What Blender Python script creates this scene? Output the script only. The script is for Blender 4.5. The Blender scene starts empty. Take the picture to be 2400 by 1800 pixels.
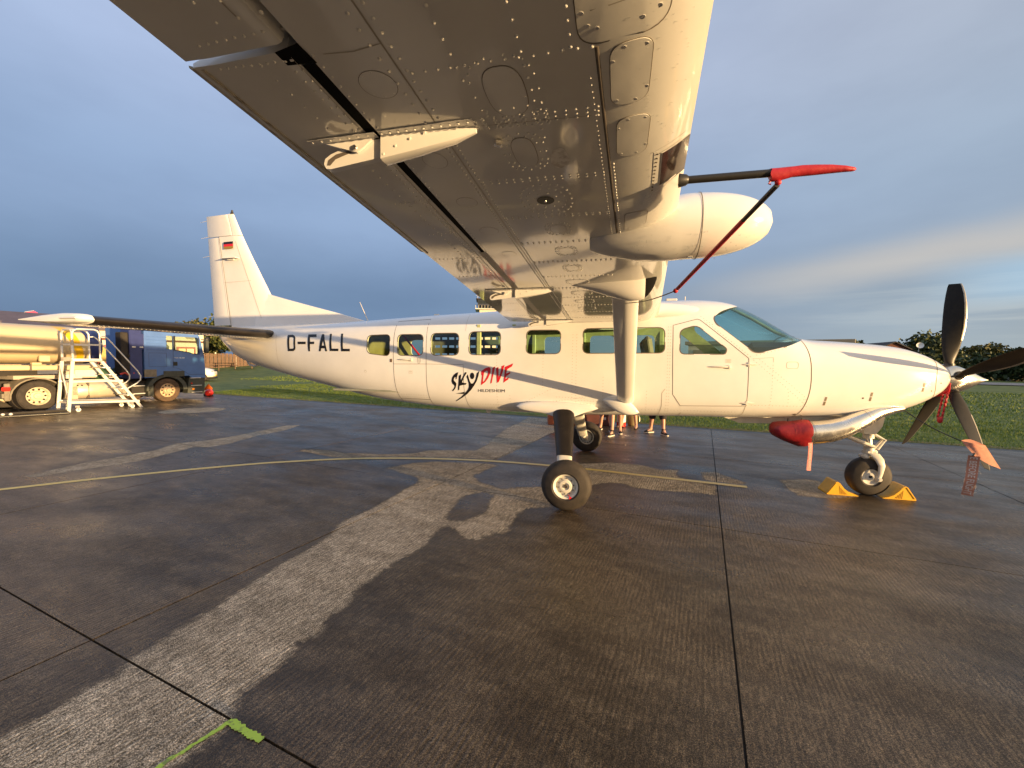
import bpy, bmesh, math, random
import numpy as np
from mathutils import Vector, Matrix
from mathutils.bvhtree import BVHTree
from mathutils.interpolate import poly_3d_calc

SC = bpy.context.scene
COL = SC.collection
R = math.radians

# ------------------------------------------------------------------ camera
cam_d = bpy.data.cameras.new('camera')
cam = bpy.data.objects.new('camera', cam_d)
COL.objects.link(cam)
CAM_R = Vector((0.970172, 0.242081, 0.012737)); CAM_F = Vector((-0.241149, 0.969133, -0.051266)); CAM_U = Vector((-0.024754, 0.046666, 0.998604))
m = Matrix((CAM_R, CAM_U, -CAM_F)).transposed().to_4x4()
m.translation = Vector(((0.547501, -6.881252, 1.793892)))
cam.matrix_world = m
cam_d.sensor_width = 36.0
cam_d.lens = 36.0 * 987.131 / 2400.0
cam_d.clip_start = 0.05
cam_d.clip_end = 5000.0
SC.camera = cam

# ------------------------------------------------------------------ light
SUN_DIR = Vector((2.48, -1.0, 0.068)).normalized()       # towards the sun, low in front of the nose
sun_d = bpy.data.lights.new('sun', 'SUN')
sun_d.energy = 2.7
sun_d.angle = R(0.5)
sun_d.color = (1.0, 0.67, 0.32)
sun = bpy.data.objects.new('sun', sun_d)
COL.objects.link(sun)
sun.rotation_euler = SUN_DIR.to_track_quat('Z', 'Y').to_euler()
sun.location = (0, 0, 30)
SUN_EL = math.asin(SUN_DIR.z)
SUN_AZ = math.atan2(SUN_DIR.x, SUN_DIR.y)               # clockwise from +Y

SC.view_settings.view_transform = 'Standard'
SC.view_settings.look = 'None'
SC.view_settings.gamma = 1.0
SC.view_settings.exposure = 1.9
SC.view_settings.use_curve_mapping = False

world = bpy.data.worlds.new('World')
SC.world = world
world.use_nodes = True
def build_world():
    nt = world.node_tree
    N, Lk = nt.nodes, nt.links
    N.clear()
    out = N.new('ShaderNodeOutputWorld')
    sky = N.new('ShaderNodeTexSky')
    sky.sky_type = 'NISHITA'
    sky.sun_disc = False
    sky.sun_elevation = SUN_EL
    sky.sun_rotation = SUN_AZ
    sky.air_density = 1.2
    sky.dust_density = 3.0
    bg1 = N.new('ShaderNodeBackground')
    bg1.inputs['Strength'].default_value = 0.15
    Lk.new(sky.outputs[0], bg1.inputs[0])
    tc = N.new('ShaderNodeTexCoord')
    sep = N.new('ShaderNodeSeparateXYZ')
    Lk.new(tc.outputs['Generated'], sep.inputs[0])
    def math_(op, a, b=None, clamp=False):
        n = N.new('ShaderNodeMath'); n.operation = op; n.use_clamp = clamp
        for i, v in enumerate((a, b)):
            if v is None: continue
            if isinstance(v, (int, float)): n.inputs[i].default_value = v
            else: Lk.new(v, n.inputs[i])
        return n.outputs[0]
    def ramp(fac, stops, mode='EASE'):
        n = N.new('ShaderNodeValToRGB'); n.color_ramp.interpolation = mode
        e = n.color_ramp.elements
        while len(e) < len(stops): e.new(0.5)
        for k, (p_, c_) in enumerate(stops):
            e[k].position = p_; e[k].color = (*c_, 1) if len(c_) == 3 else c_
        Lk.new(fac, n.inputs[0]); return n.outputs[0]
    def mixc(f, a, b):
        n = N.new('ShaderNodeMix'); n.data_type = 'RGBA'
        Lk.new(f, n.inputs[0])
        for i, v in ((6, a), (7, b)):
            if isinstance(v, tuple): n.inputs[i].default_value = (*v, 1)
            else: Lk.new(v, n.inputs[i])
        return n.outputs[2]
    X, Y, Z = sep.outputs
    # storm bank opposite the sun; a clearing sky towards the nose
    az = math_('ADD', math_('MULTIPLY', X, 0.80), math_('MULTIPLY', Y, -0.10))      # -1 .. 1, left .. right
    side = math_('MULTIPLY_ADD', az, 0.5, True)
    n_ = side.node; n_.inputs[2].default_value = 0.5
    # vertical colour of the storm bank (left) and of the thinner cloud (right)
    left = ramp(Z, STORM_LEFT)
    right = ramp(Z, STORM_RIGHT)
    sidef = ramp(side, [(0.26, (0, 0, 0)), (0.84, (1, 1, 1))], 'EASE')
    cloud = mixc(sidef, left, right)
    # soft large scale unevenness
    mp = N.new('ShaderNodeMapping'); mp.inputs['Scale'].default_value = (1.6, 1.6, 4.5)
    Lk.new(tc.outputs['Generated'], mp.inputs[0])
    nz = N.new('ShaderNodeTexNoise'); nz.inputs['Scale'].default_value = 1.7; nz.inputs['Detail'].default_value = 5
    nz.inputs['Roughness'].default_value = 0.55
    Lk.new(mp.outputs[0], nz.inputs[0])
    bri = ramp(nz.outputs[0], [(0.3, (0.94, 0.94, 0.95)), (0.72, (1.06, 1.055, 1.05))])
    mul = N.new('ShaderNodeMix'); mul.data_type = 'RGBA'; mul.blend_type = 'MULTIPLY'; mul.inputs[0].default_value = 1
    Lk.new(cloud, mul.inputs[6]); Lk.new(bri, mul.inputs[7])
    cloud = mul.outputs[2]
    # streaky cirrus low on the right, tilted
    mp2 = N.new('ShaderNodeMapping'); mp2.inputs['Rotation'].default_value = (0, R(9), R(6))
    mp2.inputs['Scale'].default_value = (1.2, 1.2, 17)
    Lk.new(tc.outputs['Generated'], mp2.inputs[0])
    nz2 = N.new('ShaderNodeTexNoise'); nz2.inputs['Scale'].default_value = 2.2; nz2.inputs['Detail'].default_value = 7
    nz2.inputs['Roughness'].default_value = 0.6; nz2.inputs['Distortion'].default_value = 0.35
    Lk.new(mp2.outputs[0], nz2.inputs[0])
    st = ramp(nz2.outputs[0], [(0.47, (0, 0, 0)), (0.68, (1, 1, 1))])
    low = ramp(Z, [(0.0, (0.85,)*3), (0.12, (0.9,)*3), (0.26, (0, 0, 0))])
    rg = ramp(side, [(0.50, (0, 0, 0)), (0.86, (1, 1, 1))])
    sf = math_('MULTIPLY', math_('MULTIPLY', st, low), math_('MULTIPLY', rg, 0.62))
    cloud = mixc(sf, cloud, CIRRUS)
    # one soft pale bank climbing to the right, clear blue below it
    wv = math_('MULTIPLY', math_('SUBTRACT', nz.outputs[0], 0.5), 0.06)
    dz = math_('ABSOLUTE', math_('ADD', math_('SUBTRACT', Z, math_('MULTIPLY_ADD', X, 0.098, True)), wv))
    dz.node.inputs[0].links[0].from_node.inputs[0].links[0].from_node.inputs[1].links[0].from_node.inputs[2].default_value = 0.134
    bank = ramp(dz, [(0.0, (1, 1, 1)), (0.055, (0, 0, 0))])
    east = ramp(X, [(0.02, (0, 0, 0)), (0.50, (1, 1, 1))])
    front = ramp(Y, [(0.0, (0, 0, 0)), (0.3, (1, 1, 1))])
    cloud = mixc(math_('MULTIPLY', math_('MULTIPLY', bank, math_('MULTIPLY', east, front)), 0.75), cloud, BANK)
    gapf = math_('MULTIPLY', ramp(Z, [(0.085, (0, 0, 0)), (0.125, (1, 1, 1)), (0.15, (1, 1, 1)), (0.185, (0, 0, 0))]), math_('MULTIPLY', ramp(X, [(0.46, (0, 0, 0)), (0.62, (1, 1, 1))]), front))
    cloud = mixc(math_('MULTIPLY', gapf, 0.7), cloud, GAP)
    # cloud towards the setting sun, out of view, brightened to add fill light
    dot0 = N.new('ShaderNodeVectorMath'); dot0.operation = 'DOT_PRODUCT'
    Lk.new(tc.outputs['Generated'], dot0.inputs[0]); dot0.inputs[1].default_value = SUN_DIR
    cloud = mixc(ramp(dot0.outputs['Value'], [(0.30, (0, 0, 0)), (0.80, (1, 1, 1))]), cloud, FILL_CLOUD)
    bg2 = N.new('ShaderNodeBackground'); bg2.inputs['Strength'].default_value = 1.0
    Lk.new(cloud, bg2.inputs[0])
    # how much of the sky is cloud: all of it away from the sun, open round the sun
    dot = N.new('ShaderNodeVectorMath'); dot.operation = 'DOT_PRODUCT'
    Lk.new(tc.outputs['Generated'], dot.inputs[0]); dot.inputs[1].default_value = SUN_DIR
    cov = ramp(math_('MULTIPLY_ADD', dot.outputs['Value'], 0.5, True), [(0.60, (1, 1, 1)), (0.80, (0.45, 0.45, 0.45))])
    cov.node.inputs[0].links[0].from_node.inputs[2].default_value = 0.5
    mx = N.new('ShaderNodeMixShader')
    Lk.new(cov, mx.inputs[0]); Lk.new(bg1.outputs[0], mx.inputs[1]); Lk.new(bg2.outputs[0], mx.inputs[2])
    Lk.new(mx.outputs[0], out.inputs[0])
STORM_LEFT = [(0.0, (0.041, 0.063, 0.099)), (0.12, (0.048, 0.074, 0.116)), (0.30, (0.080, 0.112, 0.168)), (0.55, (0.116, 0.144, 0.204))]
STORM_RIGHT = [(0.0, (0.122, 0.140, 0.142)), (0.10, (0.108, 0.128, 0.142)), (0.28, (0.098, 0.122, 0.152)), (0.58, (0.114, 0.126, 0.146)), (0.9, (0.114, 0.126, 0.146))]
CIRRUS = (0.19, 0.198, 0.186)
BANK = (0.160, 0.152, 0.142)
GAP = (0.110, 0.165, 0.215)
FILL_CLOUD = (0.40, 0.33, 0.245)
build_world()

# ------------------------------------------------------------------ materials
def nodes_of(name):
    mt = bpy.data.materials.new(name); mt.use_nodes = True
    nt = mt.node_tree
    return mt, nt, nt.nodes['Principled BSDF']

def pmat(name, col, rough=0.5, metal=0.0, var=0.0, vscale=6.0, bump=0.0, bscale=60.0, coat=0.0, spec=0.5, dirt=None, rvar=0.0, vz=1.0):
    mt, nt, b = nodes_of(name)
    b.inputs['Base Color'].default_value = (*col, 1)
    b.inputs['Roughness'].default_value = rough
    b.inputs['Metallic'].default_value = metal
    b.inputs['Coat Weight'].default_value = coat
    b.inputs['Coat Roughness'].default_value = 0.06
    b.inputs['Specular IOR Level'].default_value = spec
    N, Lk = nt.nodes, nt.links
    tc = N.new('ShaderNodeTexCoord')
    src = tc.outputs['Object']
    if vz != 1.0:
        mp = N.new('ShaderNodeMapping'); mp.inputs['Scale'].default_value = (1, 1, vz)
        Lk.new(src, mp.inputs[0]); src = mp.outputs[0]
    if var > 0 or dirt or rvar > 0:
        nz = N.new('ShaderNodeTexNoise'); nz.inputs['Scale'].default_value = vscale
        nz.inputs['Detail'].default_value = 6; nz.inputs['Roughness'].default_value = 0.6
        Lk.new(src, nz.inputs[0])
    if var > 0 or dirt:
        rp = N.new('ShaderNodeValToRGB')
        a = dirt if dirt else tuple(c * (1 - var) for c in col)
        z = tuple(min(1, c * (1 + var)) for c in col)
        rp.color_ramp.elements[0].position = 0.33; rp.color_ramp.elements[0].color = (*a, 1)
        rp.color_ramp.elements[1].position = 0.66 if not dirt else 0.55; rp.color_ramp.elements[1].color = (*z, 1)
        Lk.new(nz.outputs[0], rp.inputs[0]); Lk.new(rp.outputs[0], b.inputs['Base Color'])
    if rvar > 0:
        mr = N.new('ShaderNodeMapRange'); mr.inputs[1].default_value = 0.3; mr.inputs[2].default_value = 0.7
        mr.inputs[3].default_value = max(0.02, rough - rvar); mr.inputs[4].default_value = rough + rvar
        Lk.new(nz.outputs[0], mr.inputs[0]); Lk.new(mr.outputs[0], b.inputs['Roughness'])
    if bump > 0:
        n2 = N.new('ShaderNodeTexNoise'); n2.inputs['Scale'].default_value = bscale; n2.inputs['Detail'].default_value = 4
        Lk.new(src, n2.inputs[0])
        bp = N.new('ShaderNodeBump'); bp.inputs['Strength'].default_value = bump; bp.inputs['Distance'].default_value = 0.01
        Lk.new(n2.outputs[0], bp.inputs['Height']); Lk.new(bp.outputs[0], b.inputs['Normal'])
    return mt

M = {}
M['paint'] = pmat('white_paint', (0.78, 0.77, 0.75), 0.18, var=0.035, vscale=2.5, coat=0.5, rvar=0.05, bump=0.010, bscale=3.5)
M['paint_under'] = pmat('white_wing_paint', (0.74, 0.73, 0.70), 0.12, var=0.05, vscale=2.2, coat=1.0, rvar=0.04, bump=0.004, bscale=4)
M['olive'] = pmat('green_primer', (0.46, 0.47, 0.22), 0.5, var=0.12, vscale=8)
M['grey_trim'] = pmat('grey_interior', (0.22, 0.23, 0.19), 0.7, var=0.15)
M['black'] = pmat('black_plastic', (0.018, 0.017, 0.016), 0.45, var=0.2)
M['seam'] = pmat('seam_shadow_gap', (0.12, 0.10, 0.085), 0.8)
M['seam_light'] = pmat('sealant_line', (0.42, 0.38, 0.32), 0.7)
M['rubber'] = pmat('tyre_rubber', (0.030, 0.024, 0.020), 0.72, var=0.35, vscale=9, bump=0.2, bscale=90)
M['boot'] = pmat('black_deicing_rubber', (0.016, 0.013, 0.012), 0.38, var=0.25, vscale=7)
M['alu'] = pmat('polished_metal', (0.88, 0.84, 0.77), 0.24, 1.0, var=0.06, vscale=8, rvar=0.08)
M['steel'] = pmat('brushed_steel', (0.62, 0.60, 0.57), 0.30, 1.0, var=0.12, vscale=14)
M['gear_paint'] = pmat('gear_white_paint', (0.66, 0.63, 0.56), 0.42, var=0.10, vscale=11)
M['red_bag'] = pmat('dark_red_vinyl', (0.26, 0.010, 0.016), 0.42, var=0.15, vscale=12, bump=0.35, bscale=26)
M['red_vinyl'] = pmat('red_vinyl', (0.44, 0.018, 0.030), 0.45, var=0.12, vscale=12, bump=0.25, bscale=30)
M['red_paint'] = pmat('red_lettering_paint', (0.62, 0.02, 0.03), 0.3)
M['black_paint'] = pmat('black_lettering_paint', (0.010, 0.009, 0.009), 0.3)
M['brown_cloth'] = pmat('faded_red_cloth', (0.46, 0.20, 0.13), 0.85, var=0.12, vscale=14, bump=0.3, bscale=120)
M['strap'] = pmat('faded_red_strap', (0.72, 0.27, 0.22), 0.8, var=0.1)
M['white_print'] = pmat('white_print', (0.68, 0.64, 0.58), 0.7)
M['yellow_chock'] = pmat('yellow_chock_plastic', (0.78, 0.42, 0.015), 0.5, var=0.10, vscale=16)
M['prop'] = pmat('dark_propeller_composite', (0.018, 0.016, 0.014), 0.42, var=0.2, vscale=20, spec=.25)
M['blade_edge'] = pmat('nickel_blade_edge', (0.62, 0.55, 0.46), 0.35, 1.0)
M['flag_gold'] = pmat('flag_gold', (0.30, 0.19, 0.03), 0.4)
M['rim_line'] = pmat('cover_rim_line', (0.23, 0.19, 0.15), .7)
M['rivet_dark'] = pmat('fuselage_rivet', (0.34, 0.29, 0.23), .6)
M['latch'] = pmat('dull_latch', (0.20, 0.16, 0.11), .5)
M['slot'] = pmat('black_gap_shade', (0.006, 0.006, 0.006), 0.9, spec=.1)  # flat black painted in where openings fall into shade
M['rivet'] = pmat('rivet_paint', (0.80, 0.78, 0.74), 0.25, coat=0.3)
M['sealpatch'] = pmat('fuel_stain_patch', (0.80, 0.78, 0.75), 0.75, dirt=(0.46, 0.42, 0.38), vscale=30)
M['dark_glass'] = pmat('dark_light_lens', (0.03, 0.022, 0.022), 0.12, var=0.5, vscale=40)

def glass(name, tint, f0=0.06, rough=0.0):
    mt = bpy.data.materials.new(name); mt.use_nodes = True
    nt = mt.node_tree; N, Lk = nt.nodes, nt.links
    N.clear()
    o = N.new('ShaderNodeOutputMaterial'); tr = N.new('ShaderNodeBsdfTransparent'); gl = N.new('ShaderNodeBsdfGlossy')
    tr.inputs[0].default_value = (*tint, 1); gl.inputs['Roughness'].default_value = rough
    lw = N.new('ShaderNodeLayerWeight'); lw.inputs[0].default_value = 0.5
    pw = N.new('ShaderNodeMath'); pw.operation = 'POWER'; pw.inputs[1].default_value = 5.0; Lk.new(lw.outputs['Facing'], pw.inputs[0])
    ad = N.new('ShaderNodeMath'); ad.operation = 'MULTIPLY_ADD'; ad.inputs[1].default_value = 0.92; ad.inputs[2].default_value = f0; ad.use_clamp = True
    Lk.new(pw.outputs[0], ad.inputs[0])
    mx = N.new('ShaderNodeMixShader'); Lk.new(ad.outputs[0], mx.inputs[0]); Lk.new(tr.outputs[0], mx.inputs[1]); Lk.new(gl.outputs[0], mx.inputs[2])
    Lk.new(mx.outputs[0], o.inputs[0])
    return mt
M['glass'] = glass('green_tinted_acrylic', (0.86, 0.93, 0.80))
M['wind_glass'] = glass('blue_tinted_windshield', (0.78, 0.95, 0.95))
M['car_glass'] = glass('clear_cab_glass', (0.70, 0.80, 0.74))
M['water'] = glass('water_droplet', (0.96, 0.97, 0.97))

# ------------------------------------------------------------------ mesh helpers
class MB:
    """Collects faces, then links them as ONE mesh object."""
    def __init__(s): s.v = []; s.f = []; s.mi = []; s.cur = 0
    def add(s, vs, fs):
        o = len(s.v); s.v += [tuple(map(float, q)) for q in vs]
        for f in fs: s.f.append([i + o for i in f]); s.mi.append(s.cur)
        return s
    def box(s, c, size, rot=None, bevel=0.0):
        hx, hy, hz = (d / 2 for d in size)
        if bevel > 0:
            b = min(bevel, hx * .9, hy * .9, hz * .9)
            pts, idx = [], {}
            for sx in (-1, 1):
                for sy in (-1, 1):
                    for sz in (-1, 1):
                        for a in range(3):
                            q = [sx * hx, sy * hy, sz * hz]
                            for k in range(3):
                                if k != a: q[k] -= (sx, sy, sz)[k] * b
                            idx[(sx, sy, sz, a)] = len(pts); pts.append(Vector(q))
            fs = []
            for a in range(3):
                u, w = [k for k in range(3) if k != a]
                for sg in (-1, 1):
                    q = []
                    for (p1, p2) in ((-1, -1), (1, -1), (1, 1), (-1, 1)):
                        k = [0, 0, 0]; k[a] = sg; k[u] = p1; k[w] = p2; q.append(idx[(*k, a)])
                    fs.append(q)
                    for o in (-1, 1):
                        if a == 0 or True:
                            pass
            for a in range(3):                      # edge strips
                b1, b2 = [k for k in range(3) if k != a]
                for p1 in (-1, 1):
                    for p2 in (-1, 1):
                        q = []
                        for e, ax in ((-1, b1), (1, b1), (1, b2), (-1, b2)):
                            k = [0, 0, 0]; k[a] = e; k[b1] = p1; k[b2] = p2; q.append(idx[(*k, ax)])
                        fs.append(q)
            for sx in (-1, 1):
                for sy in (-1, 1):
                    for sz in (-1, 1): fs.append([idx[(sx, sy, sz, a)] for a in range(3)])
        else:
            pts = [Vector((sx * hx, sy * hy, sz * hz)) for sx in (-1, 1) for sy in (-1, 1) for sz in (-1, 1)]
            fs = [(0, 1, 3, 2), (4, 6, 7, 5), (0, 4, 5, 1), (2, 3, 7, 6), (0, 2, 6, 4), (1, 5, 7, 3)]
        c = Vector(c)
        if rot is not None: pts = [rot @ q for q in pts]
        return s.add([c + q for q in pts], fs)
    def prism(s, poly, off):
        """poly: 3-D points; off: vector"""
        n = len(poly); off = Vector(off)
        a = [Vector(q) for q in poly]; b = [q + off for q in a]
        fs = [list(range(n))[::-1], list(range(n, 2 * n))] + [(i, (i + 1) % n, n + (i + 1) % n, n + i) for i in range(n)]
        return s.add(a + b, fs)
    def tube(s, path, rad, n=10, cap=True, squash=None):
        path = [Vector(q) for q in path]
        if isinstance(rad, (int, float)): rad = [rad] * len(path)
        rings = []; up = None
        for i, q in enumerate(path):
            t = (path[min(i + 1, len(path) - 1)] - path[max(i - 1, 0)]).normalized()
            if up is None:
                up = t.cross(Vector((0, 0, 1)))
                if up.length < 0.05: up = t.cross(Vector((0, 1, 0)))
                up.normalize()
            up = (up - t * up.dot(t)).normalized(); w = t.cross(up)
            rings.append([q + (up * math.cos(2 * math.pi * k / n) + w * math.sin(2 * math.pi * k / n)) * rad[i] for k in range(n)])
        return s.loft(rings, cap)
    def loft(s, rings, cap=True, closed=True):
        n = len(rings[0]); vs = [q for r_ in rings for q in r_]; fs = []
        for i in range(len(rings) - 1):
            for k in range(n if closed else n - 1):
                fs.append((i * n + k, i * n + (k + 1) % n, (i + 1) * n + (k + 1) % n, (i + 1) * n + k))
        if cap:
            fs.append(list(range(n))[::-1]); fs.append([(len(rings) - 1) * n + k for k in range(n)])
        return s.add(vs, fs)
    def lathe(s, o, ax, prof, n=24, cap=False):
        o = Vector(o); ax = Vector(ax).normalized()
        u = ax.cross(Vector((0, 0, 1)))
        if u.length < 0.05: u = ax.cross(Vector((1, 0, 0)))
        u.normalize(); w = ax.cross(u)
        rings = [[o + ax * t + (u * math.cos(2 * math.pi * k / n) + w * math.sin(2 * math.pi * k / n)) * r_ for k in range(n)] for t, r_ in prof]
        return s.loft(rings, cap)
    def sphere(s, c, rad, n=12, m_=8, rot=None):
        if isinstance(rad, (int, float)): rad = (rad,) * 3
        c = Vector(c); vs = []; fs = []
        for i in range(m_ + 1):
            th = math.pi * i / m_
            for k in range(n):
                q = Vector((rad[0] * math.sin(th) * math.cos(2 * math.pi * k / n), rad[1] * math.sin(th) * math.sin(2 * math.pi * k / n), rad[2] * math.cos(th)))
                vs.append(c + (rot @ q if rot is not None else q))
        for i in range(m_):
            for k in range(n): fs.append((i * n + k, (i + 1) * n + k, (i + 1) * n + (k + 1) % n, i * n + (k + 1) % n))
        return s.add(vs, fs)
    def strip(s, pts, nrm, width, closed=False, lift=0.0):
        """flat band along pts; nrm(i) or Vector gives the surface normal"""
        P = [Vector(q) for q in pts]; n = len(P); a = []; b = []
        for i, q in enumerate(P):
            if closed: t = P[(i + 1) % n] - P[i - 1]
            else: t = P[min(i + 1, n - 1)] - P[max(i - 1, 0)]
            nn = nrm[i] if isinstance(nrm, list) else nrm
            w = t.normalized().cross(nn).normalized() * width / 2
            a.append(q + w + nn * lift); b.append(q - w + nn * lift)
        fs = [(i, (i + 1) % n, n + (i + 1) % n, n + i) for i in range(n if closed else n - 1)]
        return s.add(a + b, fs)
    def mesh(s, name, mats, angle=35, recalc=True, weld=False):
        me = bpy.data.meshes.new(name)
        me.from_pydata(s.v, [], s.f)
        for mt in (mats if isinstance(mats, (list, tuple)) else [mats]): me.materials.append(mt)
        if any(s.mi): me.polygons.foreach_set('material_index', s.mi)
        bm = bmesh.new(); bm.from_mesh(me)
        if weld: bmesh.ops.remove_doubles(bm, verts=bm.verts, dist=1e-5)
        if recalc: bmesh.ops.recalc_face_normals(bm, faces=bm.faces)
        if angle:
            th = R(angle)
            for f in bm.faces: f.smooth = True
            for e in bm.edges:
                if len(e.link_faces) == 2:
                    e.smooth = e.calc_face_angle(0) < th
        bm.to_mesh(me); bm.free(); me.update()
        return me
    def build(s, name, mats, parent=None, angle=35, recalc=True, weld=False):
        me = s.mesh(name, mats, angle, recalc, weld)
        return link(name, me, parent)

def link(name, data, parent=None):
    o = bpy.data.objects.new(name, data); COL.objects.link(o)
    if parent is not None: o.parent = parent
    return o
def tag(o, label=None, cat=None, group=None, kind=None):
    if label: o['label'] = label
    if cat: o['category'] = cat
    if group: o['group'] = group
    if kind: o['kind'] = kind
    return o
def empty(name, loc=(0, 0, 0), rz=0.0, label=None, cat=None, group=None):
    o = bpy.data.objects.new(name, None); o.empty_display_size = 0.2
    COL.objects.link(o); o.location = loc; o.rotation_euler = (0, 0, rz)
    return tag(o, label, cat, group)
def copy_tree(o, parent=None):
    c = o.copy(); COL.objects.link(c)
    if parent is not None: c.parent = parent
    for ch in o.children: copy_tree(ch, c)
    return c
def evaluated_mesh(o):
    dg = bpy.context.evaluated_depsgraph_get(); dg.update()
    return bpy.data.meshes.new_from_object(o.evaluated_get(dg))
def drop(o):
    d = o.data; bpy.data.objects.remove(o); bpy.data.meshes.remove(d)
def arc(cx, cz, r_, a0, a1, n):
    return [(cx + r_ * math.cos(R(a0 + (a1 - a0) * i / n)), cz + r_ * math.sin(R(a0 + (a1 - a0) * i / n))) for i in range(n + 1)]
def round_poly(poly, r_, n=5):
    """round the corners of a 2-D polygon"""
    out = []; k = len(poly)
    for i in range(k):
        p0, p1, p2 = (Vector(poly[j % k]) for j in (i - 1, i, i + 1))
        a = (p0 - p1); b = (p2 - p1); d = min(r_, a.length * .45, b.length * .45)
        s_ = p1 + a.normalized() * d; e_ = p1 + b.normalized() * d
        for j in range(n + 1):
            t = j / n; out.append(tuple(s_ * (1 - t) ** 2 + p1 * 2 * t * (1 - t) + e_ * t * t))
    return out
def tri_poly(poly, holes=()):
    """triangulate a 2-D polygon with holes -> verts2d, tris"""
    from mathutils.geometry import tessellate_polygon
    loops = [[Vector((x, y, 0)) for x, y in poly]] + [[Vector((x, y, 0)) for x, y in h] for h in holes]
    tris = tessellate_polygon(loops)
    return [(q.x, q.y) for l in loops for q in l], tris

# ------------------------------------------------------------------ traced outlines and hull sections, in metres
D_logo_S=[(-1.809,1.633),(-1.843,1.623),(-1.884,1.592),(-1.914,1.546),(-1.923,1.495),(-1.911,1.454),(-1.88,1.43),(-1.876,1.404),(-1.894,1.378),(-1.921,1.349),(-1.912,1.334),(-1.873,1.371),(-1.851,1.415),(-1.844,1.456),(-1.856,1.479),(-1.88,1.496),(-1.885,1.521),(-1.876,1.547),(-1.86,1.559),(-1.852,1.552),(-1.853,1.522),(-1.84,1.528),(-1.83,1.563)]
D_logo_K=[(-1.8,1.581),(-1.763,1.601),(-1.768,1.554),(-1.772,1.501),(-1.699,1.637),(-1.671,1.63),(-1.712,1.565),(-1.751,1.481),(-1.73,1.473),(-1.676,1.468),(-1.691,1.445),(-1.747,1.436),(-1.791,1.425),(-1.803,1.358),(-1.825,1.355),(-1.811,1.462)]
D_logo_Y=[(-1.656,1.604),(-1.638,1.547),(-1.625,1.502),(-1.607,1.47),(-1.592,1.462),(-1.568,1.471),(-1.546,1.499),(-1.527,1.549),(-1.512,1.624),(-1.47,1.657),(-1.485,1.585),(-1.512,1.505),(-1.556,1.433),(-1.612,1.361),(-1.676,1.3),(-1.76,1.242),(-1.885,1.173),(-1.886,1.183),(-1.787,1.247),(-1.707,1.317),(-1.665,1.364),(-1.644,1.406),(-1.641,1.456),(-1.659,1.521),(-1.676,1.566)]
D_logo_head=[(-1.55,1.582),(-1.552,1.567),(-1.557,1.553),(-1.565,1.541),(-1.575,1.534),(-1.585,1.531),(-1.596,1.534),(-1.606,1.54),(-1.613,1.551),(-1.618,1.565),(-1.62,1.581),(-1.618,1.596),(-1.613,1.61),(-1.606,1.621),(-1.596,1.629),(-1.585,1.631),(-1.574,1.629),(-1.565,1.622),(-1.557,1.611),(-1.552,1.597)]
D_logo_tail=[(-1.872,1.301),(-1.782,1.317),(-1.705,1.334),(-1.736,1.298),(-1.79,1.3)]
D_logor_D=[(-1.44,1.658),(-1.377,1.701),(-1.326,1.72),(-1.302,1.714),(-1.293,1.692),(-1.294,1.658),(-1.304,1.613),(-1.335,1.548),(-1.377,1.493),(-1.448,1.441),(-1.436,1.521),(-1.428,1.591),(-1.439,1.598)]
D_logor_Dhole=[(-1.392,1.646),(-1.364,1.662),(-1.343,1.662),(-1.335,1.647),(-1.34,1.603),(-1.361,1.558),(-1.392,1.507),(-1.416,1.494),(-1.407,1.552),(-1.402,1.601)]
D_logor_I=[(-1.266,1.707),(-1.22,1.73),(-1.243,1.639),(-1.276,1.483),(-1.298,1.469),(-1.278,1.574)]
D_logor_V=[(-1.211,1.701),(-1.171,1.723),(-1.169,1.645),(-1.168,1.552),(-1.141,1.641),(-1.121,1.736),(-1.077,1.753),(-1.1,1.666),(-1.14,1.557),(-1.166,1.498),(-1.194,1.485),(-1.201,1.591)]
D_logor_E=[(-1.071,1.725),(-0.946,1.779),(-0.963,1.735),(-1.03,1.696),(-1.047,1.669),(-1.052,1.625),(-0.983,1.656),(-0.996,1.624),(-1.049,1.589),(-1.063,1.543),(-1.005,1.575),(-1.019,1.54),(-1.094,1.489),(-1.082,1.578)]
D_hild=[(-1.495,1.382),(-1.073,1.389),(-1.075,1.344),(-1.497,1.338)]
D_reg_D=[(-5.162,2.231),(-5.044,2.235),(-4.995,2.216),(-4.964,2.181),(-4.944,1.999),(-4.959,1.965),(-4.994,1.944),(-5.127,1.942)]
D_reg_Dh=[(-5.109,2.189),(-5.029,2.189),(-5.003,2.173),(-4.984,2.004),(-5.001,1.987),(-5.088,1.987)]
D_reg_dash=[(-4.895,2.109),(-4.708,2.108),(-4.705,2.065),(-4.888,2.066)]
D_reg_F=[(-4.677,2.235),(-4.491,2.235),(-4.476,2.189),(-4.624,2.187),(-4.608,2.107),(-4.514,2.107),(-4.511,2.067),(-4.606,2.065),(-4.603,1.941),(-4.642,1.941)]
D_reg_A=[(-4.366,2.236),(-4.317,2.235),(-4.221,1.943),(-4.261,1.942),(-4.271,1.992),(-4.352,1.992),(-4.362,1.942),(-4.402,1.942)]
D_reg_Ah=[(-4.319,2.125),(-4.284,2.039),(-4.339,2.039)]
D_reg_L1=[(-4.191,2.239),(-4.151,2.239),(-4.124,1.987),(-3.983,1.986),(-3.984,1.946),(-4.163,1.946)]
D_reg_L2=[(-3.951,2.239),(-3.911,2.239),(-3.887,1.985),(-3.749,1.985),(-3.749,1.943),(-3.923,1.942)]
D_flag=[(-7.047,4.089),(-6.814,4.093),(-6.818,3.955),(-7.044,3.95)]
D_vg=[(-7.147,3.777),(-6.894,3.785),(-6.684,3.73),(-6.946,3.717)]
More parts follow.
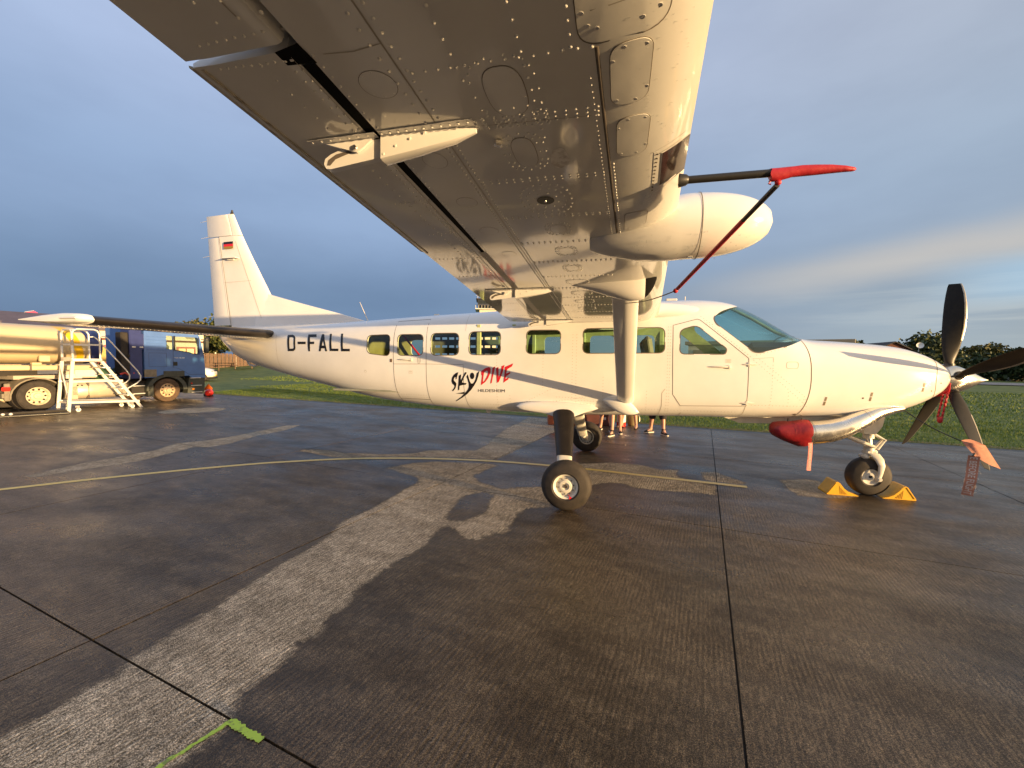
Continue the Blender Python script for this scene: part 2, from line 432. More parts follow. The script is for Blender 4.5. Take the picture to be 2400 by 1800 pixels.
D_dry_A=[(-2.22,-5.62),(-2.19,-5.49),(-2.18,-5.29),(-2.17,-5.22),(-2.23,-4.98),(-2.23,-4.74),(-2.23,-4.48),(-2.24,-4.36),(-2.26,-4.15),(-2.25,-3.68),(-2.25,-3.19),(-2.37,-2.94),(-2.33,-2.63),(-2.28,-2.29),(-2.29,-1.92),(-2.29,-1.65),(-2.28,-1.24),(-2.37,-1.0),(-2.74,-0.83),(-3.16,-0.61),(-3.0,-0.35),(-2.89,-0.14),(-2.54,0.06),(-1.66,0.16),(-1.41,0.11),(-1.55,-0.32),(-1.62,-0.64),(-1.41,-0.98),(-1.24,-1.05),(-0.98,-1.21),(-0.71,-1.02),(-0.45,-0.94),(-0.28,-1.28),(-0.21,-1.74),(-0.45,-1.85),(-0.57,-2.09),(-0.53,-2.68),(-0.66,-2.68),(-0.75,-2.95),(-0.92,-2.94),(-1.2,-2.57),(-1.27,-2.86),(-1.23,-3.19),(-1.34,-3.57),(-1.35,-3.79),(-1.41,-4.06),(-1.34,-4.27),(-1.36,-4.42),(-1.32,-4.54),(-1.36,-4.72),(-1.32,-4.9),(-1.36,-5.04),(-1.35,-5.14),(-1.27,-5.25),(-1.24,-5.3),(-1.31,-5.53),(-1.33,-5.6),(-1.71,-5.87),(-2.08,-6.05),(-2.45,-5.97)]
D_dry_Ah=[(-1.38,-2.24),(-1.39,-1.6),(-1.2,-1.39),(-1.04,-1.5),(-0.94,-2.03),(-1.02,-2.37),(-1.19,-2.57),(-1.33,-2.42)]
D_dry_B=[(-5.52,0.1),(-5.3,0.33),(-4.96,0.28),(-4.53,0.19),(-4.17,0.25),(-3.63,0.34),(-3.24,0.54),(-3.14,0.85),(-2.84,1.01),(-2.18,1.18),(-2.15,1.73),(-2.26,2.72),(-2.33,4.42),(-2.23,5.15),(-2.23,6.85),(-2.14,7.2),(-1.16,6.91),(-0.91,4.26),(-1.07,3.63),(-1.22,2.59),(-1.45,1.27),(-1.56,0.55),(-1.64,0.38),(-2.02,0.45),(-2.65,0.31),(-3.26,0.12),(-3.84,-0.11),(-4.26,-0.19),(-4.65,-0.16),(-5.16,-0.01)]
D_dry_C=[(-7.98,-2.66),(-8.08,-2.41),(-8.18,-1.77),(-8.16,-1.2),(-8.13,-0.7),(-8.43,-0.06),(-8.12,0.41),(-8.07,0.93),(-8.11,1.85),(-8.15,2.66),(-7.86,2.9),(-7.58,2.03),(-7.58,1.09),(-7.36,0.28),(-7.44,-0.17),(-7.72,-0.26),(-7.58,-0.82),(-7.46,-1.43),(-7.59,-1.81),(-7.7,-2.15),(-7.75,-2.5)]
D_dry_D=[(-0.07,0.63),(0.49,0.89),(1.01,0.87),(1.3,0.59),(1.61,0.75),(1.52,0.23),(1.78,-0.03),(2.01,-0.15),(1.91,-0.64),(1.62,-0.59),(1.19,-0.63),(0.81,-0.57),(0.68,-0.42),(0.41,-0.44),(0.21,-0.68),(0.1,-0.05)]
D_dry_E=[(1.95,0.66),(2.2,0.73),(2.51,0.18),(2.44,0.03),(2.12,0.07),(1.91,0.14)]
D_dry_F=[(3.08,0.49),(3.61,0.68),(3.73,0.23),(3.91,0.0),(3.76,-0.2),(3.34,-0.35),(3.03,-0.36),(3.01,0.08)]
D_dry_H=[(-6.56,0.14),(-6.53,0.25),(-6.33,0.22),(-6.33,0.12)]
D_dry_I=[(-14.15,3.63),(-14.57,4.44),(-14.41,5.14),(-13.63,5.49),(-12.98,5.29),(-12.64,4.51),(-12.93,3.94),(-13.28,3.47)]
# x, ztop, zbot, halfwidth, zmid, ntop, nbot
FUS=np.array([
(-7.24,2.42,2.19,.05,2.30,2.2,2.2),
(-7.00,2.43,1.98,.15,2.26,2.3,2.2),
(-6.75,2.435,1.825,.225,2.20,2.4,2.3),
(-6.45,2.44,1.715,.30,2.14,2.5,2.4),
(-5.95,2.45,1.60,.42,2.06,2.6,2.6),
(-5.35,2.46,1.475,.53,1.98,2.8,2.8),
(-4.55,2.475,1.325,.655,1.92,3.0,3.0),
(-3.90,2.49,1.20,.735,1.90,3.2,3.1),
(-3.40,2.515,1.12,.775,1.88,3.4,3.2),
(-2.90,2.54,1.075,.80,1.86,3.6,3.4),
(-2.30,2.57,1.035,.812,1.84,3.8,3.7),
(-1.60,2.60,1.01,.82,1.84,3.9,4.0),
(-0.80,2.64,1.00,.82,1.84,3.9,4.2),
(0.20,2.68,1.01,.82,1.84,3.9,4.4),
(1.00,2.72,1.03,.82,1.84,3.8,4.4),
(1.55,2.73,1.045,.82,1.84,3.6,4.4),
(1.85,2.715,1.05,.815,1.84,3.3,4.4),
(2.05,2.68,1.052,.81,1.84,3.1,4.3),
(2.20,2.625,1.056,.805,1.84,2.9,4.2),
(2.45,2.495,1.064,.79,1.82,2.7,4.0),
(2.70,2.335,1.074,.765,1.80,2.6,3.8),
(2.90,2.205,1.085,.735,1.78,2.7,3.6),
(3.05,2.165,1.09,.71,1.75,2.8,3.4),
(3.40,2.142,1.09,.66,1.73,2.7,3.2),
(3.80,2.112,1.12,.595,1.71,2.5,3.0),
(4.15,2.07,1.19,.53,1.70,2.3,2.8),
(4.40,2.00,1.285,.46,1.69,2.2,2.6),
(4.57,1.92,1.375,.385,1.68,2.1,2.4),
(4.67,1.855,1.44,.315,1.67,2.0,2.2),
(4.715,1.81,1.485,.26,1.66,2.0,2.1),
])
def pchip(xs,ys,x):
    xs=np.asarray(xs,float); ys=np.asarray(ys,float); x=np.atleast_1d(np.asarray(x,float))
    h=np.diff(xs); d=np.diff(ys)/h; m=np.zeros_like(ys)
    for i in range(1,len(xs)-1):
        if d[i-1]*d[i]>0:
            w1=2*h[i]+h[i-1]; w2=h[i]+2*h[i-1]; m[i]=(w1+w2)/(w1/d[i-1]+w2/d[i])
    m[0]=d[0]; m[-1]=d[-1]
    i=np.clip(np.searchsorted(xs,x)-1,0,len(xs)-2); t=(x-xs[i])/h[i]
    return (ys[i]*(1+2*t)*(1-t)**2+h[i]*m[i]*t*(1-t)**2+ys[i+1]*t*t*(3-2*t)+h[i]*m[i+1]*t*t*(t-1))
def sec(x): return [pchip(FUS[:,0],FUS[:,k],x) for k in range(1,7)]
def yside(x,z):
    x=np.atleast_1d(x); z=np.atleast_1d(z)
    zt,zb,w,zm,nt,nb=sec(x)
    up=z>=zm
    r=np.where(up,(z-zm)/(zt-zm),(zm-z)/(zm-zb)); n=np.where(up,nt,nb)
    return w*(1-np.clip(r,0,.999)**n)**(1/n)

# ------------------------------------------------------------------ apron of concrete slabs
SA = -0.1834                                   # heading of the slab joints
D1 = Vector((math.cos(SA), math.sin(SA), 0)); D2 = Vector((-math.sin(SA), math.cos(SA), 0))
def uv2(u, v, z=0.0): return D1 * u + D2 * v + Vector((0, 0, z))
U0, DU, V0, DV = -1.685, 3.71, -1.57, 3.84
V_EDGE = 6.42

DRY = [D_dry_A, D_dry_B, D_dry_C, D_dry_D, D_dry_E, D_dry_F, D_dry_H, D_dry_I]
WET = [D_dry_Ah]
def poly_sdf(P, poly):
    """signed distance of points (n,2) to polygon, positive inside"""
    A = np.array(poly); B = np.roll(A, -1, 0)
    d = np.full(len(P), 1e9); ins = np.zeros(len(P), bool)
    for a, b in zip(A, B):
        e = b - a; w = P - a
        t = np.clip((w @ e) / max(e @ e, 1e-12), 0, 1)
        d = np.minimum(d, np.linalg.norm(w - t[:, None] * e, axis=1))
        c = ((a[1] > P[:, 1]) != (b[1] > P[:, 1]))
        with np.errstate(divide='ignore', invalid='ignore'):
            xi = (b[0] - a[0]) * (P[:, 1] - a[1]) / (b[1] - a[1] if b[1] != a[1] else 1e-12) + a[0]
        ins ^= c & (P[:, 0] < xi)
    return np.where(ins, d, -d)
def dry_field(P):
    s = np.full(len(P), -9.0)
    for q in DRY: s = np.maximum(s, poly_sdf(P, q))
    for q in WET: s = np.minimum(s, -poly_sdf(P, q))
    return s

def concrete():
    mt, nt, b = nodes_of('wet_brushed_concrete')
    N, Lk = nt.nodes, nt.links
    geo = N.new('ShaderNodeNewGeometry')
    def mapping(sc, rot=-SA):
        mp = N.new('ShaderNodeMapping'); mp.vector_type = 'TEXTURE'
        mp.inputs['Rotation'].default_value = (0, 0, -rot); mp.inputs['Scale'].default_value = sc
        Lk.new(geo.outputs['Position'], mp.inputs[0]); return mp.outputs[0]
    def noise(vec, scale, det=4, rough=0.55):
        n = N.new('ShaderNodeTexNoise'); n.inputs['Scale'].default_value = scale; n.inputs['Detail'].default_value = det
        n.inputs['Roughness'].default_value = rough; Lk.new(vec, n.inputs[0]); return n.outputs[0]
    def mth(op, a, b_=None, c=None, clamp=False):
        n = N.new('ShaderNodeMath'); n.operation = op; n.use_clamp = clamp
        for i, v in enumerate((a, b_, c)):
            if v is None: continue
            if isinstance(v, (int, float)): n.inputs[i].default_value = v
            else: Lk.new(v, n.inputs[i])
        return n.outputs[0]
    def mr(v, a, b_, c, d, smooth=True):
        n = N.new('ShaderNodeMapRange'); n.interpolation_type = 'SMOOTHSTEP' if smooth else 'LINEAR'
        for i, x in enumerate((a, b_, c, d)): n.inputs[i + 1].default_value = x
        Lk.new(v, n.inputs[0]); return n.outputs[0]
    def mix(f, a, b_, mode='MIX'):
        n = N.new('ShaderNodeMix'); n.data_type = 'RGBA'; n.blend_type = mode
        if isinstance(f, (int, float)): n.inputs[0].default_value = f
        else: Lk.new(f, n.inputs[0])
        for i, v in ((6, a), (7, b_)):
            if isinstance(v, tuple): n.inputs[i].default_value = (*v, 1)
            else: Lk.new(v, n.inputs[i])
        return n.outputs[2]
    P = geo.outputs['Position']
    at = N.new('ShaderNodeAttribute'); at.attribute_name = 'dry'
    n_e = noise(P, 3.0, 6, 0.62); n_f = noise(P, 22.0, 3, 0.6)
    sd = mth('ADD', at.outputs['Fac'], mth('MULTIPLY', mth('SUBTRACT', n_e, 0.5), 0.15))
    sd = mth('ADD', sd, mth('MULTIPLY', mth('SUBTRACT', n_f, 0.5), 0.12))
    dry = mr(sd, -0.035, 0.035, 0, 1)
    halo = mr(sd, -0.25, 0.0, 0, 1)
    big = noise(P, 0.55, 5, 0.6); mid = noise(mapping((1.0, 0.45, 1.0)), 2.4, 5, 0.65)
    spk = noise(P, 120.0, 2, 0.7); grit = noise(mapping((1.0, 1.7, 1.0)), 46.0, 5, 0.8)
    groove = noise(mapping((0.022, 0.13, 1.0)), 1.0, 3, 0.65)
    # broom grooves, running along the long joints
    sepu = N.new('ShaderNodeSeparateXYZ'); Lk.new(mapping((1.0, 1.0, 1.0)), sepu.inputs[0])
    wob = noise(mapping((0.09, 0.5, 1.0)), 1.0, 3, 0.6)
    ph = mth('ADD', mth('MULTIPLY', sepu.outputs[0], 2 * math.pi / 0.031), mth('MULTIPLY', wob, 4.0))
    rib = mth('MULTIPLY_ADD', mth('SINE', ph), 0.5, 0.5)
    amp = mr(noise(P, 1.3, 3, 0.6), 0.35, 0.65, 0.15, 1.0)
    gr = mth('ADD', mth('MULTIPLY', mr(groove, 0.38, 0.62, 0, 1), 0.55), mth('MULTIPLY', mth('MULTIPLY', rib, amp), 0.55))
    fleck = mr(noise(P, 170.0, 1, 0.5), 0.54, 0.64, 0.0, 1.0)
    wetc = mix(mr(big, 0.32, 0.68, 0, 1), (0.036, 0.0245, 0.0135), (0.084, 0.059, 0.034))
    wetc = mix(mr(mid, 0.35, 0.72, 0, 0.7), wetc, (0.125, 0.092, 0.056))
    dryc = mix(mr(mid, 0.3, 0.7, 0, 1), (0.225, 0.186, 0.136), (0.33, 0.278, 0.208))
    col = mix(dry, wetc, dryc)
    sp = mr(spk, 0.36, 0.72, 0.45, 2.0)
    sp2 = mth('MULTIPLY', sp, mr(grit, 0.34, 0.68, 0.52, 1.60))
    sp2 = mth('MULTIPLY', sp2, mr(gr, 0, 1, 0.50, 1.38))
    sp2 = mth('ADD', sp2, mth('MULTIPLY', fleck, 1.6))
    cc = N.new('ShaderNodeCombineColor')
    for i in range(3): Lk.new(sp2, cc.inputs[i])
    col = mix(1.0, col, cc.outputs[0], 'MULTIPLY')
    edge = mth('MULTIPLY', halo, mth('SUBTRACT', 1.0, dry))
    col = mix(mth('MULTIPLY', edge, 0.30), col, (0.020, 0.016, 0.012))
    Lk.new(col, b.inputs['Base Color'])
    film = noise(mapping((1.0, 0.5, 1.0)), 0.7, 4, 0.55)
    wr = mr(film, 0.30, 0.70, 0.24, 0.50)
    rough = mth('ADD', wr, mth('MULTIPLY', dry, 0.45), clamp=True)
    Lk.new(rough, b.inputs['Roughness'])
    Lk.new(mth('MULTIPLY_ADD', dry, -0.14, 0.32), b.inputs['Specular IOR Level'])
    h = mth('ADD', mth('MULTIPLY', gr, 0.75), mth('MULTIPLY', grit, 1.0))
    h = mth('ADD', h, mth('MULTIPLY', spk, 0.4))
    bp = N.new('ShaderNodeBump'); bp.inputs['Distance'].default_value = 0.008
    Lk.new(mth('MULTIPLY_ADD', dry, 0.15, 0.40), bp.inputs['Strength'])
    Lk.new(h, bp.inputs['Height']); Lk.new(bp.outputs[0], b.inputs['Normal'])
    return mt
M['concrete'] = concrete()
M['joint'] = pmat('joint_filler', (0.012, 0.010, 0.009), 0.7, var=0.3, vscale=20)
M['asphalt'] = pmat('wet_asphalt_edge', (0.028, 0.025, 0.023), 0.42, var=0.3, vscale=9, bump=0.4, bscale=50)
M['far_ground'] = pmat('far_ground', (0.06, 0.075, 0.03), 0.9, var=0.3, vscale=0.2)
M['path'] = pmat('grey_taxiway', (0.21, 0.20, 0.19), 0.6, var=0.15, vscale=0.6)

b_ = MB()
for (u0, u1, v0, v1) in ((-60, 60, -60, V_EDGE),):
    b_.add([uv2(u0, v0, -.02), uv2(u1, v0, -.02), uv2(u1, v1, -.02), uv2(u0, v1, -.02)], [(0, 1, 2, 3)])
apron = tag(b_.build('apron', M['joint'], angle=0), kind='structure')

rnd = random.Random(4)
def slab(k, m):
    u0 = U0 + DU * k + .0065; u1 = U0 + DU * (k + 1) - .0065
    v0 = V0 + DV * m + .0065; v1 = V0 + DV * (m + 1) - .0065
    near = abs((u0 + u1) / 2) < 11 and v0 < 8 and v1 > -9.5
    n = 44 if near else 6
    dz = rnd.uniform(-.0012, .0012)
    us = np.linspace(u0, u1, n + 1); vs_ = np.linspace(v0, v1, n + 1)
    P = np.array([[u, v] for v in vs_ for u in us])
    W = np.stack([P[:, 0] * D1.x + P[:, 1] * D2.x, P[:, 0] * D1.y + P[:, 1] * D2.y], 1)
    f = [(j * (n + 1) + i, j * (n + 1) + i + 1, (j + 1) * (n + 1) + i + 1, (j + 1) * (n + 1) + i) for j in range(n) for i in range(n)]
    verts = [(w[0], w[1], dz) for w in W]
    k0 = len(verts)
    for (u, v) in ((u0, v0), (u1, v0), (u1, v1), (u0, v1)):
        q = uv2(u, v); verts.append((q.x, q.y, dz)); verts.append((q.x, q.y, -.03))
    for a in range(4):
        b = (a + 1) % 4; f.append((k0 + 2 * a, k0 + 2 * a + 1, k0 + 2 * b + 1, k0 + 2 * b))
    me = bpy.data.meshes.new('concrete_slab'); me.from_pydata(verts, [], f); me.materials.append(M['concrete'])
    A = me.attributes.new('dry', 'FLOAT', 'POINT')
    Wf = np.array([(q[0], q[1]) for q in verts])
    A.data.foreach_set('value', dry_field(Wf).astype(np.float32))
    me.update()
    link('concrete_slab', me, apron)
for m_ in range(-3, 2):
    for k_ in range(-8, 8): slab(k_, m_)
# the narrow closing strip of asphalt at the grass
b_ = MB(); v0 = V0 + DV * 2 + .006
for k_ in range(-10, 12):
    u0 = U0 + DU * k_; u1 = u0 + DU - .01
    b_.add([uv2(u0, v0, -.004), uv2(u1, v0, -.004), uv2(u1, V_EDGE, -.004), uv2(u0, V_EDGE, -.004)], [(0, 1, 2, 3)])
tag(b_.build('edge_strip', M['asphalt'], apron, angle=0))

# painted taxi line and the sprayed corner mark
def worn_paint(name, col, under, amount):
    mt, nt, b = nodes_of(name); N, Lk = nt.nodes, nt.links
    geo = N.new('ShaderNodeNewGeometry'); n = N.new('ShaderNodeTexNoise'); n.inputs['Scale'].default_value = 30; n.inputs['Detail'].default_value = 5
    n.inputs['Roughness'].default_value = 0.7
    Lk.new(geo.outputs['Position'], n.inputs[0])
    rp = N.new('ShaderNodeValToRGB'); e = rp.color_ramp.elements
    e[0].position = amount - .05; e[0].color = (*under, 1); e[1].position = amount + .05; e[1].color = (*col, 1)
    Lk.new(n.outputs[0], rp.inputs[0]); Lk.new(rp.outputs[0], b.inputs['Base Color'])
    b.inputs['Roughness'].default_value = 0.45
    return mt
M['line'] = worn_paint('yellow_line_paint', (0.80, 0.60, 0.17), (0.22, 0.18, 0.09), 0.34)
M['spray'] = worn_paint('green_spray_paint', (0.42, 0.62, 0.05), (0.20, 0.26, 0.05), 0.42)
YL = [(-9.4, -5.6), (-8.4, -4.3), (-7.44, -3.136), (-6.943, -2.52), (-6.245, -1.77), (-5.473, -1.06), (-5.002, -0.72), (-4.074, -.19), (-2.834, .2), (-1.643, .365), (-.543, .345), (.267, .262), (.949, .145), (1.581, .045), (2.45, -.09)]
def smooth_path(P, k=6):
    P = [Vector((*q, 0)) for q in P]; out = []
    for i in range(len(P) - 1):
        p0 = P[max(i - 1, 0)]; p1 = P[i]; p2 = P[i + 1]; p3 = P[min(i + 2, len(P) - 1)]
        for j in range(k):
            t = j / k
            out.append(.5 * ((2 * p1) + (p2 - p0) * t + (2 * p0 - 5 * p1 + 4 * p2 - p3) * t * t + (3 * p1 - p0 - 3 * p2 + p3) * t ** 3))
    return out + [P[-1]]
b_ = MB(); b_.strip(smooth_path(YL), Vector((0, 0, 1)), .115, lift=.0045)
tag(b_.build('taxi_line', M['line'], angle=0), kind='structure')
b_ = MB(); rnd = random.Random(7)
def ragged(a, b, w, z):
    a = Vector((*a, z)); b = Vector((*b, z)); t = (b - a).normalized(); s_ = Vector((-t.y, t.x, 0)); n = 26
    L_ = []; R_ = []
    for i in range(n + 1):
        q = a.lerp(b, i / n); L_.append(q + s_ * (w / 2 + rnd.uniform(-.006, .007))); R_.append(q - s_ * (w / 2 + rnd.uniform(-.006, .007)))
    b_.add(L_ + R_, [(i, i + 1, n + 2 + i, n + 1 + i) for i in range(n)])
ragged((-1.40, -5.66), (-1.262, -5.275), .022, .0045)
ragged((-1.275, -5.277), (-1.03, -5.325), .036, .0053)
tag(b_.build('corner_mark', M['spray'], angle=0), kind='structure')

# ------------------------------------------------------------------ grass
def ground_z(u, v):
    """height of the field: flat by the apron, rising gently towards the far left"""
    a = min(1, max(0, (v - 14) / 30)); a = a * a * (3 - 2 * a)
    l = min(1, max(0, (-u - 14) / 26)); l = l * l * (3 - 2 * l)
    return -.035 + a * (0.35 + 1.75 * l) + .10 * min(1, max(0, (v - V_EDGE) / 2.0))
def gz(x, y):
    q = Vector((x, y, 0)); return ground_z(q.dot(D1), q.dot(D2))
def grass_mat(name, c0, c1, c2, scale):
    mt, nt, b = nodes_of(name); N, Lk = nt.nodes, nt.links
    geo = N.new('ShaderNodeNewGeometry'); n = N.new('ShaderNodeTexNoise'); n.inputs['Scale'].default_value = scale
    n.inputs['Detail'].default_value = 8; n.inputs['Roughness'].default_value = .68
    Lk.new(geo.outputs['Position'], n.inputs[0])
    rp = N.new('ShaderNodeValToRGB'); e = rp.color_ramp.elements; e.new(.5)
    for k, (p_, c) in enumerate(((.32, c0), (.5, c1), (.68, c2))): e[k].position = p_; e[k].color = (*c, 1)
    Lk.new(n.outputs[0], rp.inputs[0]); Lk.new(rp.outputs[0], b.inputs['Base Color'])
    b.inputs['Roughness'].default_value = 0.7; b.inputs['Specular IOR Level'].default_value = .25
    return mt
M['turf'] = grass_mat('turf', (0.075, 0.105, 0.018), (0.13, 0.165, 0.030), (0.20, 0.215, 0.055), 1.1)
M['blade'] = grass_mat('grass_blades', (0.085, 0.135, 0.018), (0.15, 0.215, 0.030), (0.26, 0.28, 0.070), 1.6)
b_ = MB()
us = [-700, -300, -150, -90] + list(np.arange(-70, 71, 3.5)) + [90, 150, 300, 700]
vs_ = [V_EDGE - .02, V_EDGE + .1, 6.8, 7.4, 8.4] + list(np.arange(10, 60, 3.0)) + [64, 80, 110, 160, 300, 900]
for v in vs_:
    for u in us: b_.v.append(tuple(uv2(u, v, ground_z(u, v) + (.0 if v < 6.6 else .02 * math.sin(u * 1.3) * math.cos(v * .9)))))
n = len(us)
for j in range(len(vs_) - 1):
    for i in range(n - 1): b_.f.append([j * n + i, j * n + i + 1, (j + 1) * n + i + 1, (j + 1) * n + i]); b_.mi.append(0)
tag(b_.build('grass_field', M['turf']), kind='structure')
b_ = MB(); b_.add([(-900, -900, -.3), (900, -900, -.3), (900, 900, -.3), (-900, 900, -.3)], [(0, 1, 2, 3)])
tag(b_.build('ground', M['far_ground'], angle=0), kind='structure')
# taxiway strip far right
b_ = MB()
for a, e in (((20, 42.4), (20, 46.9)),):
    q = []
    for (x, y) in ((10, 42.9), (80, 20.0), (80, 29.0), (10, 51.0)): q.append((x, y, gz(x, y) + .055))
    n = 20; L1 = [Vector(q[0]).lerp(Vector(q[1]), i / n) for i in range(n + 1)]; L2 = [Vector(q[3]).lerp(Vector(q[2]), i / n) for i in range(n + 1)]
    for L_ in (L1, L2):
        for p_ in L_: p_.z = gz(p_.x, p_.y) + .06
    b_.add(L1 + L2, [(i, i + 1, n + 2 + i, n + 1 + i) for i in range(n)])
tag(b_.build('taxiway', M['path'], angle=0), kind='structure')

def grass_blades():
    rs = np.random.RandomState(3); vs = []; fs = []
    def patch(u0, u1, v0, v1, dens, h, w):
        k = int((u1 - u0) * (v1 - v0) * dens)
        u = rs.uniform(u0, u1, k); v = rs.uniform(v0, v1, k); a = rs.uniform(0, math.pi, k); hh = h * rs.uniform(.45, 1.25, k)
        lx = rs.normal(0, .45, k) * hh; ly = rs.normal(0, .45, k) * hh
        for i in range(k):
            z = ground_z(u[i], v[i]); q = D1 * u[i] + D2 * v[i]; o = len(vs); ca, sa = math.cos(a[i]) * w / 2, math.sin(a[i]) * w / 2
            vs.extend(((q.x - ca, q.y - sa, z), (q.x + ca, q.y + sa, z), (q.x + lx[i], q.y + ly[i], z + hh[i]))); fs.append((o, o + 1, o + 2))
    patch(-22, 15, V_EDGE - .03, V_EDGE + .5, 900, .05, .012)
    patch(-22, 15, V_EDGE + .5, 10, 520, .055, .014)
    patch(-24, 20, 10, 16, 170, .06, .022)
    patch(-34, 26, 16, 30, 40, .07, .05)
    me = bpy.data.meshes.new('grass'); me.from_pydata(vs, [], fs); me.materials.append(M['blade']); me.update()
    tag(link('grass', me), kind='stuff')
grass_blades()
def verge():
    # dead straw along the apron edge
    rs = np.random.RandomState(8); vs = []; fs = []
    for i in range(9000):
        u = rs.uniform(-22, 14); v = V_EDGE + abs(rs.normal(0, .09)) - .04; a = rs.uniform(0, math.pi); l = rs.uniform(.03, .09); z = -.03 + rs.uniform(.02, .06)
        q = D1 * u + D2 * v; o = len(vs); d = Vector((math.cos(a), math.sin(a), 0)); s_ = Vector((-d.y, d.x, 0)) * .006
        vs.extend((tuple(q - s_ + Vector((0, 0, z))), tuple(q + s_ + Vector((0, 0, z))), tuple(q + d * l + Vector((0, 0, z + rs.uniform(0, .02)))))); fs.append((o, o + 1, o + 2))
    me = bpy.data.meshes.new('straw_litter'); me.from_pydata(vs, [], fs)
    me.materials.append(pmat('dead_straw', (0.26, 0.18, 0.10), 0.9, var=0.3, vscale=5)); me.update()
    tag(link('straw_litter', me), kind='stuff')
verge()

# ------------------------------------------------------------------ trees
def leaf_mat(name, a, b, c):
    mt, nt, bs = nodes_of(name); N, Lk = nt.nodes, nt.links
    geo = N.new('ShaderNodeNewGeometry'); rp = N.new('ShaderNodeValToRGB'); e = rp.color_ramp.elements; e.new(.5)
    for k, (p_, q) in enumerate(((0.1, a), (.5, b), (.95, c))): e[k].position = p_; e[k].color = (*q, 1)
    Lk.new(geo.outputs['Random Per Island'], rp.inputs[0]); Lk.new(rp.outputs[0], bs.inputs['Base Color'])
    bs.inputs['Roughness'].default_value = .6; bs.inputs['Specular IOR Level'].default_value = .3
    return mt
M['leaf_dark'] = leaf_mat('dark_leaves', (0.024, 0.038, 0.013), (0.046, 0.064, 0.018), (0.080, 0.095, 0.028))
M['leaf_mid'] = leaf_mat('mid_green_leaves', (0.030, 0.045, 0.012), (0.055, 0.075, 0.018), (0.10, 0.105, 0.030))
M['leaf_gold'] = leaf_mat('yellowing_leaves', (0.045, 0.050, 0.012), (0.085, 0.085, 0.020), (0.13, 0.115, 0.030))
M['bark'] = pmat('bark', (0.055, 0.042, 0.030), 0.9, var=0.3, vscale=8)
def crown_mesh(seed, w, h, n, leaf, mat, flat=.55):
    rs = np.random.RandomState(seed); b = MB()
    blobs = []
    for i in range(14):
        a = rs.uniform(0, 2 * math.pi); r_ = rs.uniform(.1, .40) * w; z = rs.uniform(.12, .86)
        s_ = (1 - abs(z - .45) * 1.0)
        blobs.append((math.cos(a) * r_ * s_, math.sin(a) * r_ * s_, z * h, rs.uniform(.13, .24) * w))
    blobs.append((0, 0, .5 * h, .33 * w))
    for i in range(n):
        bx = blobs[rs.randint(len(blobs))]; d = rs.normal(0, 1, 3); d /= np.linalg.norm(d); rr = bx[3] * rs.uniform(.55, 1.08)
        c = np.array([bx[0], bx[1], bx[2]]) + d * rr * np.array([1, 1, flat + .2])
        if c[2] < .0: continue
        q = rs.normal(0, 1, 3); q /= np.linalg.norm(q); e = np.cross(q, d); e /= (np.linalg.norm(e) + 1e-9); g = np.cross(e, q); s_ = leaf * rs.uniform(.5, 1.3)
        b.add([c - e * s_ - g * s_ * .5, c + e * s_ * .2 - g * s_ * .8, c + e * s_ + g * s_ * .4, c - e * s_ * .1 + g * s_ * .9], [(0, 1, 2, 3)])
    return b.mesh('crown', mat, angle=0, recalc=False)
def trunk_mesh(seed, w, h, hb):
    rs = random.Random(seed); b = MB()
    b.tube([(0, 0, -.3), (.03 * w, 0, hb * .5), (0, .02 * w, hb), (0, 0, hb + h * .55)], [.032 * w, .026 * w, .022 * w, .008 * w], 8)
    for i in range(6):
        a = i * 1.05 + rs.uniform(-.3, .3); z = hb * rs.uniform(.7, 1.25); r_ = w * rs.uniform(.2, .36)
        b.tube([(0, 0, z), (math.cos(a) * r_ * .5, math.sin(a) * r_ * .5, z + h * .2), (math.cos(a) * r_, math.sin(a) * r_, z + h * .42)], [.013 * w, .009 * w, .003 * w], 6)
    return b.mesh('trunk', M['bark'], 60)
def tree(name, x, y, w, h, hb, seed, mat, label, cat='tree', n=1500, leaf=None, group=None, rz=0):
    t = empty(name, (x, y, gz(x, y)), rz, label, cat, group)
    c = link('crown', crown_mesh(seed, w, h, n, leaf or w * .035, M[mat]), t); c.location = (0, 0, hb * .75)
    link('trunk', trunk_mesh(seed, w, h, hb), t)
    return t
CP = CAM_P = Vector(((0.547501, -6.881252, 1.793892)))
def at(az, d): a = R(az); return CP.x + math.sin(a) * d, CP.y + math.cos(a) * d
x, y = at(30.0, 104); tree('oak_tree', x, y, 11.5, 6.8, 1.6, 11, 'leaf_dark', 'broad dark round-crowned tree directly behind the upright propeller blade', n=3200, leaf=.30)
x, y = at(24.4, 96); tree('small_tree', x, y, 6.6, 5.2, 1.8, 12, 'leaf_mid', 'small loose-crowned green tree at the end of the flat hangar roof', n=1500, leaf=.24)
x, y = at(26.3, 92); tree('small_tree', x, y, 7.5, 3.4, 1.0, 13, 'leaf_mid', 'low bushy tree between the hangar roof and the gabled house', n=1500, leaf=.24)
x, y = at(34.6, 92); tree('small_tree', x, y, 7.5, 4.3, .9, 14, 'leaf_gold', 'pale green thin-crowned tree above the dark hedge by the propeller', n=1500, leaf=.22)
x, y = at(33.2, 120); tree('small_tree', x, y, 9.5, 4.4, .8, 15, 'leaf_dark', 'low dark tree seen between two propeller blades', n=1500, leaf=.30)
x, y = at(38.2, 118); tree('small_tree', x, y, 10, 4.2, .8, 16, 'leaf_dark', 'dark tree beyond the propeller at the far edge of the field', n=1500, leaf=.3)
x, y = at(21.3, 130); tree('small_tree', x, y, 7, 5.6, 1.9, 17, 'leaf_dark', 'tree top just showing over the flat hangar roof', n=900, leaf=.3)
